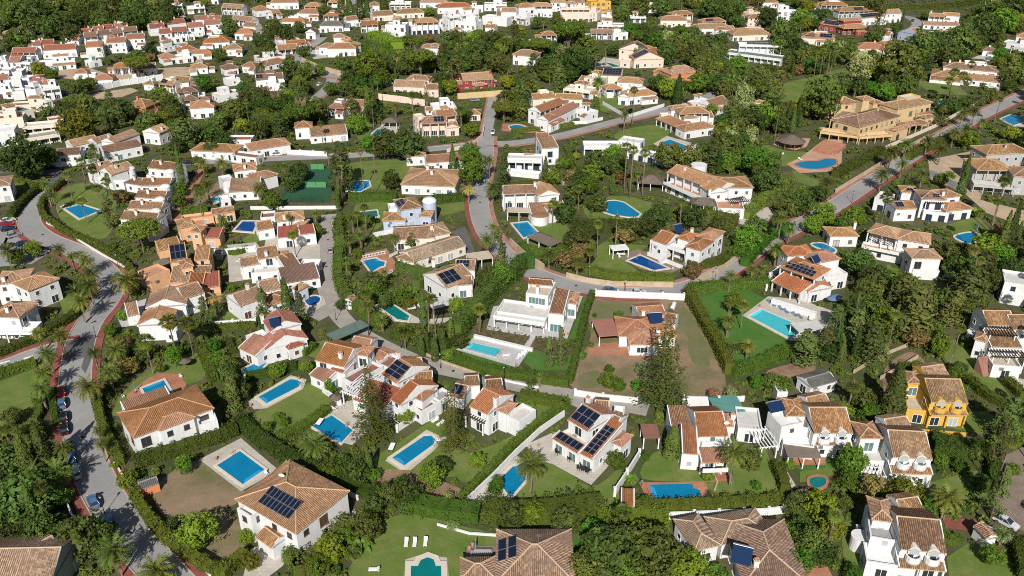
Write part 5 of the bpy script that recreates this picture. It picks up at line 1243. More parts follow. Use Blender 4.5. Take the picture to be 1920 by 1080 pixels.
h.add(1146, 829, 1166, 838, 4.6, 4.4, 'H', 24).add(1126, 796, 1152, 806, 6, 4.6, 'G', 20, rc='b').add(1114, 770, 1142, 772, 5, 4.6, 'G', 20, rc='b', win=0).add(1150, 781, 1170, 783, 4, 5.0, 'F', rc='w')
h = House('white house with long terracotta roof and green carport', 'w', 'o')
h.add(1279, 850, 1310, 852, 6.5, 4.2, 'S', 18).add(1310, 819, 1366, 817, 10, 5.4, 'G', 24).add(1316, 830, 1372, 828, 3.5, 4.4, 'F', rc='l').add(1315, 868, 1368, 866, 3.4, 3.2, 'S', 16, glass=GLASSG, ver=2.2)
h.add(1352, 798, 1376, 800, 4.5, 6.2, 'H', 24, ch=((.95, .5),), dish=((.4, .1),)).add(1384, 802, 1430, 806, 7.5, 3.4, 'F', rc='l').add(1344, 776, 1398, 772, 6.0, 2.8, 'C', rc='e').add(1258, 804, 1302, 804, 6, 3.4, 'S', 14, rc='b', win=0)
h.add(1428, 842, 1460, 838, 6.0, 2.9, 'P', rc='w').add(1206, 822, 1238, 822, 4.5, 2.8, 'C', rc='m').add(1332, 786, 1380, 790, 3, 3.4, 'G', 18, rc='r', win=0).rail(1318, 880, 1366, 878, 3.0, .9)
h = House('white twin-dormer villa with canvas-shaded dining patio', 'w', 'b')
h.add(1527, 812, 1600, 812, 10.5, 6.2, 'G', 24, dorm=(.28, .72)).add(1527, 834, 1598, 836, 2.6, 3.4, 'S', 20).add(1474, 780, 1517, 780, 6.5, 6.2, 'H', 20).add(1468, 792, 1526, 806, 6.5, 5.0, 'F', rc='k', dish=((.8, .5),))
h.add(1440, 772, 1466, 800, 5, 6.0, 'F', rc='w').add(1477, 858, 1540, 860, 4.0, 2.8, 'C', rc='k').add(1468, 830, 1527, 838, 3, 3.3, 'F', rc='w').add(1522, 766, 1560, 758, 5, 6.0, 'G', 22, win=0)
h.collector(1460, 772, 6.5, 3.4, 2.4, .3, 30)
h = House('mustard yellow villa with twin dormers', 'y', 'b')
h.add(1746, 754, 1816, 756, 10.5, 6.2, 'G', 24, dorm=(.28, .72)).add(1744, 779, 1816, 779, 3.2, 3.5, 'S', 20, ver=2.2).add(1701, 718, 1731, 720, 5.0, 6.4, 'H', 20).add(1701, 766, 1746, 772, 6.5, 3.3, 'F', rc='s').rail(1702, 803, 1812, 812, .0, 1.0, True, wallm('y'))
h.add(1738, 708, 1780, 702, 5, 6.2, 'G', 22, win=0)
h = House('white twin-dormer villa behind the pink-flowering shrub', 'w', 'b')
h.add(1674, 857, 1749, 861, 10.5, 6.2, 'G', 24, dorm=(.30, .72)).add(1670, 887, 1750, 890, 2.6, 3.4, 'S', 20).add(1612, 822, 1656, 822, 5.5, 6.4, 'H', 20).add(1618, 862, 1672, 866, 7, 3.3, 'F', rc='l').add(1622, 893, 1660, 896, 3, 2.8, 'P', rc='w')
h.add(1668, 808, 1712, 802, 5, 6.2, 'G', 22, win=0)
h = House('white twin-dormer villa with blue-shaded round tower', 'w', 'b')
h.add(1690, 1030, 1776, 1038, 10.5, 6.2, 'G', 24, dorm=(.30, .72)).add(1685, 1064, 1775, 1072, 3.2, 3.4, 'S', 20, ver=2.2).add(1634, 974, 1678, 980, 6, 6.8, 'H', 22).add(1632, 1006, 1690, 1016, 8, 5.4, 'F', rc='g').add(1625, 1052, 1688, 1062, 4.5, 3.4, 'F', rc='w')
h.add(1692, 964, 1735, 958, 5, 6.0, 'G', 22, win=0); h.cyl(1614, 1004, 1.6, 2.8)
h = House('house with sprawling brown hips and tilted blue collector', 'w', 'e')
h.add(1302, 1034, 1352, 1022, 8, 3.6, 'H', 22).add(1392, 1098, 1520, 1098, 15, 3.8, 'H', 22, ch=((.25, .2),)).add(1352, 1022, 1452, 1004, 7, 3.6, 'H', 22); h.collector(1388, 1058, 5.6, 3.2, 3.0, -.35, 35)
h = House('hipped brown-roofed house at the bottom edge', 'w', 'e')
h.add(928, 1094, 1080, 1094, 12.2, 3.4, 'H', 22, so=((.03, .14, .35, .75, 1, 2), (.16, .27, .35, .75, 1, 2))).add(862, 1088, 930, 1086, 5, 3.0, 'H', 22)
# ---- middle ground
h = House('white flat-roofed modern villa with grey pool deck', 'w', 'b')
h.add(925, 591, 1021, 605, 9, 3.3, 'F', rc='l', glass=GLASSG, ver=2.4, gl=((.22, 6.0, .1, 2.2), (.72, 5.0, .1, 2.2))).add(986, 549, 1028, 555, 8, 6.4, 'F', rc='s', glass=GLASSG, ch=((.45, .2),), gl=((.5, 4.4, 3.6, 1.9),)).add(1028, 586, 1057, 589, 10, 5.6, 'S', 8, rc='b', glass=GLASSG, gl=((.5, 3.0, .1, 2.2),)).add(1059, 568, 1083, 570, 6, 4.6, 'H', 22, rc='b', glass=GLASSG, gl=((.5, 2.0, .8, 2.0),))
h.add(990, 532, 1035, 536, 4, 6.6, 'G', 16, rc='b', win=0).rail(926, 597, 1020, 611, 3.3, .25).slab([(890, 626), (1000, 652), (998, 655), (888, 629)], .8, wallm('w'), .8)
h = House('single-storey white house with orange hips on dry plot', 'w', 'o')
h.add(1159, 630, 1238, 630, 9.5, 3.3, 'H', 20, rc='o', win=0).add(1179, 646, 1237, 646, 8.5, 3.35, 'H', 20, rc='o', gl=((.45, 2.6, .9, 1.5),)).add(1123, 632, 1164, 629, 8, 2.8, 'C', rc='p').add(1229, 632, 1270, 631, 8, 3.3, 'H', 20, rc='o', ch=((.12, .1),))
h.add(1199, 596, 1250, 592, 7, 3.3, 'G', 18, rc='o', win=0, ch=((.15, .1),)).add(1212, 607, 1254, 603, 3.5, 3.4, 'F', rc='m', win=0).add(1244, 600, 1266, 604, 5, 3.25, 'G', 18, rc='o', win=0); h.collector(1231, 606, 4.2, 3.4, 2.8, .1, 38)
h = House('white house with red gables and garden hedge', 'w', 'r')
h.add(498, 656, 578, 634, 5.5, 4.0, 'g', 24).add(507, 622, 566, 606, 7, 6.2, 'g', 24, ch=((.0, .9),)).add(540, 655, 572, 644, 3.6, 3.4, 'H', 24).add(478, 644, 510, 632, 5, 3.2, 'F', rc='l').add(446, 652, 480, 668, 5, 3.2, 'S', 18, rc='o'); h.collector(518, 612, 7.4, 2.4, 2.4, .5, 38)
h = House('white gabled house with pale patio by the road bend', 'w', 't')
h.add(256, 610, 322, 606, 7, 4.6, 'g', 20).add(272, 577, 350, 570, 8, 4.8, 'g', 20, rc='t').add(345, 560, 384, 548, 8, 5.2, 'G', 20, rc='t').add(238, 593, 262, 588, 5, 3.0, 'S', 14, rc='t', win=0).add(308, 622, 330, 622, 5, 3.0, 'F', rc='w')
h = House('peach villa with dark panels and red awnings', 'p', 'b')
h.add(320, 492, 352, 487, 7, 6.4, 'S', 18, rc='b', so=((.05, .95, .1, .9, 3, 2),)).add(340, 503, 364, 498, 5, 6.6, 'H', 22).add(364, 488, 392, 486, 6, 5.6, 'S', 16, rc='t').add(317, 530, 356, 528, 6, 3.4, 'S', 18, rc='b').add(350, 542, 380, 540, 7, 3.2, 'S', 12, rc='o')
h.add(380, 540, 412, 536, 7, 3.0, 'S', 10, rc='R').add(280, 520, 318, 505, 6, 4.4, 'F', rc='t').add(300, 500, 322, 492, 4, 3.2, 'C', rc='k').add(362, 512, 395, 510, 5, 4.6, 'G', 18)
h = House('peach villa with red lean-to and low pavilion', 'p', 'b')
h.add(354, 434, 377, 435, 4.5, 6.2, 'H', 24).add(377, 446, 411, 446, 5, 3.4, 'S', 14, rc='R').add(336, 428, 366, 422, 7, 5.0, 'H', 20).add(297, 470, 340, 461, 5, 2.9, 'S', 14, win=0).add(362, 424, 386, 420, 6, 5.4, 'F', rc='t').add(398, 402, 440, 396, 5, 3.4, 'G', 18).add(340, 412, 400, 405, 4, 3, 'F', rc='t')
h = House('white clustered townhouse with red lean-to roof', 'w', 't')
h.add(517, 416, 572, 410, 7, 6.0, 'H', 22, rc='t', ch=((.3, .1),)).add(484, 432, 514, 427, 7, 3.6, 'G', 20).add(562, 440, 592, 436, 5, 4.0, 'S', 10, rc='R').add(520, 446, 562, 442, 6, 3.6, 'S', 10, rc='R').add(548, 422, 568, 424, 5, 4.6, 'H', 22).add(488, 408, 515, 406, 5, 4.5, 'F', rc='m')
h = House('white clustered townhouse with tan hips and long chimney', 'w', 't')
h.add(484, 486, 524, 480, 8, 5.6, 'G', 22, ch=((.4, .1),)).add(516, 486, 540, 484, 5, 5.0, 'H', 24).add(534, 505, 565, 497, 6, 4.0, 'S', 14, rc='d').add(560, 500, 596, 500, 5, 3.2, 'F', rc='w').add(470, 512, 530, 508, 6, 3.2, 'F', rc='l').add(452, 500, 488, 494, 6, 4.2, 'G', 20)
h = House('white clustered townhouse with dark flat lean-to', 'w', 't')
h.add(528, 532, 600, 520, 7, 3.2, 'S', 12, rc='d').add(490, 548, 528, 540, 7, 4.6, 'G', 22).add(450, 574, 500, 556, 8, 4.6, 'G', 22, ch=((.6, .5),)).add(545, 540, 560, 545, 4, 4.2, 'H', 24).add(500, 575, 545, 560, 6, 3.4, 'H', 20)
h = House('large white house at the left edge above the junction', 'w', 't', frame=FRAMEW)
h.add(-12, 534, 50, 528, 8, 6.2, 'H', 20, ch=((.3, .1),)).add(52, 546, 112, 522, 8, 6.2, 'H', 20).add(-18, 594, 36, 596, 8, 6.2, 'H', 20, ch=((.5, .2),)).add(36, 596, 72, 570, 8, 6.0, 'H', 20).add(-15, 622, 60, 622, 5, 3.2, 'F', rc='w', glass=GLASSG, ver=2.2)
h = House('pale blue-shaded house at the left edge above the car park', 'w', 'b'); h.add(-30, 352, 20, 346, 9, 6.0, 'H', 20)
# stepped townhouses round the palm garden
U = [((276, 314, 326, 320), 6.6, 'b', 7), ((178, 322, 216, 312), 5.4, 't', 7), ((208, 328, 252, 314), 5.8, 't', 7), ((232, 342, 268, 348), 3.4, 'd', 6), ((262, 348, 318, 348), 6.0, 't', 6.5), ((252, 370, 308, 372), 6.0, 'b', 6), ((238, 390, 300, 394), 6.0, 'b', 6), ((224, 410, 290, 416), 6.0, 'b', 6.5)]
ON = ['tallest', 'westernmost', 'second', 'low central', 'third', 'fourth', 'fifth', 'lowest']
for (q, hh, rc, D), nm in zip(U, ON):
    h = House({'tallest': 'tallest white stepped townhouse beside the thin cypress', 'westernmost': 'white stepped townhouse nearest the parked street cars', 'second': 'tan-roofed white stepped townhouse with curved parapets', 'low central': 'low red-roofed unit amid the stepped townhouses',
               'third': 'white stepped townhouse third up from the umbrella pine', 'fourth': 'white stepped townhouse fourth in the downhill run', 'fifth': 'white stepped townhouse next above the lowest', 'lowest': 'lowest white stepped townhouse above the umbrella pine'}[nm], 'w', rc, land=nm in ('tallest', 'lowest'), group='stepped white townhouses')
    h.add(*q, D, hh, 'G' if nm != 'low central' else 'H', 24, ch=((.4, .3),))
    x1, y1, x2, y2 = q
    if hh > 5: h.cyl(x2 - 8, y2 + 2, 1.6, hh - .4, .9); h.rail(x1 + 2, y1 + 10, x1 + (x2 - x1) * .5, y1 + 9, hh - 3.2, 1.0); h.add(x1 - 2, y1 + 14, x1 + (x2 - x1) * .55, y1 + 15, 3, hh - 3.2, 'F', rc='l')
h = House('white terraced villa with carport and small aqua pool', 'w', 't')
h.add(437, 321, 482, 316, 7, 6.4, 'H', 20, ch=((.5, .1),)).add(428, 360, 487, 357, 7, 3.4, 'S', 18).add(480, 338, 522, 326, 7, 4.6, 'H', 20).add(418, 342, 440, 338, 7, 4.2, 'F', rc='l').add(414, 375, 432, 372, 4, 3.2, 'F', rc='w')
h = House('long low villa with wide tan roof', 'w', 't'); h.add(355, 282, 440, 286, 9, 3.4, 'H', 20, ch=((.4, .3),)).add(470, 282, 546, 270, 9, 3.6, 'H', 20).add(420, 262, 470, 262, 6, 3.4, 'F', rc='r').add(432, 290, 480, 296, 5, 3, 'F', rc='m')
h = House('white rambling villa with zigzag tan roofs', 'w', 'b'); h.add(105, 292, 150, 288, 8, 3.4, 'G', 18, rc='d').add(136, 274, 186, 263, 8, 4.0, 'G', 18, rc='t').add(196, 286, 266, 272, 8, 4.2, 'G', 18, rc='d').add(214, 268, 262, 250, 7, 5.0, 'G', 20, rc='t', ch=((.1, .5),)).add(180, 268, 215, 258, 6, 4.6, 'G', 20, rc='b')
h = House('small white chalet among dark trees', 'w', 't'); h.add(266, 246, 299, 250, 7, 5.0, 'g', 20, ch=((.9, .4),))
h = House('broad single-storey villa with huge hipped tan roof', 'w', 't')
h.add(750, 346, 854, 350, 17, 3.6, 'H', 17, ch=((.42, .52), (.52, .36))).add(760, 294, 800, 292, 8, 3.8, 'H', 18, rc='b').add(800, 305, 870, 300, 9, 3.6, 'G', 16, rc='o')
h = House('lilac-blue house with domed round tower', 'b', 'b')
h.add(750, 394, 792, 388, 9, 6.6, 'H', 22, so=((.0, .34, .22, .7, 2, 3),)).add(716, 414, 762, 413, 7, 3.4, 'H', 20).add(784, 405, 810, 406, 5, 4.2, 'H', 22).add(729, 392, 754, 390, 5, 5.0, 'F', rc='w', wc='w'); h.cyl(805, 377, 2.2, 6.8, 1.3)
h = House('single-storey cream villa with angled brown roofs', 'c', 'e')
h.add(776, 490, 874, 459, 8, 3.4, 'G', 18, ch=((.35, .95),)).add(738, 450, 815, 445, 10, 3.6, 'G', 18).add(800, 444, 846, 437, 9, 3.8, 'H', 18, ch=((.3, .3),)).add(742, 482, 776, 492, 7, 3.4, 'H', 18).rail(676, 480, 724, 470, .1, .9, False).rail(697, 522, 736, 505, .1, .9, False).rail(730, 478, 746, 470, .1, .9, False)
h = House('white gabled house with three dark panel fields', 'w', 'b')
h.add(793, 514, 836, 540, 9.5, 4.6, 'g', 22, so=((.06, .44, .30, .75, 3, 2), (.56, .94, .06, .62, 2, 3))).add(852, 505, 890, 506, 7, 4.4, 'G', 20, so=((.05, .7, .1, .45, 4, 2),)).add(850, 535, 886, 533, 6, 4.0, 'G', 20).add(812, 580, 850, 570, 5, 2.8, 'C', rc='l').add(882, 490, 925, 484, 5, 3.0, 'C', rc='s')
h.chimney(Vector((G(813, 492, 6).x, G(813, 492, 6).y, 0)), Vector((1, 0, 0)), Vector((0, 1, 0)), 0, 0, 5.4, 'w')
h = House('white cubic villa with curved terrace', 'w', 'b', frame=FRAMEN)
h.add(1016, 278, 1048, 276, 10, 6.8, 'S', 6, rc='b', glass=GLASS).add(950, 300, 1016, 302, 8, 4.4, 'F', rc='l', ver=2.6).add(952, 322, 1010, 328, 4, 1.6, 'F', rc='w', win=0).add(1005, 262, 1030, 262, 8, 6.8, 'G', 20).rail(982, 282, 1002, 282, 4.2, 1.6, False, WOODB)
h = House('long white flat pavilion with blue gates', 'w', 'b', frame=FRAMEN); h.add(1095, 276, 1166, 276, 8, 3.4, 'F', rc='w', ver=1.5).add(1176, 282, 1246, 296, 5, 3.2, 'F', rc='l').add(1160, 262, 1200, 268, 6, 3.0, 'F', rc='l')
h = House('white L-shaped villa with curved tiled veranda', 'w', 't')
h.add(944, 364, 1008, 362, 8, 6.2, 'G', 20, ver=1.8, ch=((.95, .4),)).add(1008, 368, 1050, 363, 9, 6.2, 'g', 20).add(996, 402, 1062, 397, 5, 3.2, 'S', 20).add(1030, 392, 1060, 386, 4.5, 5.2, 'H', 20).add(950, 398, 996, 400, 4, 3.0, 'C', rc='s')
h.cyl(1012, 402, 2.8, 3.0, .5, rc='b')
h = House('thatched poolside gazebo on short white posts', 'w', 'b', land=False, cat='gazebo'); h.add(988, 444, 1032, 462, 5.5, 2.6, 'T')
h = House('grand white villa with sweeping roof and balconies', 'w', 't')
h.add(1250, 322, 1346, 358, 10, 6.6, 'G', 18, ver=1.8, ch=((.22, .35),)).add(1330, 352, 1414, 352, 11, 6.4, 'H', 16).add(1330, 362, 1366, 358, 7, 6.2, 'g', 22, ch=((.0, .0),)).add(1296, 384, 1344, 386, 6, 3.8, 'T').add(1372, 382, 1404, 378, 4, 3.4, 'P', rc='k')
h.add(1248, 342, 1326, 374, 3.5, 3.3, 'F', rc='t', win=1).rail(1244, 340, 1318, 372, 3.3, 1.0).add(1346, 390, 1396, 392, 8, 3.4, 'F', rc='t').rail(1366, 370, 1398, 364, 3.3, .9); h.cyl(1311, 308, 2.8, 6.6)
h = House('thatched garden gazebo below three tall palms', 'w', 'b', land=False, cat='gazebo'); h.add(1196, 343, 1244, 346, 7, 2.6, 'T')
h = House('white arcaded villa with stair down to the pool', 'w', 'o')
h.add(1219, 450, 1286, 472, 10, 4.2, 'F', rc='l', ver=2.6).add(1222, 449, 1250, 459, 9.5, 4.6, 'G', 18).add(1284, 461, 1314, 470, 8.5, 6.6, 'H', 20, rc='o').add(1304, 443, 1334, 452, 8.5, 6.8, 'H', 20, rc='o').add(1268, 445, 1292, 452, 6, 6.4, 'H', 20, rc='o', ch=((.6, .8),))
h.rail(1214, 472, 1280, 498, 0, 1.3).steps(1236, 492, 1248, 482, 1.8, .1, 1.6, wallm('w')); h.collector(1276, 436, 6.8, 3, 2.6, .5, 50)
h = House('white garden canopy on four posts', 'w', 'b', land=False, cat='canopy'); h.add(1149, 471, 1180, 468, 3.6, 2.7, 'C', rc='w')
h = House('yellow mansion with broad hipped roofs', 'o', 'b', frame=FRAMEB)
h.add(1556, 225, 1606, 234, 15, 6.4, 'H', 20, ver=3.0).add(1612, 239, 1690, 217, 13, 6.5, 'H', 20, ch=((.7, .45),)).add(1684, 205, 1749, 192, 10, 7.4, 'H', 20).add(1552, 198, 1612, 193, 10, 6.0, 'H', 20, ch=((.55, .3),)).add(1618, 188, 1640, 186, 5, 8.4, 'H', 22, win=0).add(1638, 194, 1656, 192, 4, 7.4, 'H', 22, win=0)
h.add(1697, 238, 1744, 231, 6, 3.4, 'H', 20, ver=5.0).add(1538, 246, 1610, 256, 6, 3.2, 'F', rc='t', ver=3.5).add(1612, 257, 1674, 252, 5, 3.2, 'F', rc='t', ver=2.8).rail(1537, 238, 1611, 249, 3.2, .6, False, wallm('o')).add(1680, 246, 1706, 238, 4, 4.2, 'H', 20)
h.add(1736, 222, 1756, 218, 4, 3.6, 'H', 20).steps(1543, 288, 1566, 266, 9, .1, 1.6, TERRA)
h = House('round thatched pavilion beside the yellow mansion', 'w', 'b', land=False, cat='gazebo'); h.cyl(1484, 264, .5, 2.4)
mb = MB(); nS = 14
for k in range(nS):
    a0, a1 = 2 * math.pi * k / nS, 2 * math.pi * (k + 1) / nS; mb.face([(5.6 * math.cos(a0), 5.6 * math.sin(a0), 2.5), (5.6 * math.cos(a1), 5.6 * math.sin(a1), 2.5), (.3 * math.cos(a1), .3 * math.sin(a1), 5.0), (.3 * math.cos(a0), .3 * math.sin(a0), 5.0)])
ob('roof', mb.mesh('roof', THATCH), h.root)
for k in range(8): mb = MB(); mb.tube((4.9 * math.cos(k * .785), 4.9 * math.sin(k * .785), 0), (4.9 * math.cos(k * .785), 4.9 * math.sin(k * .785), 2.6), .14, .14, 6); ob('post', mb.mesh('post', WOODB), h.root)
MASKP.append([(1455, 262), (1470, 240), (1500, 240), (1514, 262), (1505, 275), (1465, 275)])
h = House('white two-tier villa with brown hips above palm group', 'w', 'b'); h.add(1768, 126, 1872, 135, 11, 6.2, 'H', 18, ch=((.12, .6), (.3, .6), (.62, .4))).add(1745, 141, 1882, 155, 14, 3.2, 'H', 16)
h = House('modern white villa with glass and rooftop garden', 'w', 'b'); h.add(1357, 98, 1464, 112, 11, 3.6, 'F', rc='n', glass=GLASSG).add(1386, 84, 1466, 86, 8, 7.0, 'F', rc='w', glass=GLASSG, so=((.2, .8, .3, .8, 5, 2),))
h = House('long white villa with shaded loggia and twin panels', 'w', 't', frame=FRAMEN)
h.add(1727, 373, 1776, 375, 8, 6.6, 'H', 20, so=((.05, .3, .1, .34, 2, 2), (.5, .75, .1, .3, 3, 2)), ch=((.95, .4),)).add(1774, 371, 1804, 367, 7, 6.4, 'H', 20).add(1680, 392, 1720, 391, 7, 4.4, 'G', 18, so=((.1, .45, .1, .45, 3, 1),)).add(1774, 396, 1826, 391, 7, 3.6, 'H', 20).add(1640, 370, 1668, 376, 7, 4.4, 'F', rc='l').add(1732, 395, 1780, 400, 4, 3.2, 'F', rc='t').add(1736, 381, 1772, 382, 3, 5.4, 'P', rc='k')
h.add(1690, 360, 1724, 362, 6, 5.4, 'H', 20, so=((.3, .9, .1, .4, 3, 1),))
h = House('unfinished grey villa with tarpaulin-wrapped loggia', 'g', 'b'); h.add(1832, 319, 1900, 320, 12, 6.6, 'H', 20, glass=SHUT, ver=2.6).add(1900, 330, 1960, 334, 10, 6.8, 'H', 20).add(1850, 290, 1935, 286, 10, 6.8, 'H', 20, ch=((.5, .3),)).add(1826, 345, 1905, 352, 5, 3.3, 'F', rc='l', ver=3).add(1745, 318, 1800, 345, 1.0, 2.6, 'F', rc='g', win=0)
h = House('long white villa with pergola and bay walls', 'w', 't', frame=FRAMEB)
h.add(1556, 443, 1612, 443, 7, 3.6, 'H', 20, ch=((1.1, 1.0),)).add(1626, 434, 1682, 448, 8, 6.4, 'H', 20, ver=2.0).add(1682, 448, 1746, 458, 8, 6.4, 'H', 20).add(1709, 484, 1768, 485, 6.5, 6.4, 'H', 20).add(1615, 462, 1710, 480, 4, 3.2, 'F', rc='t').add(1634, 442, 1674, 456, 3, 5.6, 'P', rc='k').rail(1616, 460, 1706, 478, 3.2, .9)
h.add(1712, 505, 1762, 508, 2.2, 3.0, 'F', rc='w', win=0)
h = House('white solar-covered villa beside the turquoise pool', 'w', 'o')
h.add(1461, 500, 1527, 524, 9, 6.2, 'H', 18, ver=2.2, so=((.12, .92, .04, .30, 7, 2), (.25, .8, .31, .44, 4, 1))).add(1530, 494, 1578, 485, 7, 6.4, 'H', 20).add(1476, 480, 1530, 478, 7, 6.6, 'H', 18).add(1446, 527, 1500, 552, 5, 3.2, 'S', 16, ver=2.4).add(1516, 547, 1562, 538, 5, 3.4, 'g', 18).add(1500, 532, 1550, 528, 5, 3.6, 'G', 18)
h.add(1545, 520, 1590, 512, 8, 4.4, 'F', rc='w').add(1446, 562, 1530, 588, 1.2, 1.6, 'F', rc='w', win=0).add(1498, 624, 1548, 618, 4.5, 2.6, 'C', rc='l'); h.collector(1534, 492, 7.2, 2.6, 2.2, .6, 45)
h = House('white villa with pergolas and long outside stair', 'w', 'b')
h.add(1852, 610, 1906, 611, 8, 6.8, 'G', 24).add(1900, 618, 1945, 618, 8, 6.6, 'G', 24).add(1856, 628, 1906, 631, 4, 6.4, 'P', rc='k').add(1858, 650, 1918, 652, 5.5, 4.6, 'S', 14).add(1862, 670, 1925, 673, 3, 4.2, 'P', rc='k').add(1862, 684, 1916, 688, 4.5, 3.4, 'F', rc='s').add(1826, 635, 1852, 642, 4, 5.2, 'H', 20)
h.steps(1852, 705, 1842, 668, 2.6, .1, 3.6, PINKP).add(1848, 628, 1864, 632, 6, 5.4, 'F', rc='w'); h.cyl(1826, 622, 1.5, 2.6)
h = House('white villa cut by the right edge above the slope', 'w', 'b', frame=FRAMEN); h.add(1884, 528, 1960, 540, 8, 6.2, 'F', rc='l').add(1880, 548, 1950, 560, 5, 3.2, 'F', rc='l')
h = House('little grey-roofed outhouse on the bushy slope', 'w', 'g'); h.add(1522, 727, 1570, 714, 5, 3.0, 'G', 16).add(1458, 735, 1478, 735, 3, 2.2, 'F', rc='w')
h = House('small grey-roofed garden shed on the dry lawn', 'n', 'g', land=False, cat='shed'); h.add(262, 918, 298, 906, 3.0, 2.2, 'G', 16, win=0, wc='t')
h = House('tiny blue-grey shed beside the royal blue pool', 'n', 'g', land=False, cat='shed'); h.add(402, 474, 417, 473, 2.5, 2.4, 'g', 24, win=0)
h = House('little white kiosk with tiled cap beside the lane', 'w', 'o', land=False, cat='kiosk'); h.add(644, 562, 660, 566, 2.6, 2.6, 'g', 24, win=0)
h = House('tiled gateway shelter by the white street wall', 'w', 'b', land=False, cat='gateway'); h.add(1825, 985, 1850, 1010, 2.4, 2.8, 'G', 20, win=0)
h = House('terracotta-roofed garden store beside the white wall', 'w', 'o', land=False, cat='shed'); h.add(1164, 948, 1190, 950, 4.0, 2.2, 'S', 10, win=0)
# ---- the upper, far half of the place
h = House('white two-tier villa with broad tan hips', 'w', 't'); h.add(1229, 222, 1286, 246, 8, 3.4, 'H', 25).add(1284, 246, 1341, 237, 7, 3.6, 'H', 25).add(1274, 214, 1332, 212, 8, 6.6, 'H', 25).add(1258, 206, 1300, 204, 5, 6.6, 'H', 25).add(1282, 222, 1310, 220, 4, 5.0, 'H', 25)
h = House('white house with striped red roof strips', 'w', 'o'); h.add(1014, 210, 1062, 192, 7, 6.0, 'G', 24).add(1028, 226, 1086, 198, 6, 5.0, 'G', 24).add(1002, 222, 1030, 232, 5, 3.4, 'F', rc='w').add(1080, 205, 1104, 212, 6, 3.6, 'F', rc='w')
h = House('brown-roofed bungalow behind the striped-roof house', 'c', 'b'); h.add(1000, 186, 1042, 182, 7, 3.6, 'G', 25).add(1040, 184, 1092, 186, 6, 4.0, 'G', 25)
h = House('cream flat-roofed modern block by the palm', 'c', 'b'); h.add(1056, 166, 1106, 172, 9, 4.0, 'F', rc='l').add(1095, 146, 1130, 150, 8, 5.4, 'F', rc='s').add(1128, 140, 1165, 142, 8, 5.2, 'S', 10, rc='d', so=((.05, .95, .1, .9, 6, 3),))
h = House('white tan-roofed villa with small upper room', 'w', 't'); h.add(1178, 181, 1232, 176, 9, 4.2, 'H', 25, ch=((.1, .4),)).add(1136, 168, 1168, 166, 7, 3.6, 'H', 25).add(1156, 153, 1206, 156, 7, 6.0, 'H', 25).add(1158, 180, 1180, 182, 4, 4, 'g', 20)
h = House('orange-walled villa with tan hip', 't', 't'); h.add(1258, 140, 1312, 134, 11, 4.2, 'H', 25).add(1224, 134, 1260, 138, 6, 3.2, 'H', 25)
h = House('pinkish solar twin-gable villa', 'k', 'o'); h.add(1188, 112, 1246, 110, 10, 4.6, 'g', 22, so=((.06, .48, .1, .75, 4, 4),)).add(1160, 92, 1216, 96, 9, 6.0, 'g', 22, rc='o', so=((.55, .95, .1, .6, 4, 3),)).add(1210, 100, 1236, 98, 8, 5, 'G', 25).add(1163, 112, 1182, 114, 5, 4.0, 'F', rc='l')
h = House('white house with flat roof above the umbrella pine', 'w', 'b'); h.add(1120, 47, 1170, 48, 9, 6.6, 'F', rc='g').add(1108, 62, 1150, 62, 7, 4.2, 'G', 25).add(1150, 62, 1178, 60, 6, 4.4, 'F', rc='l')
h = House('pink terraced mansion with orange awnings', 'k', 'b'); h.add(1052, 16, 1106, 16, 10, 9.0, 'F', rc='l').add(1066, 5, 1098, 5, 7, 11.5, 'H', 25).add(1095, 22, 1120, 24, 8, 5.5, 'F', rc='l').awning(1062, 22, 1078, 22, 6.4, 1.5, FABRICY)
h = House('saffron yellow house at the top edge', 'y', 'b'); h.add(1108, 4, 1146, 2, 9, 9.0, 'F', rc='t').add(1112, 22, 1140, 20, 6, 3.2, 'F', rc='t')
h = House('white cubic houses block above the pine', 'w', 't'); h.add(972, 14, 1004, 12, 8, 7.5, 'H', 25).add(994, 12, 1036, 12, 8, 7.0, 'H', 25).add(960, 30, 985, 34, 8, 5.0, 'F', rc='l').add(1128, 30, 1148, 30, 6, 4, 'F', rc='w').add(1180, 32, 1212, 32, 7, 4.2, 'F', rc='w')
h = House('cream villa with central chimney among hedges', 'c', 't'); h.add(1238, 38, 1290, 38, 9, 4.4, 'H', 25, ch=((.6, .6),)).add(1260, 28, 1300, 26, 7, 6.4, 'H', 25)
h = House('white villa with terraced tan roofs and carport', 'w', 't'); h.add(1302, 54, 1372, 52, 9, 4.0, 'H', 25).add(1316, 42, 1362, 40, 7, 6.6, 'H', 25, so=((.2, .5, .1, .4, 3, 2),)).add(1342, 56, 1374, 54, 5, 3.4, 'H', 25)
h = House('cream villa behind the tall pine at the top', 'k', 'b'); h.add(1402, 34, 1430, 34, 8, 5.4, 'H', 25).add(1405, 24, 1426, 22, 6, 6.6, 'F', rc='l')
h = House('low villa with single wide tan hip roof', 'c', 't'); h.add(1374, 66, 1446, 64, 12, 3.6, 'H', 25)
h = House('white round-cornered house with porthole windows', 'w', 'b', frame=FRAMEN); h.add(1458, 20, 1500, 22, 7, 9, 'F', rc='w'); h.cyl(1465, 8, 2.5, 12)
h = House('red villa with large dark panel field', 'r', 't'); h.add(1534, 44, 1576, 50, 9, 4.0, 'H', 25, so=((.2, .9, .06, .46, 7, 3),)).add(1582, 54, 1630, 52, 8, 4.2, 'H', 25).add(1582, 40, 1618, 38, 6, 7.4, 'H', 25)
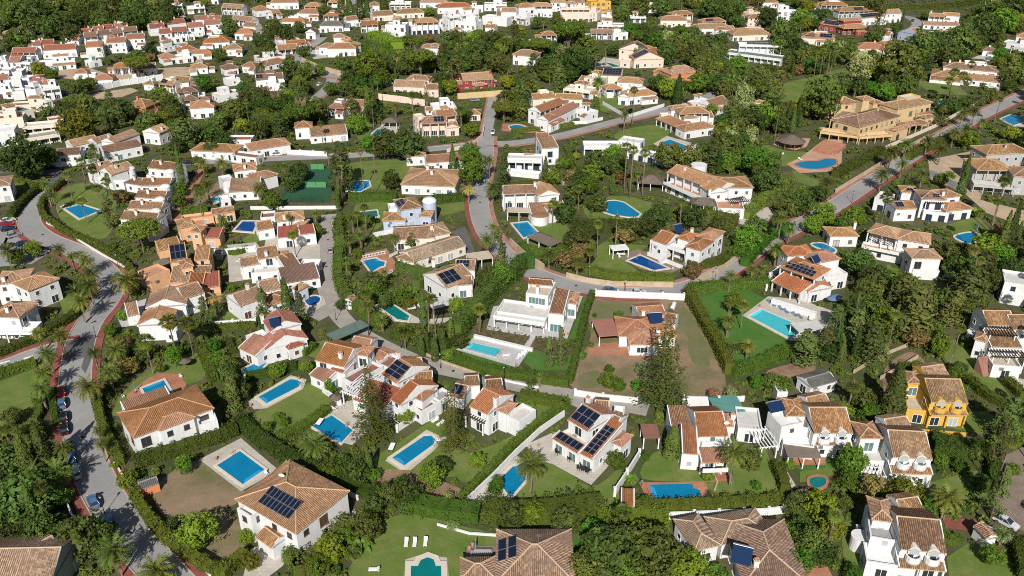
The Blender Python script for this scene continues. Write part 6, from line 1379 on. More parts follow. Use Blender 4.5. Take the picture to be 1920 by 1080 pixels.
h = House('white villas in a row beside the cul-de-sac', 'w', 't'); h.add(1574, 22, 1640, 20, 9, 4.4, 'H', 25, so=((.45, .7, .1, .4, 3, 2),)).add(1616, 34, 1660, 30, 8, 5.0, 'G', 25, so=((.05, .9, .06, .44, 5, 2),)).add(1662, 26, 1692, 24, 8, 6.0, 'G', 25)
h = House('white house with dish above the tan road wall', 'w', 't'); h.add(1742, 30, 1772, 32, 7, 6.0, 'G', 22, ch=((.1, .5),)).add(1768, 28, 1800, 30, 6, 5.4, 'G', 22).add(1732, 46, 1800, 48, 5, 3.0, 'S', 14)
h = House('pale blue gable house under the big conifer', 'b', 't'); h.add(1686, 58, 1722, 66, 8, 5.0, 'g', 20).add(1698, 64, 1730, 60, 6, 4.0, 'G', 25)
h = House('bungalow with satellite dish and cream hips', 'c', 't'); h.add(1502, 70, 1566, 74, 11, 3.8, 'H', 25, ch=((.4, .5),), so=((.1, .4, .1, .4, 3, 2), (.55, .9, .1, .4, 4, 2)))
h = House('wide house with long terracotta roof', 'c', 'o'); h.add(1608, 90, 1662, 92, 10, 3.8, 'H', 25, ch=((.65, .7),)).add(1658, 94, 1704, 88, 9, 3.8, 'H', 25)
h = House('small white pavilion with dish on top', 'w', 'd', land=False, cat='pavilion'); h.add(1842, 94, 1868, 96, 6, 3.2, 'H', 25, dish=((.5, .5),))
h = House('white house at the right edge above the pools', 'w', 't'); h.add(1880, 78, 1935, 86, 9, 3.4, 'F', rc='l').add(1905, 68, 1950, 72, 8, 6.0, 'H', 25).add(1896, 90, 1940, 98, 5, 3, 'C', rc='l')
h = House('hillside villa with teal windows and twin towers', 'w', 't'); h.add(596, 88, 632, 90, 7, 4.4, 'H', 25).add(614, 91, 668, 90, 9, 4.4, 'H', 25).add(660, 88, 678, 82, 8, 4.4, 'H', 25).add(624, 70, 648, 69, 6, 8.2, 'H', 25).add(640, 74, 658, 72, 5, 7.0, 'H', 25)
h = House('white house with low red gable on the road bend', 'w', 'o'); h.add(538, 86, 576, 82, 8, 4.0, 'G', 25, ch=((.0, .4),)).add(522, 94, 560, 90, 8, 3.4, 'G', 25, rc='b').add(484, 110, 535, 104, 9, 3.4, 'F', rc='m')
h = House('white mansion with blue-framed windows', 'w', 't', frame=FRAMEN); h.add(780, 43, 824, 41, 9, 7.4, 'H', 25).add(824, 36, 842, 38, 8, 6.8, 'F', rc='l').add(762, 48, 784, 48, 7, 4.4, 'F', rc='l')
h = House('white flat-roofed mansion left of the blue-framed one', 'w', 'b', frame=FRAMEN); h.add(722, 46, 760, 47, 9, 7.0, 'F', rc='l').add(735, 36, 752, 36, 6, 8.8, 'H', 25)
h = House('tall white stacked villa with three storeys of glass', 'w', 'o'); h.add(852, 38, 892, 42, 9, 7.6, 'F', rc='l').add(842, 32, 876, 28, 9, 10.0, 'F', rc='w').add(866, 28, 898, 24, 9, 10.8, 'F', rc='w').add(850, 26, 862, 25, 5, 10.8, 'H', 25)
h = House('white walled terraces beside the stacked villa', 'w', 'b'); h.add(904, 30, 950, 34, 8, 5.4, 'F', rc='w', win=0).add(940, 22, 968, 22, 8, 8.0, 'G', 25)
h = House('white orange-roofed bungalow at upper centre', 'w', 'o'); h.add(820, 14, 884, 12, 9, 4.4, 'H', 25).add(880, 12, 906, 12, 6, 4.0, 'F', rc='l')
h = House('grey-roofed flat villa in the treetops', 'w', 'g'); h.add(598, 48, 644, 48, 9, 3.8, 'H', 25)
h = House('small white house with orange gable', 'w', 'o'); h.add(676, 47, 709, 46, 8, 5.0, 'G', 25)
h = House('tan gabled house beyond the cypress trio', 'c', 'b'); h.add(700, 30, 738, 27, 9, 3.6, 'G', 25).add(745, 25, 796, 23, 9, 3.6, 'H', 25)
h = House('little white hipped house in dense trees', 'w', 't'); h.add(788, 89, 822, 90, 6, 4.0, 'H', 25).add(806, 86, 824, 86, 4, 5, 'H', 22)
h = House('beige bungalow above the long peach wall', 'k', 'b'); h.add(737, 161, 795, 163, 8, 4.0, 'G', 25, ch=((.6, .6),)).add(800, 168, 824, 166, 7, 3.6, 'G', 25).add(762, 148, 805, 150, 6, 4.0, 'H', 25)
h = House('brick red house with tan roof and chimney', 'r', 't'); h.add(868, 152, 926, 148, 10, 5.4, 'G', 25, ch=((.95, .4),)).add(892, 162, 914, 158, 4, 3.2, 'H', 25).add(848, 140, 872, 136, 6, 3, 'H', 25, rc='d').add(922, 154, 932, 152, 4, 3.4, 'H', 25)
h = House('white flat-roofed house by the curved road wall', 'w', 'b'); h.add(812, 203, 856, 200, 9, 3.6, 'F', rc='w')
h = House('peach two-storey villa with rooftop panels', 'k', 't'); h.add(790, 232, 838, 230, 8, 6.0, 'H', 25, so=((.5, .9, .08, .42, 3, 2),)).add(820, 220, 856, 216, 8, 6.2, 'G', 25).add(835, 240, 862, 238, 5, 3.6, 'g', 22).add(784, 222, 800, 220, 7, 6.8, 'F', rc='l').add(878, 214, 902, 214, 6, 3, 'H', 25)
h = House('small dark pavilion beside the teal pool', 'c', 'd', land=False, cat='pavilion'); h.add(715, 229, 744, 230, 5, 2.8, 'T')
h = House('white house with rust roof under the twin pines', 'w', 'r'); h.add(612, 202, 645, 204, 8, 4.2, 'H', 25).add(645, 198, 682, 200, 8, 4.4, 'G', 25, rc='o')
h = House('white low villa with flat parapets by the lawn', 'w', 'b'); h.add(551, 240, 586, 238, 7, 5.0, 'H', 25).add(582, 256, 652, 250, 8, 3.2, 'S', 12).add(590, 246, 650, 242, 5, 3.8, 'F', rc='l')
h = House('white villa beside the feathery palm pair', 'w', 'd'); h.add(480, 150, 532, 146, 8, 4.6, 'G', 25, so=((.02, .25, .1, .4, 2, 2),)).add(498, 158, 534, 156, 6, 3.4, 'F', rc='l')
h = House('white three-block house below the pinewood', 'w', 'd'); h.add(332, 174, 372, 171, 8, 6.4, 'H', 25).add(341, 189, 373, 186, 7, 5.4, 'H', 25).add(354, 203, 402, 200, 9, 5.0, 'H', 25, rc='t')
h = House('brown-roofed villa half hidden by conifers', 't', 'b'); h.add(234, 199, 273, 202, 10, 4.6, 'H', 25, ch=((.4, .4),))
h = House('tan cottage cluster by the bare slope', 'c', 'b'); h.add(296, 157, 322, 160, 7, 4.4, 'G', 25, so=((.1, .5, .1, .45, 2, 2),)).add(322, 152, 352, 154, 7, 4.4, 'G', 25)
h = House('white bungalow under the umbrella pine', 'w', 'o'); h.add(210, 128, 242, 126, 8, 4.0, 'H', 25)
h = House('dark-roofed white bungalow beside the umbrella pine', 'w', 'd'); h.add(246, 130, 292, 127, 8, 4.0, 'G', 25)
h = House('white house with orange hip by the long wall', 'w', 'o'); h.add(174, 150, 212, 148, 8, 4.0, 'H', 25).add(138, 137, 164, 136, 6, 3.2, 'H', 25)
h = House('white cubes above the car park trees', 'w', 'r'); h.add(78, 167, 112, 163, 8, 6.0, 'F', rc='w').add(80, 158, 104, 156, 5, 6.6, 'G', 25, rc='o')
h = House('low sheds with red and grey flat roofs', 'c', 'b'); h.add(12, 200, 88, 196, 8, 3.4, 'F', rc='r').add(10, 216, 62, 204, 9, 4.4, 'F', rc='n').add(-20, 224, 42, 219, 7, 4.6, 'F', rc='r').add(42, 240, 112, 234, 8, 3.2, 'F', rc='l').add(66, 198, 90, 204, 6, 3.6, 'F', rc='w').add(50, 262, 112, 252, 9, 3.4, 'F', rc='g').add(92, 226, 118, 222, 6, 3.6, 'F', rc='r')
h = House('white block at the left edge behind the banyan', 'w', 'b'); h.add(-20, 248, 26, 244, 9, 6.4, 'F', rc='w')
# white village on the far left
for k, (x1, y1, x2, y2, D, hh, rt, rc) in enumerate([(-10, 118, 14, 117, 8, 6, 'F', 'w'), (14, 116, 36, 116, 8, 6, 'G', 'r'), (36, 117, 56, 118, 7, 7, 'F', 'w'), (-8, 134, 16, 133, 8, 6, 'F', 'l'), (16, 135, 40, 134, 7, 5, 'F', 'w'), (-10, 150, 14, 149, 7, 5.4, 'G', 'r'), (14, 150, 38, 148, 7, 6.4, 'F', 'w'), (38, 146, 54, 146, 6, 6.4, 'F', 'w'), (50, 154, 74, 156, 7, 4.4, 'G', 'r'), (46, 166, 66, 168, 6, 5, 'F', 'w'), (-10, 170, 22, 168, 6, 4, 'F', 'w'), (22, 172, 44, 170, 6, 4.2, 'F', 'l')]):
    OD = ['first', 'second', 'third', 'fourth', 'fifth', 'sixth', 'seventh', 'eighth', 'ninth', 'tenth', 'eleventh', 'twelfth']
    House('small white village house, %s from the top of the far-left cluster' % OD[k], 'w', rc if rt == 'G' else 'b', land=False, frame=FRAMEN, group='white village houses').add(x1, y1, x2, y2, D, hh, rt, 26, rc=rc)
# terraces of row houses on the far slope
ROWS = [('lowest terrace row', [(160, 88, 192, 86), (199, 80, 235, 78), (236, 73, 271, 71)], 6.2, 'o'), ('dark-roofed terrace row', [(157, 70, 183, 68), (184, 66, 208, 64), (209, 63, 231, 61), (232, 59, 258, 57)], 5.6, 'd'),
        ('topmost terrace row', [(148, 63, 173, 61), (173, 58, 194, 57), (195, 55, 214, 53), (215, 51, 240, 49)], 5.4, 'r'), ('right-hand terrace row', [(299, 63, 322, 61), (322, 60, 352, 58), (353, 51, 382, 49), (383, 46, 414, 44)], 6.0, 'r'),
        ('upper right terrace row', [(281, 53, 310, 50), (310, 46, 349, 41), (365, 37, 390, 36), (390, 37, 415, 36)], 4.8, 'r'), ('left red-roofed row', [(20, 99, 66, 98), (52, 86, 76, 85), (76, 84, 102, 82), (80, 94, 142, 91), (120, 69, 148, 69)], 4.6, 'r')]
for nm, L, hh, rc in ROWS:
    for k, q in enumerate(L):
        hs = House('white row house, %s from left in the %s' % (['first', 'second', 'third', 'fourth', 'fifth'][k], nm), 'w', rc, land=False, group='white row houses'); hs.add(*q, 8, hh, 'G', 25, ch=((random.uniform(.1, .9), .6),))
        if nm == 'right-hand terrace row' and k == 1: hs.awning(323, 61, 351, 59, 4.6, 2.0, FABRICY)
        x1, y1, x2, y2 = q; hs.add(x1 + 1, y1 + 9, x2 - 2, y2 + 9, 3, hh - 2.8, 'F', rc='l')
for nick, q, D, hh, rt, rc in [('wide orange-roofed house behind the grey ramp', (380, 80, 431, 78), 10, 3.6, 'H', 'o'), ('orange bungalow beside the grey ramp', (335, 96, 370, 92), 8, 3.6, 'H', 'o'), ('orange-roofed garage house near the ramp', (366, 100, 396, 98), 7, 3.4, 'H', 'o'), ('white flat house with tan corner roof', (304, 110, 332, 106), 8, 3.6, 'H', 'o'), ('white cube beside the tan corner roof house', (330, 108, 362, 105), 8, 3.4, 'F', 'l'),
                               ('brown hip house with central chimney', (422, 92, 454, 91), 9, 4.0, 'H', 'b'), ('white gable house at the top left of centre', (414, 14, 452, 16), 8, 5.0, 'G', 'b'), ('white house under bare slope at the top', (432, 36, 470, 40), 8, 4.4, 'G', 'b'), ('white terrace house near the top woods', (438, 62, 474, 62), 8, 4.0, 'H', 'o'), ('striped tent-like canopy house near the woods', (350, 15, 384, 13), 9, 4, 'F', 'w'),
                               ('red-roofed villa at the top edge left', (480, 20, 507, 17), 9, 4.4, 'H', 'o'), ('white villa with red hip above the woods', (558, 24, 598, 25), 9, 4.6, 'H', 'o'), ('white villa with orange terrace roof', (524, 40, 572, 41), 8, 3.4, 'H', 'o'), ('tan hip villa at the top edge', (570, 12, 602, 12), 8, 4.6, 'H', 't'), ('white villa with tan roof left of the grey one', (488, 60, 528, 58), 9, 3.6, 'H', 't'),
                               ('white house by the upper left treeline', (690, 10, 712, 10), 7, 5.0, 'H', 'b'), ('white house left of the cypress pair at top', (505, 5, 560, 4), 9, 4.4, 'H', 't'), ('white low house at the very top centre', (730, 6, 770, 6), 8, 5.0, 'F', 'l'), ('tan-roofed house at the very top centre', (786, 4, 840, 4), 9, 4.2, 'H', 't'), ('white house right of the orange bungalow at top', (908, 8, 950, 8), 9, 4.6, 'F', 'g'),
                               ('tan roof house at the top right of centre', (1540, 10, 1590, 10), 9, 4.0, 'H', 't'), ('white house tucked in the upper right woods', (1205, 14, 1232, 14), 7, 4.0, 'H', 't'), ('small tiled house by the upper branch road', (1336, 200, 1368, 190), 8, 4.0, 'G', 't'), ('white tiled cottage behind the silver poplar', (1400, 200, 1430, 206), 6, 3.4, 'G', 't'), ('white house with shaded gable at the far left slope', (1302, 193, 1330, 186), 4, 3.0, 'F', 'l'),
                               ('grey flat ramp building beside the terraces', (306, 90, 352, 80), 6, 2.4, 'F', 'g'), ('tan-roofed villa by the round conifers', (355, 128, 390, 126), 7, 3.4, 'H', 't'), ('grey flat-roofed shed with green fence', (408, 180, 452, 172), 7, 3.2, 'F', 's'), ('white low wall house by the palms', (428, 150, 450, 146), 6, 3.2, 'F', 'w'), ('tan cottage at the right of the white village', (168, 116, 190, 112), 6, 3.2, 'F', 'w'),
                               ('long white retaining building', (64, 118, 140, 112), 5, 4.4, 'F', 'w'), ('white garage block below the terrace houses', (420, 130, 448, 126), 7, 3.6, 'H', 'd'), ('white villa in the green fold', (960, 102, 1004, 106), 9, 5.4, 'H', 't'), ('white cottage below the flat-topped pine', (1014, 66, 1044, 66), 7, 3.4, 'H', 't'), ('small dark-gabled house beside the grey-roofed villa', (572, 60, 592, 61), 6, 4.2, 'g', 'd'), ('white tan-roofed house under the top cypress row', (520, 74, 552, 70), 8, 3.6, 'H', 't'), ('small white house below the top-left woods', (455, 48, 478, 50), 7, 3.8, 'G', 'b'), ('white house with orange roof in the upper dip', (606, 30, 634, 30), 7, 3.8, 'H', 'o'), ('white gable house between the cypress groups', (650, 38, 672, 36), 7, 4.2, 'G', 't'), ('tan hip house left of the saffron one', (1032, 4, 1062, 4), 8, 6.0, 'H', 't'), ('white cottage behind the red villa', (1640, 62, 1668, 66), 6, 3.4, 'G', 't'), ('white house far up the right slope', (1846, 8, 1884, 10), 8, 4.2, 'H', 't'), ('tan bungalow under the upper right treeline', (1430, 4, 1460, 4), 8, 4.0, 'H', 't'), ('low tan house below the hillside villa', (500, 122, 540, 114), 7, 3.2, 'H', 't')]:
    House(nick, 'w', rc if rt != 'F' else 'b', land=False).add(*q, D, hh, rt, 26, rc=rc)
# ---- smaller houses that fill the gaps of the far slope
MW, MH = 960, 540
MASK = np.zeros((MH, MW), bool)
def fillpoly(P):
    P = [(x / 2, y / 2) for x, y in P]
    x0, x1 = max(0, int(min(p[0] for p in P))), min(MW - 1, int(max(p[0] for p in P)) + 1); y0, y1 = max(0, int(min(p[1] for p in P))), min(MH - 1, int(max(p[1] for p in P)) + 1)
    if x1 <= x0 or y1 <= y0: return
    X, Y = np.meshgrid(np.arange(x0, x1 + 1) + .5, np.arange(y0, y1 + 1) + .5); ins = np.zeros(X.shape, bool)
    for i in range(len(P)):
        (ax, ay), (bx, by) = P[i], P[(i + 1) % len(P)]
        if ay == by: continue
        c = ((ay > Y) != (by > Y)) & (X < (bx - ax) * (Y - ay) / (by - ay) + ax); ins ^= c
    MASK[y0:y1 + 1, x0:x1 + 1] |= ins
for P in MASKP: fillpoly(P)
def cover(cx, cy, rx, ry):
    x0, x1, y0, y1 = [int(v / 2) for v in (cx - rx, cx + rx, cy - ry, cy + ry)]
    sub = MASK[max(0, y0):max(0, y1) + 1, max(0, x0):max(0, x1) + 1]
    return sub.mean() if sub.size else 0.0

rr = random.Random(21); spots = []
for _ in range(6000):
    px, py = rr.uniform(8, 1000), rr.uniform(6, 190)
    if (px > 640 and py > 60) or (px > 470 and py > 118) or (px < 285 and py < 66): continue
    L_, D_, h_ = rr.uniform(5.5, 9), rr.uniform(5, 7.5), rr.uniform(2.8, 4.4); s_ = SC(py)
    if cover(px, py - h_ * s_ * .3, L_ * s_ * .62, h_ * s_ * .9) > .03 or any(abs(px - q[0]) < 26 and abs(py - q[1]) < 11 for q in spots): continue
    spots.append((px, py, L_, D_, h_, rr.choice('HHGGF'), rr.choice('oottb'), rr.uniform(-1.2, 1.2)))
    if len(spots) >= 39: break
spots.sort()
NUM = ['first', 'second', 'third', 'fourth', 'fifth', 'sixth', 'seventh', 'eighth', 'ninth', 'tenth', 'eleventh', 'twelfth', 'thirteenth', 'fourteenth', 'fifteenth', 'sixteenth', 'seventeenth', 'eighteenth', 'nineteenth', 'twentieth']
for k, (px, py, L_, D_, h_, rt, rc, t_) in enumerate(spots):
    w2 = L_ * SC(py) / 2; n_ = NUM[k] if k < 20 else 'twenty-' + NUM[k - 20]
    House('small white slope house between larger villas, %s from left on the far slope' % n_, 'w', rc, land=False, group='small houses on the far slope').add(px - w2, py - h_ * SC(py) * .9 + t_, px + w2, py - h_ * SC(py) * .9 - t_, D_, h_, rt, 25, rc=rc if rt != 'F' else 'l')
# ---- tennis court
area('tennis_court', [(518, 378), (570, 314), (628, 316), (618, 380)], GREENC); 
r = ob('court_fence', None, None, G(572, 345)); tag(r, 'pale green screen fence round the tennis court', 'fence'); o0 = r.location
for (a, b) in (((573, 352), (612, 352)), ((583, 318), (608, 318)), ((524, 378), (574, 318)), ((524, 378), (605, 380))):
    A_, B_ = G(*a) - o0, G(*b) - o0; solid = a[0] in (573, 583); n = max(2, int((B_ - A_).length / 3))
    for k in range(n + 1): mb = MB(); p = A_ + (B_ - A_) * k / n; mb.tube(p, p + Vector((0, 0, 2.6)), .05, .05, 5); ob('post', mb.mesh('post', DARKM), r)
    if solid: mb = MB(); mb.box(A_, B_ - A_, (0, .05, 0), (0, 0, 2.2)); ob('screen_panel', mb.mesh('screen_panel', GREENL), r)
    else:
        for k in range(4): mb = MB(); z = Vector((0, 0, 0.3 + .7 * k)); mb.tube(A_ + z, B_ + z, .025, .025, 4); ob('wire', mb.mesh('wire', DARKM), r)
# ---- garden walls
for L, hh, m in (([(1116, 556), (1200, 560), (1282, 563)], 2.0, 'w'), ([(455, 803), (500, 842), (560, 880), (610, 905), (672, 938)], 1.1, 'w'), ([(1078, 742), (1130, 750), (1195, 757)], 1.6, 'w'), ([(1185, 976), (1300, 972), (1440, 966), (1468, 962)], 1.7, 'w'), ([(1100, 968), (1155, 972)], 1.4, 'w'),
                ([(1152, 930), (1175, 895), (1198, 858)], 1.9, 'w'), ([(872, 948), (925, 898), (965, 856), (1012, 812), (1058, 780)], 1.5, 'w'), ([(397, 616), (480, 610)], 2.0, 'w'), ([(88, 420), (150, 454), (200, 484), (240, 506)], .8, 'w'), ([(162, 176), (228, 161), (306, 150)], 3.0, 'w'), ([(565, 116), (600, 132), (636, 142), (655, 148)], 2.8, STWALL),
                ([(858, 186), (900, 183), (942, 180)], 2.8, 'o'), ([(710, 187), (750, 192), (797, 199)], 3.0, 'k'), ([(838, 286), (880, 276), (905, 258), (908, 240)], 1.4, 'k'), ([(540, 290), (612, 293)], 2.0, 'w'), ([(1280, 764), (1345, 766)], 3.0, 'w'), ([(956, 458), (985, 485), (1020, 508)], 2.2, STWALL), ([(1062, 520), (1100, 530), (1150, 537), (1262, 538)], 1.6, STWALL),
                ([(1300, 534), (1345, 512), (1392, 478), (1436, 442)], 1.4, STWALL), ([(1566, 362), (1622, 328), (1690, 286), (1740, 258)], 1.6, STWALL), ([(1130, 196), (1175, 222), (1245, 200)], 1.5, 'w'), ([(820, 985), (880, 1002), (938, 1006)], .5, 'w'), ([(905, 705), (960, 718), (1010, 728)], .5, 'w'), ([(790, 662), (830, 680), (895, 702)], .6, STWALL), ([(605, 735), (640, 760)], 1.5, 'w'),
                ([(1605, 1000), (1612, 1030), (1622, 1068)], 1.6, 'w'), ([(1836, 1000), (1870, 1012), (1918, 1032)], 2.2, 'w'), ([(205, 845), (225, 885), (250, 920)], .6, 'w'), ([(310, 1010), (345, 1045), (400, 1085)], .6, 'w'), ([(125, 945), (138, 975), (146, 985)], 1.4, 'w'), ([(745, 810), (790, 780), (800, 772)], 1.6, 'w'), ([(1330, 880), (1345, 905), (1340, 920)], .4, STWALL),
                ([(405, 480), (480, 472)], 2.0, 'w'), ([(470, 393), (640, 392)], 1.2, 'w'), ([(700, 445), (722, 440), (745, 436)], 1.5, 'w'), ([(1040, 235), (1100, 232), (1130, 225)], 1.4, 'w'), ([(85, 315), (150, 310), (185, 304)], 1.8, 'w'), ([(1436, 545), (1442, 522), (1470, 500)], 1.6, 'w'), ([(1165, 265), (1240, 300), (1262, 312)], 1.2, STWALL), ([(1000, 300), (1040, 330), (1062, 352)], 1.0, 'w'),
                ([(1650, 712), (1690, 690), (1720, 672)], 1.0, STWALL), ([(1600, 700), (1650, 670), (1700, 650), (1712, 635)], .9, STWALL), ([(1345, 756), (1395, 752)], 1.4, 'w'), ([(400, 975), (412, 1000)], .5, 'w'), ([(940, 90), (1000, 76)], 1.2, 'w'), ([(1225, 300), (1260, 318)], 1.2, 'w'), ([(1740, 64), (1800, 58), (1845, 40)], 1.6, STWALL), ([(1660, 280), (1760, 236), (1830, 195), (1880, 165)], 1.5, 'k')):
    wall(L, hh, m, piers=4.0 if (m == 'w' and hh >= 1.6) else 0)
# ---- clipped hedges
for L, wd, hh in (([(120, 344), (92, 370), (79, 390), (86, 412), (130, 442), (178, 462), (215, 484), (248, 510)], 1.5, 2.2), ([(85, 352), (58, 370), (36, 392), (22, 412)], 2.0, 2.2), ([(8, 340), (40, 342), (68, 352)], 2, 1.6), ([(182, 742), (190, 790), (205, 832), (228, 875)], 1.7, 2.2), ([(252, 932), (270, 962), (300, 1002), (345, 1040), (412, 1082), (430, 1072), (460, 1045)], 1.7, 2.4),
                 ([(252, 876), (330, 852), (400, 830), (446, 812)], 2.2, 2.6), ([(450, 794), (480, 824), (555, 872), (640, 912), (705, 935), (760, 940)], 2.6, 2.4), ([(522, 826), (575, 800), (614, 770)], 2.4, 1.4), ([(866, 944), (918, 890), (958, 848), (1008, 802), (1066, 760)], 1.3, 2.2), ([(975, 748), (1020, 756), (1062, 764)], 2.2, 2.2),
                 ([(843, 674), (890, 692), (960, 708), (1066, 724)], 2.0, 2.2), ([(1068, 720), (1080, 672), (1096, 602), (1111, 556)], 1.4, 2.2), ([(1288, 556), (1312, 598), (1345, 655), (1366, 702)], 2.4, 3.2), ([(1372, 704), (1420, 690), (1478, 664)], 2.8, 2.6), ([(1292, 550), (1360, 542), (1440, 538)], 2.4, 2.8), ([(1190, 960), (1320, 956), (1466, 948)], 2.6, 2.2),
                 ([(1810, 715), (1852, 748), (1892, 768)], 1.8, 2.0), ([(1885, 718), (1918, 748)], 2.2, 1.8), ([(1746, 826), (1790, 838), (1840, 846)], 2.0, 2.2), ([(1750, 845), (1810, 858), (1858, 868), (1858, 920)], 2.0, 2.2), ([(1905, 1020), (1912, 1060), (1918, 1090)], 2.2, 2.4), ([(1095, 510), (1150, 522), (1200, 527), (1262, 527)], 2.6, 2.2), ([(1290, 505), (1330, 500), (1364, 488)], 2.4, 2.4),
                 ([(1035, 402), (1072, 416), (1082, 438), (1070, 462), (1050, 476)], 2.6, 2.6), ([(975, 462), (1000, 475), (1045, 478)], 2.0, 1.8), ([(1565, 332), (1610, 308), (1652, 286)], 3.5, 2.6), ([(655, 378), (700, 376), (745, 378)], 2.4, 3.0), ([(810, 380), (872, 376)], 2.4, 2.6), ([(402, 620), (480, 612)], 2.0, 1.6), ([(378, 655), (392, 692), (408, 722)], 2.2, 2.2), ([(-10, 712), (35, 695), (68, 684)], 2.0, 2.0),
                 ([(-10, 672), (33, 654), (80, 632), (140, 596), (150, 580)], 2.2, 2.0), ([(72, 752), (76, 775), (66, 795)], 1.6, 1.6), ([(100, 735), (103, 775), (108, 800)], 1.4, 1.4), ([(600, 660), (640, 650), (600, 665)], 1.2, 1.2), ([(555, 690), (500, 705), (462, 712)], 2.2, 1.8), ([(568, 668), (590, 652)], 1.8, 1.8), ([(330, 1078), (332, 1079)], .5, .5), ([(540, 1060), (556, 1048), (562, 1078)], 2.2, 2.4), ([(575, 112), (600, 128), (640, 140)], 2.4, 2.2), ([(705, 180), (790, 184)], 2.4, 2.4),
                 ([(870, 178), (936, 172)], 2.2, 2.0), ([(1115, 168), (1118, 195), (1120, 210)], 2.0, 1.6), ([(960, 250), (1010, 244), (1075, 236)], 2.4, 1.6), ([(1065, 300), (1085, 330), (1060, 280)], 1.8, 1.8), ([(1610, 12), (1700, 18), (1790, 14), (1830, 6)], 4.0, 3.0), ([(1340, 60), (1270, 62)], 3, 2.0), ([(1455, 880), (1466, 905), (1470, 925)], 2.0, 2.2), ([(295, 310), (380, 304)], 2.2, 2.0), ([(340, 402), (390, 396)], 2.2, 2.2), ([(1700, 645), (1705, 646)], .5, .5),
                 ([(430, 640), (440, 660), (480, 640)], 1.5, 1.2), ([(468, 470), (440, 478), (415, 470)], 1.5, 1.6), ([(260, 520), (310, 510)], 2.0, 1.8), ([(590, 540), (600, 552), (590, 545)], 1.2, 1.4), ([(1760, 1010), (1780, 1018), (1800, 1016)], 1.8, 1.6), ([(838, 655), (862, 632), (888, 606)], 1.2, 1.8)):
    if math.dist(L[0], L[-1]) > 12: hedge(L, wd, hh)
# looser, taller screens
for L, wd, hh, k, wt in (([(856, 640), (886, 602), (930, 552), (975, 515)], 3.0, 5.0, 'C', 'tall dark cypress screen'), ([(958, 530), (978, 505), (1000, 500)], 3.5, 4.5, 'C', 'tall dark cypress screen'), ([(905, 968), (980, 972), (1060, 966), (1130, 958)], 4.5, 3.0, 'T', 'loose evergreen hedge'), ([(760, 948), (820, 962), (900, 972)], 4.0, 2.6, 'H', 'loose evergreen hedge'),
                         ([(1120, 985), (1180, 982), (1252, 985)], 3.5, 2.6, 'B', 'loose evergreen hedge'), ([(556, 1080), (600, 1050), (640, 1010), (660, 985)], 4.0, 2.4, 'E', 'loose flowering hedge'), ([(640, 470), (634, 510), (645, 555), (678, 588), (722, 614)], 2.6, 2.8, 'T', 'loose green hedge'), ([(738, 630), (788, 650), (840, 662)], 2.6, 3.0, 'D', 'loose green hedge'), ([(745, 505), (800, 520), (780, 540)], 3.0, 2.4, 'E', 'loose green hedge'),
                         ([(700, 420), (640, 415), (638, 455)], 3.0, 2.6, 'M', 'loose green hedge'), ([(1700, 300), (1720, 290), (1790, 262)], 3.0, 3.5, 'M', 'loose green hedge'), ([(1480, 342), (1440, 372), (1395, 410)], 4.0, 2.5, 'M', 'loose green hedge'), ([(1270, 410), (1330, 415), (1380, 425)], 5.0, 3.5, 'M', 'loose green hedge'), ([(1080, 440), (1130, 432), (1210, 440)], 5.0, 3.5, 'D', 'loose green hedge'),
                         ([(1480, 430), (1440, 450), (1395, 500)], 3.0, 2.5, 'B', 'loose green hedge'), ([(700, 70), (735, 84), (745, 92)], 9.0, 4.0, 'Y', 'broad sunlit hedge bank'), ([(680, 90), (700, 100), (735, 98)], 6.0, 4.0, 'B', 'broad sunlit hedge bank')):
    hedge(L, wd, hh, k, True, wt, 6.0, .38)
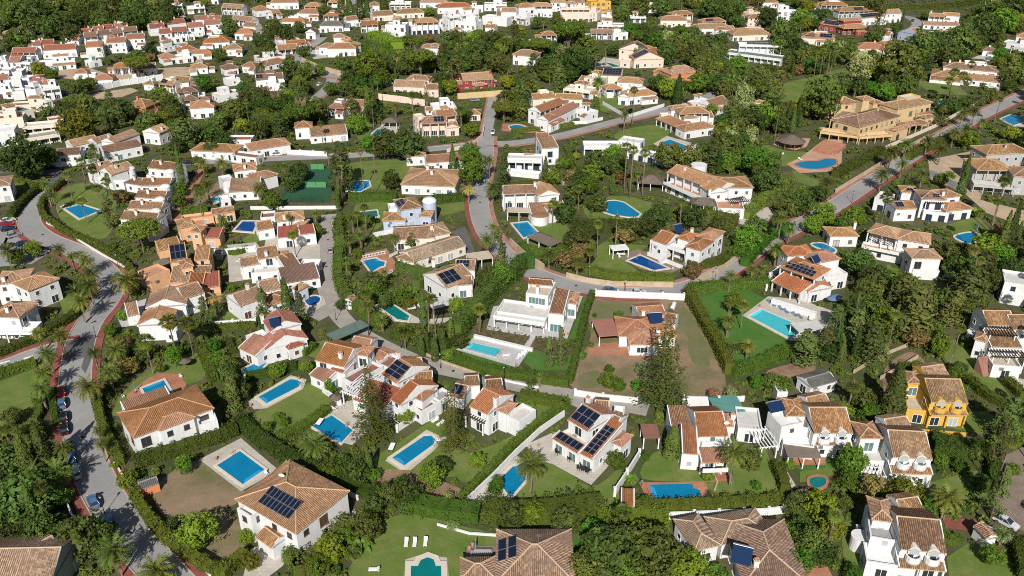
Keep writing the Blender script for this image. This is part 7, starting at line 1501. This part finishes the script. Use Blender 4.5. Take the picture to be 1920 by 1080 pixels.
# ---- trees and palms picked out of the photograph: kind, crown centre, crown width, height in metres
TR = '''U 256 117 48;Y 147 236 72;Y 70 128 30;Y 96 136 26;K 205 185 25;D 235 205 45;K 293 190 32;K 312 195 34;D 325 210 36;N 196 100 18 16;D 120 205 40;D 90 210 36;D 160 190 40;D 275 225 44;B 258 250 26;D 200 215 40;D 145 162 40;D 170 158 30;D 130 60 40;D 90 50 48;D 60 45 40;D 40 70 50;D 20 75 40;D 110 40 50;D 150 35 50;D 70 20 50;D 30 25 55;D 110 12 50;D 160 12 50;D 210 15 46;D 250 20 46;D 290 12 46;D 320 22 46;D 190 40 46;D 240 35 46;D 265 30 50;D 300 36 40;D 430 50 40;D 280 95 30;
Y 690 122 62;U 524 192 62;U 562 206 66;B 667 231 42;D 545 125 46;D 570 130 40;U 788 105 56;P 745 105 30;P 815 113 32;P 835 122 26;U 945 200 46;C 689 192 15 15;C 700 190 15 15;C 826 165 9 13;P 864 205 30 9;P 490 122 28;P 650 115 20;K 855 130 40;D 870 105 45;D 900 95 50;D 930 110 45;D 920 70 40;B 600 130 24;B 620 165 30;C 655 15 16 16;C 675 12 14 16;C 688 14 12 15;C 720 12 18 14;C 640 8 14 16;D 510 50 40;D 500 75 40;D 530 60 40;D 570 95 30;D 610 20 30;K 660 205 40;P 772 178 20 8;P 800 178 20 8;D 500 95 34;D 560 50 24;R 715 45 16;
U 1068 54 66;U 1012 82 46;C 1272 170 18 15;B 1256 164 46;B 1310 154 42;W 1190 168 18 15;P 1122 152 32 5;P 1172 215 24 8;D 1075 115 62;D 1045 120 50;D 1110 105 40;D 1100 80 40;C 1178 45 12 12;D 1020 120 40;K 1000 120 30;W 1137 85 12 14;W 1118 95 12 14;D 1270 80 46;D 1300 100 44;D 1320 120 50;D 1250 100 40;D 1230 70 30;B 1200 100 30;D 1350 155 40;B 1385 120 40;D 1300 60 30;K 1420 15 44;D 1440 30 40;D 1200 15 44;D 1240 12 40;D 1330 12 44;D 1370 20 44;Y 1335 205 26;O 1395 185 44 16;D 1440 180 46;B 1430 215 60;D 1380 235 50;
O 1616 125 62 17;D 1690 118 96;Y 1662 130 60;D 1545 180 86;K 1652 40 32 26;W 1535 92 16 17;W 1546 88 16 18;W 1566 84 16 17;W 1560 90 14 15;W 1790 135 22 14;W 1806 142 22 15;W 1822 120 18 17;W 1814 152 20 13;W 1780 150 20 12;P 1805 212 30;P 1828 208 28;P 1790 248 34;P 1812 240 32;P 1842 228 26;C 1480 215 14 12;C 1500 205 13 11;C 1468 222 12 10;C 1488 228 12 10;D 1725 85 70;D 1760 80 60;D 1800 75 70;D 1850 50 60;B 1880 40 60;D 1780 100 50;C 1758 95 12 12;D 1470 55 50;D 1460 85 40;B 1500 30 36;D 1510 95 40;D 1590 100 40;D 1640 70 40;K 1895 130 50;D 1700 160 50;B 1660 170 40;P 1700 270 34;P 1672 286 38;P 1740 262 34;P 1765 280 34;D 1860 15 50;D 1640 8 40;D 1900 12 50;
U 260 430 78 9;D 45 290 92;D 85 292 50;C 336 312 14 17;P 110 466 32;P 133 480 28;P 158 486 40;P 170 512 48;P 168 534 50;P 236 526 64 6;W 125 328 22 9;W 150 304 22 10;W 172 318 22 10;W 182 352 22 10;W 195 340 22 11;W 153 376 22 8;P 100 368 30 6;P 85 345 28 8;P 380 305 28;P 415 305 34;P 388 346 32 6;P 372 362 32 6;P 310 368 26;W 370 352 22 12;K 205 400 34 12;D 335 372 34;B 300 405 30;B 335 355 30;K 175 290 30;P 175 275 20 9;D 400 275 36;D 420 262 40;B 60 465 36;B 30 480 36;P 12 470 40;K 420 425 24;P 418 410 26;
K 640 322 62 19;C 849 304 16 13;B 886 312 56 14;B 880 285 44;X 878 352 38 6;P 924 352 42 6;P 918 300 28 7;P 912 450 42 6;K 945 330 30 14;K 950 290 28;W 675 285 14 14;W 698 283 14 15;W 668 400 18 10;W 683 388 18 11;P 660 408 26;P 655 448 28;P 675 440 28;D 765 270 70;D 720 268 60;B 695 268 40;D 735 335 40;B 560 440 22 5;W 550 440 24 7;P 590 400 22;D 545 340 40;D 560 320 40;P 485 352 36 5;B 510 375 40;B 595 430 28;P 540 405 16 8;P 925 425 26;B 700 545 40;P 720 510 24;B 935 515 50;D 915 520 50;K 935 470 30 14;P 895 580 30 4;B 855 570 36;P 738 445 26;D 770 450 30;Y 670 475 22;D 690 545 36;
W 1175 275 22 17;W 1187 281 22 18;W 1210 286 24 16;W 1123 420 22 11;W 1157 407 12 12;P 1030 476 42 5;P 1083 490 40 5;W 1035 382 24 9;D 1120 302 52;D 1155 310 44;B 1150 285 40;D 1090 335 40;D 1075 360 50;B 1105 345 40;D 1060 395 50;B 1040 330 34;Y 1080 292 16;D 1255 290 60;D 1300 295 60;D 1360 275 66;B 1420 300 60;D 1440 335 60;D 1410 225 60;D 1120 380 40;D 1230 405 50;D 1180 430 50;D 1300 405 50;D 1210 420 50;D 1080 445 50;R 1172 440 40;D 1345 425 50;D 1420 425 50;B 1400 445 56;R 1300 505 40;P 1370 515 30;P 1410 505 28;K 1350 420 20;B 1380 470 30;P 1330 392 26;B 1110 325 44;C 1023 315 12 9;B 1055 305 30;
P 1550 342 40;P 1655 326 42;P 1668 286 36;P 1692 306 34;P 1460 408 42;P 1458 466 42;W 1886 340 28 15;W 1664 370 30 11;P 1730 325 30;C 1808 335 18 17;C 1696 352 13 10;C 1884 440 18 15;C 1900 428 18 17;D 1610 485 62;B 1600 405 46;V 1672 505 56;D 1640 520 60;D 1700 530 50;B 1582 420 36;V 1832 392 30;B 1765 335 28;B 1780 330 24;B 1545 400 50;B 1525 420 40;P 1705 340 24;B 1850 460 60;D 1800 500 60;D 1830 480 50;D 1480 385 50;B 1500 370 46;D 1450 300 40;D 1500 380 50;D 1650 545 50;D 1770 470 50;P 1480 432 30;B 1880 480 50;D 1910 470 50;D 1900 500 50;
P 150 566 48;P 112 628 44;P 70 624 34;P 88 662 46;P 80 698 48;P 75 728 48;P 165 727 64 6;P 205 698 54 5;P 216 655 54 6;W 272 640 38 9;W 318 602 40 11;W 352 607 40 10;X 402 556 40 6;B 325 666 32 6;B 205 618 28;B 400 646 30;B 405 672 36;K 436 742 34 11;K 385 595 34 11;D 420 700 50;D 430 680 40;B 230 590 26;P 140 545 40;S 250 655 30;S 215 640 26;B 300 690 20;P 55 810 60 4;D 20 780 40;B 60 800 30;P 175 660 36;S 345 650 24;D 270 655 40;
C 536 560 22 12;K 492 575 32 10;K 565 585 28 9;N 695 765 88 19;N 845 790 62 18;B 520 692 36;B 573 686 30;Y 518 700 22;W 685 550 26 8;P 690 572 36;P 716 600 32 4;W 758 621 40 5;W 900 580 30 7;D 640 570 24;B 530 790 24;S 520 780 20;B 500 800 24;D 780 626 44;D 825 622 40;D 720 560 40;B 840 665 26;B 760 685 14;P 722 668 24 3;B 620 730 20;B 615 722 16 4;B 760 780 34;W 800 565 24 12;W 815 560 24 13;Y 765 568 26;D 700 530 50;D 864 638 34;B 750 555 40;C 830 640 16 7;C 845 620 16 7;C 815 655 16 7;C 860 600 16 7;C 790 650 14 6;B 905 700 14;C 800 640 14 6;
N 1247 688 106 25;K 1030 667 22 9;K 1052 657 26 11;B 1140 712 36;B 1160 720 32;B 1195 722 26;O 1203 690 30;B 1143 692 22;P 1370 566 30 4;P 1367 600 40 5;W 1395 572 26 7;P 1378 650 36 4;P 1402 648 36 4;B 1377 560 30 5;B 1160 590 20;R 1340 740 30;O 1370 735 26;B 1420 715 30;B 1340 620 16;S 1110 615 14;S 1108 645 14;S 1092 665 18;S 1115 590 10;P 995 715 26 3;P 1012 705 20 3;S 1066 645 14;B 1060 640 14;B 995 760 24;D 1450 715 40;B 1470 720 36;
K 1512 655 62;K 1605 615 60;K 1635 650 64;K 1570 600 50;K 1720 590 92;K 1690 560 70;K 1822 545 84;K 1790 580 60;C 1680 738 44 13;K 1890 792 60 12;B 1765 645 36 7;D 1600 580 50;B 1660 600 60;D 1640 575 60;D 1760 560 60;D 1620 745 50;B 1580 770 40;D 1610 800 50;B 1630 770 40;D 1555 660 40;O 1650 660 40;D 1740 615 50;D 1700 690 40;Y 1628 740 16;D 1800 690 30;B 1790 700 30;D 1850 520 60;K 1850 500 50;S 1815 640 26;D 1540 770 30;D 1470 780 24;D 1690 810 30;B 1720 690 36;K 1550 640 50;
D 40 930 132 9;D 70 1000 80;P 108 882 74 5;C 46 860 32 13;C 76 842 30 13;D 160 1000 104 9;P 216 1030 84 6;P 292 1072 84 4;B 370 992 84 7;B 462 1006 34;Y 240 897 42;P 118 838 44;P 190 830 30;D 20 870 90;D 20 1010 70;B 110 930 50;D 320 980 30;B 345 870 30 5;V 340 860 30;P 185 805 30;B 45 1020 40;P 60 880 50;Y 470 1050 40;B 215 870 20;
P 590 834 68 4;D 690 985 62;D 665 880 60;B 810 890 58;B 895 862 36;D 830 870 40;D 730 925 50;D 760 920 60;B 700 890 30;Y 620 1030 60;V 675 1015 50;Y 595 1060 50;P 660 1035 36 2;O 850 985 30 1.5;B 650 1005 40;D 700 950 50;B 750 900 24;O 840 935 30 3;B 570 900 20;S 490 830 18;S 510 845 20;B 620 880 50;D 640 870 40;B 930 910 34 5;
P 997 872 74 7;P 1378 850 66 8;C 1262 830 32 8;B 1210 856 22;B 1156 862 42;W 1167 962 46 4;D 1150 1030 120 9;D 1230 1030 120 9;B 1290 1062 90 7;B 1211 940 28;B 1328 892 26;D 1410 862 46;V 1180 890 30;B 1420 910 20;Y 1000 960 50;D 1060 975 60;D 1100 1060 70;P 1085 940 20 2;P 1122 938 24 2;D 960 965 60;B 1180 1070 60;B 1215 1050 50;V 1330 945 20;B 1240 1000 40;B 1110 990 44;P 1335 930 26 2;
B 1598 862 58 8;Y 1540 948 62 7;D 1490 950 46;R 1642 912 54;Y 1700 920 66;P 1778 935 72 5;K 1872 930 46 13;K 1870 832 42 12;B 1862 1040 48;B 1766 864 30;B 1802 872 34;D 1522 1020 74;D 1500 990 50;B 1590 900 40;D 1580 940 40;B 1480 870 22;P 1720 960 40 3;D 1830 850 30;B 1660 935 40;Y 1560 990 50;D 1545 1040 60;B 1600 1075 40;B 1500 1050 60;B 1615 1020 20;B 1900 880 30;D 1840 905 40;B 1480 1000 40;P 1880 1000 40 3;D 1500 935 40;B 1740 950 40'''
for ln in TR.replace('\n', '').split(';'):
    t = ln.split()
    if len(t) >= 4: tree(t[0], float(t[1]), float(t[2]), float(t[3]), float(t[4]) if len(t) > 4 else None)
# ---- cars
for a in ((116, 738, 112, 700, 'red', 'red car parked nearest the junction on the palm avenue'), (117, 760, 114, 730, 'blue', 'blue car second in the kerb line behind the red one'), (120, 786, 117, 750, 'black', 'black car third in the kerb line'), (122, 808, 119, 770, 'black', 'black car fourth in the kerb line'), (128, 842, 122, 810, 'dark blue', 'dark blue car beneath the palm shade'), (135, 862, 129, 830, 'blue', 'blue-grey car behind the dark blue one'), (145, 890, 137, 860, 'white', 'white car at the end of the kerb line'),
          (176, 945, 160, 905, 'blue', 'steel blue car driving on the palm avenue'), (206, 985, 190, 950, 'blue', 'light blue car half under the roadside tree'), (16, 416, 40, 410, 'white', 'white car at the top of the car park'), (12, 424, 40, 420, 'red', 'red car at the top of the car park'), (16, 432, 44, 426, 'dark blue', 'dark blue car beside the red one in the car park'), (27, 444, 55, 436, 'silver', 'silver car beside the small round tree'), (44, 460, 70, 450, 'dark blue', 'dark blue car in the middle of the car park'), (56, 466, 80, 456, 'maroon', 'maroon car in the car park row'), (68, 470, 92, 460, 'dark blue', 'navy car next to the maroon one'), (79, 478, 105, 468, 'silver', 'pale silver car at the end of the car park row'), (16, 464, 40, 454, 'black', 'black car at the back of the car park'),
          (28, 318, 60, 317, 'black', 'black car leftmost on the upper street'), (52, 317, 90, 316, 'black', 'second black car on the upper street'), (94, 316, 130, 314, 'dark blue', 'dark blue car by the white scalloped wall'), (352, 308, 380, 307, 'dark blue', 'blue car outside the tallest stepped townhouse'), (627, 423, 628, 380, 'white', 'white car parked high on the lane'), (620, 472, 621, 440, 'silver', 'silver car parked lower on the lane'), (924, 250, 918, 280, 'white', 'white car at the upper crossroads'), (891, 190, 930, 186, 'silver', 'silver car beneath the yellow wall'),
          (1144, 548, 1180, 550, 'blue', 'blue car behind the white balustraded wall'), (1198, 552, 1240, 550, 'white', 'white car behind the white balustraded wall'), (1711, 40, 1712, 20, 'dark blue', 'dark blue car in the cul-de-sac'), (1290, 192, 1320, 186, 'black', 'black car beside the tall cypress'), (1282, 778, 1310, 778, 'black', 'black car hidden behind the tall pine'), (520, 292, 560, 291, 'white', 'white car outside the white street wall'), (765, 682, 800, 690, 'red', 'red car squeezed beside the solar-roofed house'), (1885, 984, 1915, 1000, 'white', 'white car beside the conifer on the cobbled drive'), (128, 176, 150, 176, 'white', 'white car by the village car park'), (172, 192, 190, 196, 'dark blue', 'dark car below the village trees'), (140, 72, 165, 72, 'dark blue', 'dark car among the row houses'), (388, 70, 410, 68, 'dark blue', 'dark car beneath the right-hand row houses'), (600, 160, 620, 150, 'white', 'white van on the curving road')):
    car(*a)
# ---- garden furniture, lamps
for (x, y) in ((1443, 568), (1450, 573), (1464, 580), (1474, 586), (1490, 592), (1500, 596)): put('loungerb', x, y, 1.9, 'blue sun lounger')
for (x, y) in ((762, 1020), (778, 1020), (798, 1019)): put('lounger', x, y, 1.57, 'white slatted sun lounger')
put('lounger', 702, 1070, .0, 'white slatted sun lounger')
for (x, y, r) in ((816, 790, .8), (826, 796, .8), (625, 768, -.8), (638, 762, -.8), (1465, 290, .2), (1040, 590, 0), (950, 668, 0)): put('lounger', x, y, r, 'pale sun lounger')
for (x, y) in ((972, 672), (978, 668), (984, 664)): put('lounger', x, y, 1.2, 'pale sun lounger')
put('parasol', 255, 735, 0, 'folded blue-grey parasol'); put('parasol', 1832, 433, 0, 'folded blue-grey parasol'); put('thatch', 349, 690, 0, 'thatched lawn parasol'); put('thatch', 630, 758, 0, 'thatched lawn parasol', .1); put('blueparasol', 1558, 572, 0, 'blue parasol'); put('blueparasol', 1567, 568, 0, 'blue parasol'); put('whiteparasol', 575, 533, 0, 'white parasol'); put('parasol', 892, 1032, 0, 'folded grey parasol')
put('tabled', 1096, 884, -.55, 'dark dining table'); 
for dx, dy in ((-12, -4), (-4, 0), (4, 4), (-6, -10), (4, -5), (11, 0)): put('chaird', 1096 + dx, 884 + dy * .9, random.uniform(0, 3), 'dark dining chair')
for x, y in ((1045, 852), (1068, 864), (1058, 850)): put('chaird', x, y, random.uniform(0, 3), 'dark garden armchair', .09, 1.4)
put('sofa', 905, 1040, 0, 'grey outdoor sofa', .1); put('sofa', 888, 1050, 1.57, 'grey outdoor sofa', .1); put('tabled', 908, 1052, 0, 'dark coffee table', .1, .7)
put('table', 1164, 480, 0, 'white table'); put('table', 772, 582, .3, 'white table')
for x, y in ((1158, 478), (1170, 478), (1162, 484), (768, 578), (778, 578), (786, 576), (790, 590), (1337, 893), (1350, 890)): put('chair', x, y, random.uniform(0, 3), 'white garden chair')
put('tank', 1262, 578, 1.2, 'white gas tank')
for x, y in ((222, 895), (196, 962), (287, 1022), (1104, 522), (1597, 380), (905, 335), (1172, 550), (826, 690), (945, 715), (752, 652), (630, 600), (1340, 528), (1652, 330), (180, 632), (222, 500)): put('lamp', x, y, 0, 'black street lamp', .17)
for x, y in ((1120, 868), (1128, 864), (880, 1030), (886, 1024), (1065, 628), (968, 686)): put('pot', x, y, 0, 'terracotta plant pot')
rp = random.Random(3)
for x, y in ((470, 762), (560, 712), (735, 842), (828, 828), (405, 862), (500, 890), (1200, 478), (1262, 505), (1130, 375), (1010, 440), (1425, 575), (1520, 600), (1560, 605), (1010, 838), (1140, 868), (672, 484), (745, 500), (232, 745), (340, 708), (600, 795), (650, 800), (1335, 900), (1500, 855), (1535, 862), (118, 388), (436, 428), (545, 530), (575, 545), (1500, 300), (1560, 290)):
    k_ = rp.choice(('pot', 'pot', 'lounger', 'chair', 'table')); put(k_, x, y, rp.uniform(0, 3), {'pot': 'terracotta plant pot', 'lounger': 'pale sun lounger', 'chair': 'white garden chair', 'table': 'white table'}[k_], .12)
person(234, 766, .8, ('blue', (.06, .22, .42)), ('dark', (.04, .04, .05)), 'person in blue shirt standing on the lawn by the brick terrace')
person(1203, 912, 2.4, ('teal', (.05, .25, .28)), ('red', (.3, .06, .05)), 'person in swimwear beside the stepped blue pool')
person(252, 566, 2.0, ('black', (.02, .02, .025)), ('navy', (.03, .04, .08)), 'person in dark clothes on the pale patio by the road bend')
# ------------------------------------------------------------------ wild growth between the gardens
MASK[:] = False
for P in MASKP: fillpoly(P)
GRID = {}
def near(x, y, r, k):
    g = 6.0; ix, iy = int(x // g), int(y // g); n = int((r + 6) // g) + 1
    for i in range(ix - n, ix + n + 1):
        for j in range(iy - n, iy + n + 1):
            for (a, b, q) in GRID.get((i, j), ()):
                if (a - x) ** 2 + (b - y) ** 2 < (k * (r + q)) ** 2: return True
    return False
def putg(x, y, r): GRID.setdefault((int(x // 6), int(y // 6)), []).append((x, y, r))
for t in TREES: putg(*t)
rnd = random.Random(5); CNT = {}
CAP = {'B': 140, 'E': 240, 'T': 220, 'D': 150, 'Y': 130, 'K': 90, 'O': 40, 'W': 190, 'P': 170, 'C': 120, 'R': 50, 'U': 14, 'S': 280}
for k in TREES: pass
def fill(n, sizes, kinds, tol, kk, ymin=-30, ymax=1085):
    for _ in range(n):
        py = ymin + (ymax - ymin) * rnd.random() ** 1.35; px = rnd.uniform(-20, 1940)
        k = rnd.choice(kinds); W = rnd.uniform(*sizes)
        if CNT.get(k, 0) >= CAP[k]: continue
        p = G(px, py); s = FPX / (p.y * CT + CH * ST)
        hh = {'B': .95, 'E': 1.1, 'T': .8, 'D': .98, 'Y': .9, 'K': 1.25, 'O': 1.1, 'W': 0, 'P': 0, 'C': 5.0, 'R': .85, 'U': .8, 'S': .78}[k] * W
        if k == 'W': W = rnd.uniform(2.6, 3.6); hh = rnd.uniform(6, 13)
        if k == 'P': W = rnd.uniform(4, 6.2); hh = rnd.uniform(2.5, 6.5)
        if k == 'C': W = rnd.uniform(1.3, 2.2); hh = rnd.uniform(6, 12)
        q = PX((p.x, p.y, hh * .55)); r = W / 2
        if cover(px, py - 1, 3, 2) > .3: continue
        if cover(q[0], q[1] if k not in 'WP' else PX((p.x, p.y, hh))[1], r * s * .95, (hh * .42 if k not in 'WP' else r * .7) * s * .85) > tol * (1.9 if py < 235 else 1.0): continue
        if near(p.x, p.y, r, kk if k not in 'WC' else .45): continue
        plant(k, p.x, p.y, W, hh, True); putg(p.x, p.y, r); CNT[k] = CNT.get(k, 0) + 1
fill(6000, (6.5, 10.5), 'DEETTBYKOPU', .18, .42, -40, 330)
fill(7000, (5.0, 8.0), 'DETTBBYYKORPWPWPWCCK', .18, .44)
fill(7000, (3.2, 5.5), 'BETYYRKWPCBWPC', .20, .46)
fill(5000, (1.6, 3.2), 'SSS', .2, .52)
# low undergrowth that nobody could count: small leafy mounds on every free patch
V0, Q0 = clump_crown(77, (.5, .5, .4), .25, 9, 11, .2, .12); V0 = V0.astype(np.float32)
V1, Q1 = clump_crown(78, (.5, .5, .4), .25, 6, 6, .22, .19); V1 = V1.astype(np.float32)
Vs, Qs, k0, nb = [], [], 0, 0
for _ in range(30000):
    py = -30 + 1115 * rnd.random() ** 1.25; px = rnd.uniform(-25, 1945)
    p = G(px, py); s = FPX / (p.y * CT + CH * ST); W = rnd.uniform(.8, 2.3) * (1.35 if py < 300 else 1.0); hh = W * rnd.uniform(.4, .85)
    if cover(px, py - hh * s * .4, W * s * .5, hh * s * .45) > .06: continue
    a = rnd.uniform(0, 6.28); c, sn = math.cos(a), math.sin(a); T, Qq = (V0, Q0) if py > 520 else (V1, Q1)
    M = np.array([[c * W, sn * W, 0], [-sn * W, c * W, 0], [0, 0, hh * 1.2]], np.float32)
    Vs.append(T @ M + np.array([p.x, p.y, 0], np.float32)); Qs.append(Qq + k0); k0 += len(T); nb += 1
    if nb > 9500: break
tag(ob('undergrowth', npmesh('undergrowth', np.concatenate(Vs), np.concatenate(Qs), LEAF['M'])), 'low leafy undergrowth between the gardens', 'undergrowth', None, 'stuff')
# the wood that closes the view on the far slope reads as one mass
VW = [tuple(x.astype(np.float32) if i == 0 else x for i, x in enumerate(clump_crown(s, (.5, .5, .45), .5, 22, 14, .16, .06))) for s in (91, 92, 93)]
Vs, Qs, k0 = [], [], 0
for _ in range(1500):
    px, py = rnd.uniform(-60, 1980), rnd.uniform(-75, 60)
    edge = -6 if px > 460 else 62 - max(0, px - 120) * .14 - abs(px - 120) * .06
    if py > edge: continue
    p = G(px, py); W = rnd.uniform(6, 11)
    s = FPX / (p.y * CT + CH * ST)
    if near(p.x, p.y, W / 2, .45) or cover(px, py - W * s * .5, W * s * .45, W * s * .4) > .1: continue
    putg(p.x, p.y, W / 2); T, Qq = VW[_ % 3]; a = rnd.uniform(0, 6.28); c, sn = math.cos(a), math.sin(a); hh = W * rnd.uniform(.8, 1.15)
    Vs.append(T @ np.array([[c * W, sn * W, 0], [-sn * W, c * W, 0], [0, 0, hh]], np.float32) + np.array([p.x, p.y, 0], np.float32)); Qs.append(Qq + k0); k0 += len(T)
tag(ob('woodland', npmesh('woodland', np.concatenate(Vs), np.concatenate(Qs), LEAF['E'])), 'dark wood on the slope along the top edge', 'woodland', None, 'stuff')
# beds of young plants in front of the modern villa
Vs, Qs, k0 = [], [], 0
for P in ([(884, 612), (896, 606), (994, 630), (986, 652), (892, 628)], [(1006, 630), (1078, 638), (1070, 666), (1046, 670), (996, 654)]):
    xs = [q[0] for q in P]; ys = [q[1] for q in P]
    for _ in range(420):
        x, y = rnd.uniform(min(xs), max(xs)), rnd.uniform(min(ys), max(ys)); ins = False
        for i in range(len(P)):
            (ax, ay), (bx, by) = P[i], P[(i + 1) % len(P)]
            if (ay > y) != (by > y) and x < (bx - ax) * (y - ay) / (by - ay) + ax: ins = not ins
        if ins: g = G(x, y); W = rnd.uniform(.25, .5); Vs.append(V1 * W + np.array([g.x, g.y, .06], np.float32)); Qs.append(Q1 + k0); k0 += len(V1)
tag(ob('bedding_plants', npmesh('bedding_plants', np.concatenate(Vs), np.concatenate(Qs), LEAF['M'])), 'tiny bedding plants in the sloping brown beds', 'plants', None, 'stuff')
# ------------------------------------------------------------------ labels that name the nearest landmark
grp = {}
for o, what, cat, g, p in LATER:
    nick, hp = min(LAND, key=lambda l: (l[1] - p).length); d = p - hp
    rel = 'behind' if d.y > abs(d.x) else 'before' if -d.y > abs(d.x) else 'right of' if d.x > 0 else 'left of'
    grp.setdefault((what, rel, nick), []).append((PX(p)[0], o, cat, g))
ORD = ['first', 'second', 'third', 'fourth', 'fifth', 'sixth', 'seventh', 'eighth', 'ninth', 'tenth', 'eleventh', 'twelfth', 'thirteenth', 'fourteenth', 'fifteenth', 'sixteenth', 'seventeenth', 'eighteenth', 'nineteenth', 'twentieth']
for (what, rel, nick), L in grp.items():
    L.sort(key=lambda t: t[0])
    for i, (x, o, cat, g) in enumerate(L):
        lab = '%s %s the %s' % (what, rel, nick)
        if len(L) > 1: lab += ', %s from left' % (ORD[i] if i < 20 else '%dth' % (i + 1))
        w_ = lab.split()
        if len(w_) > 16: lab = lab.replace(' the ', ' ', 1)
        tag(o, lab, cat, g)
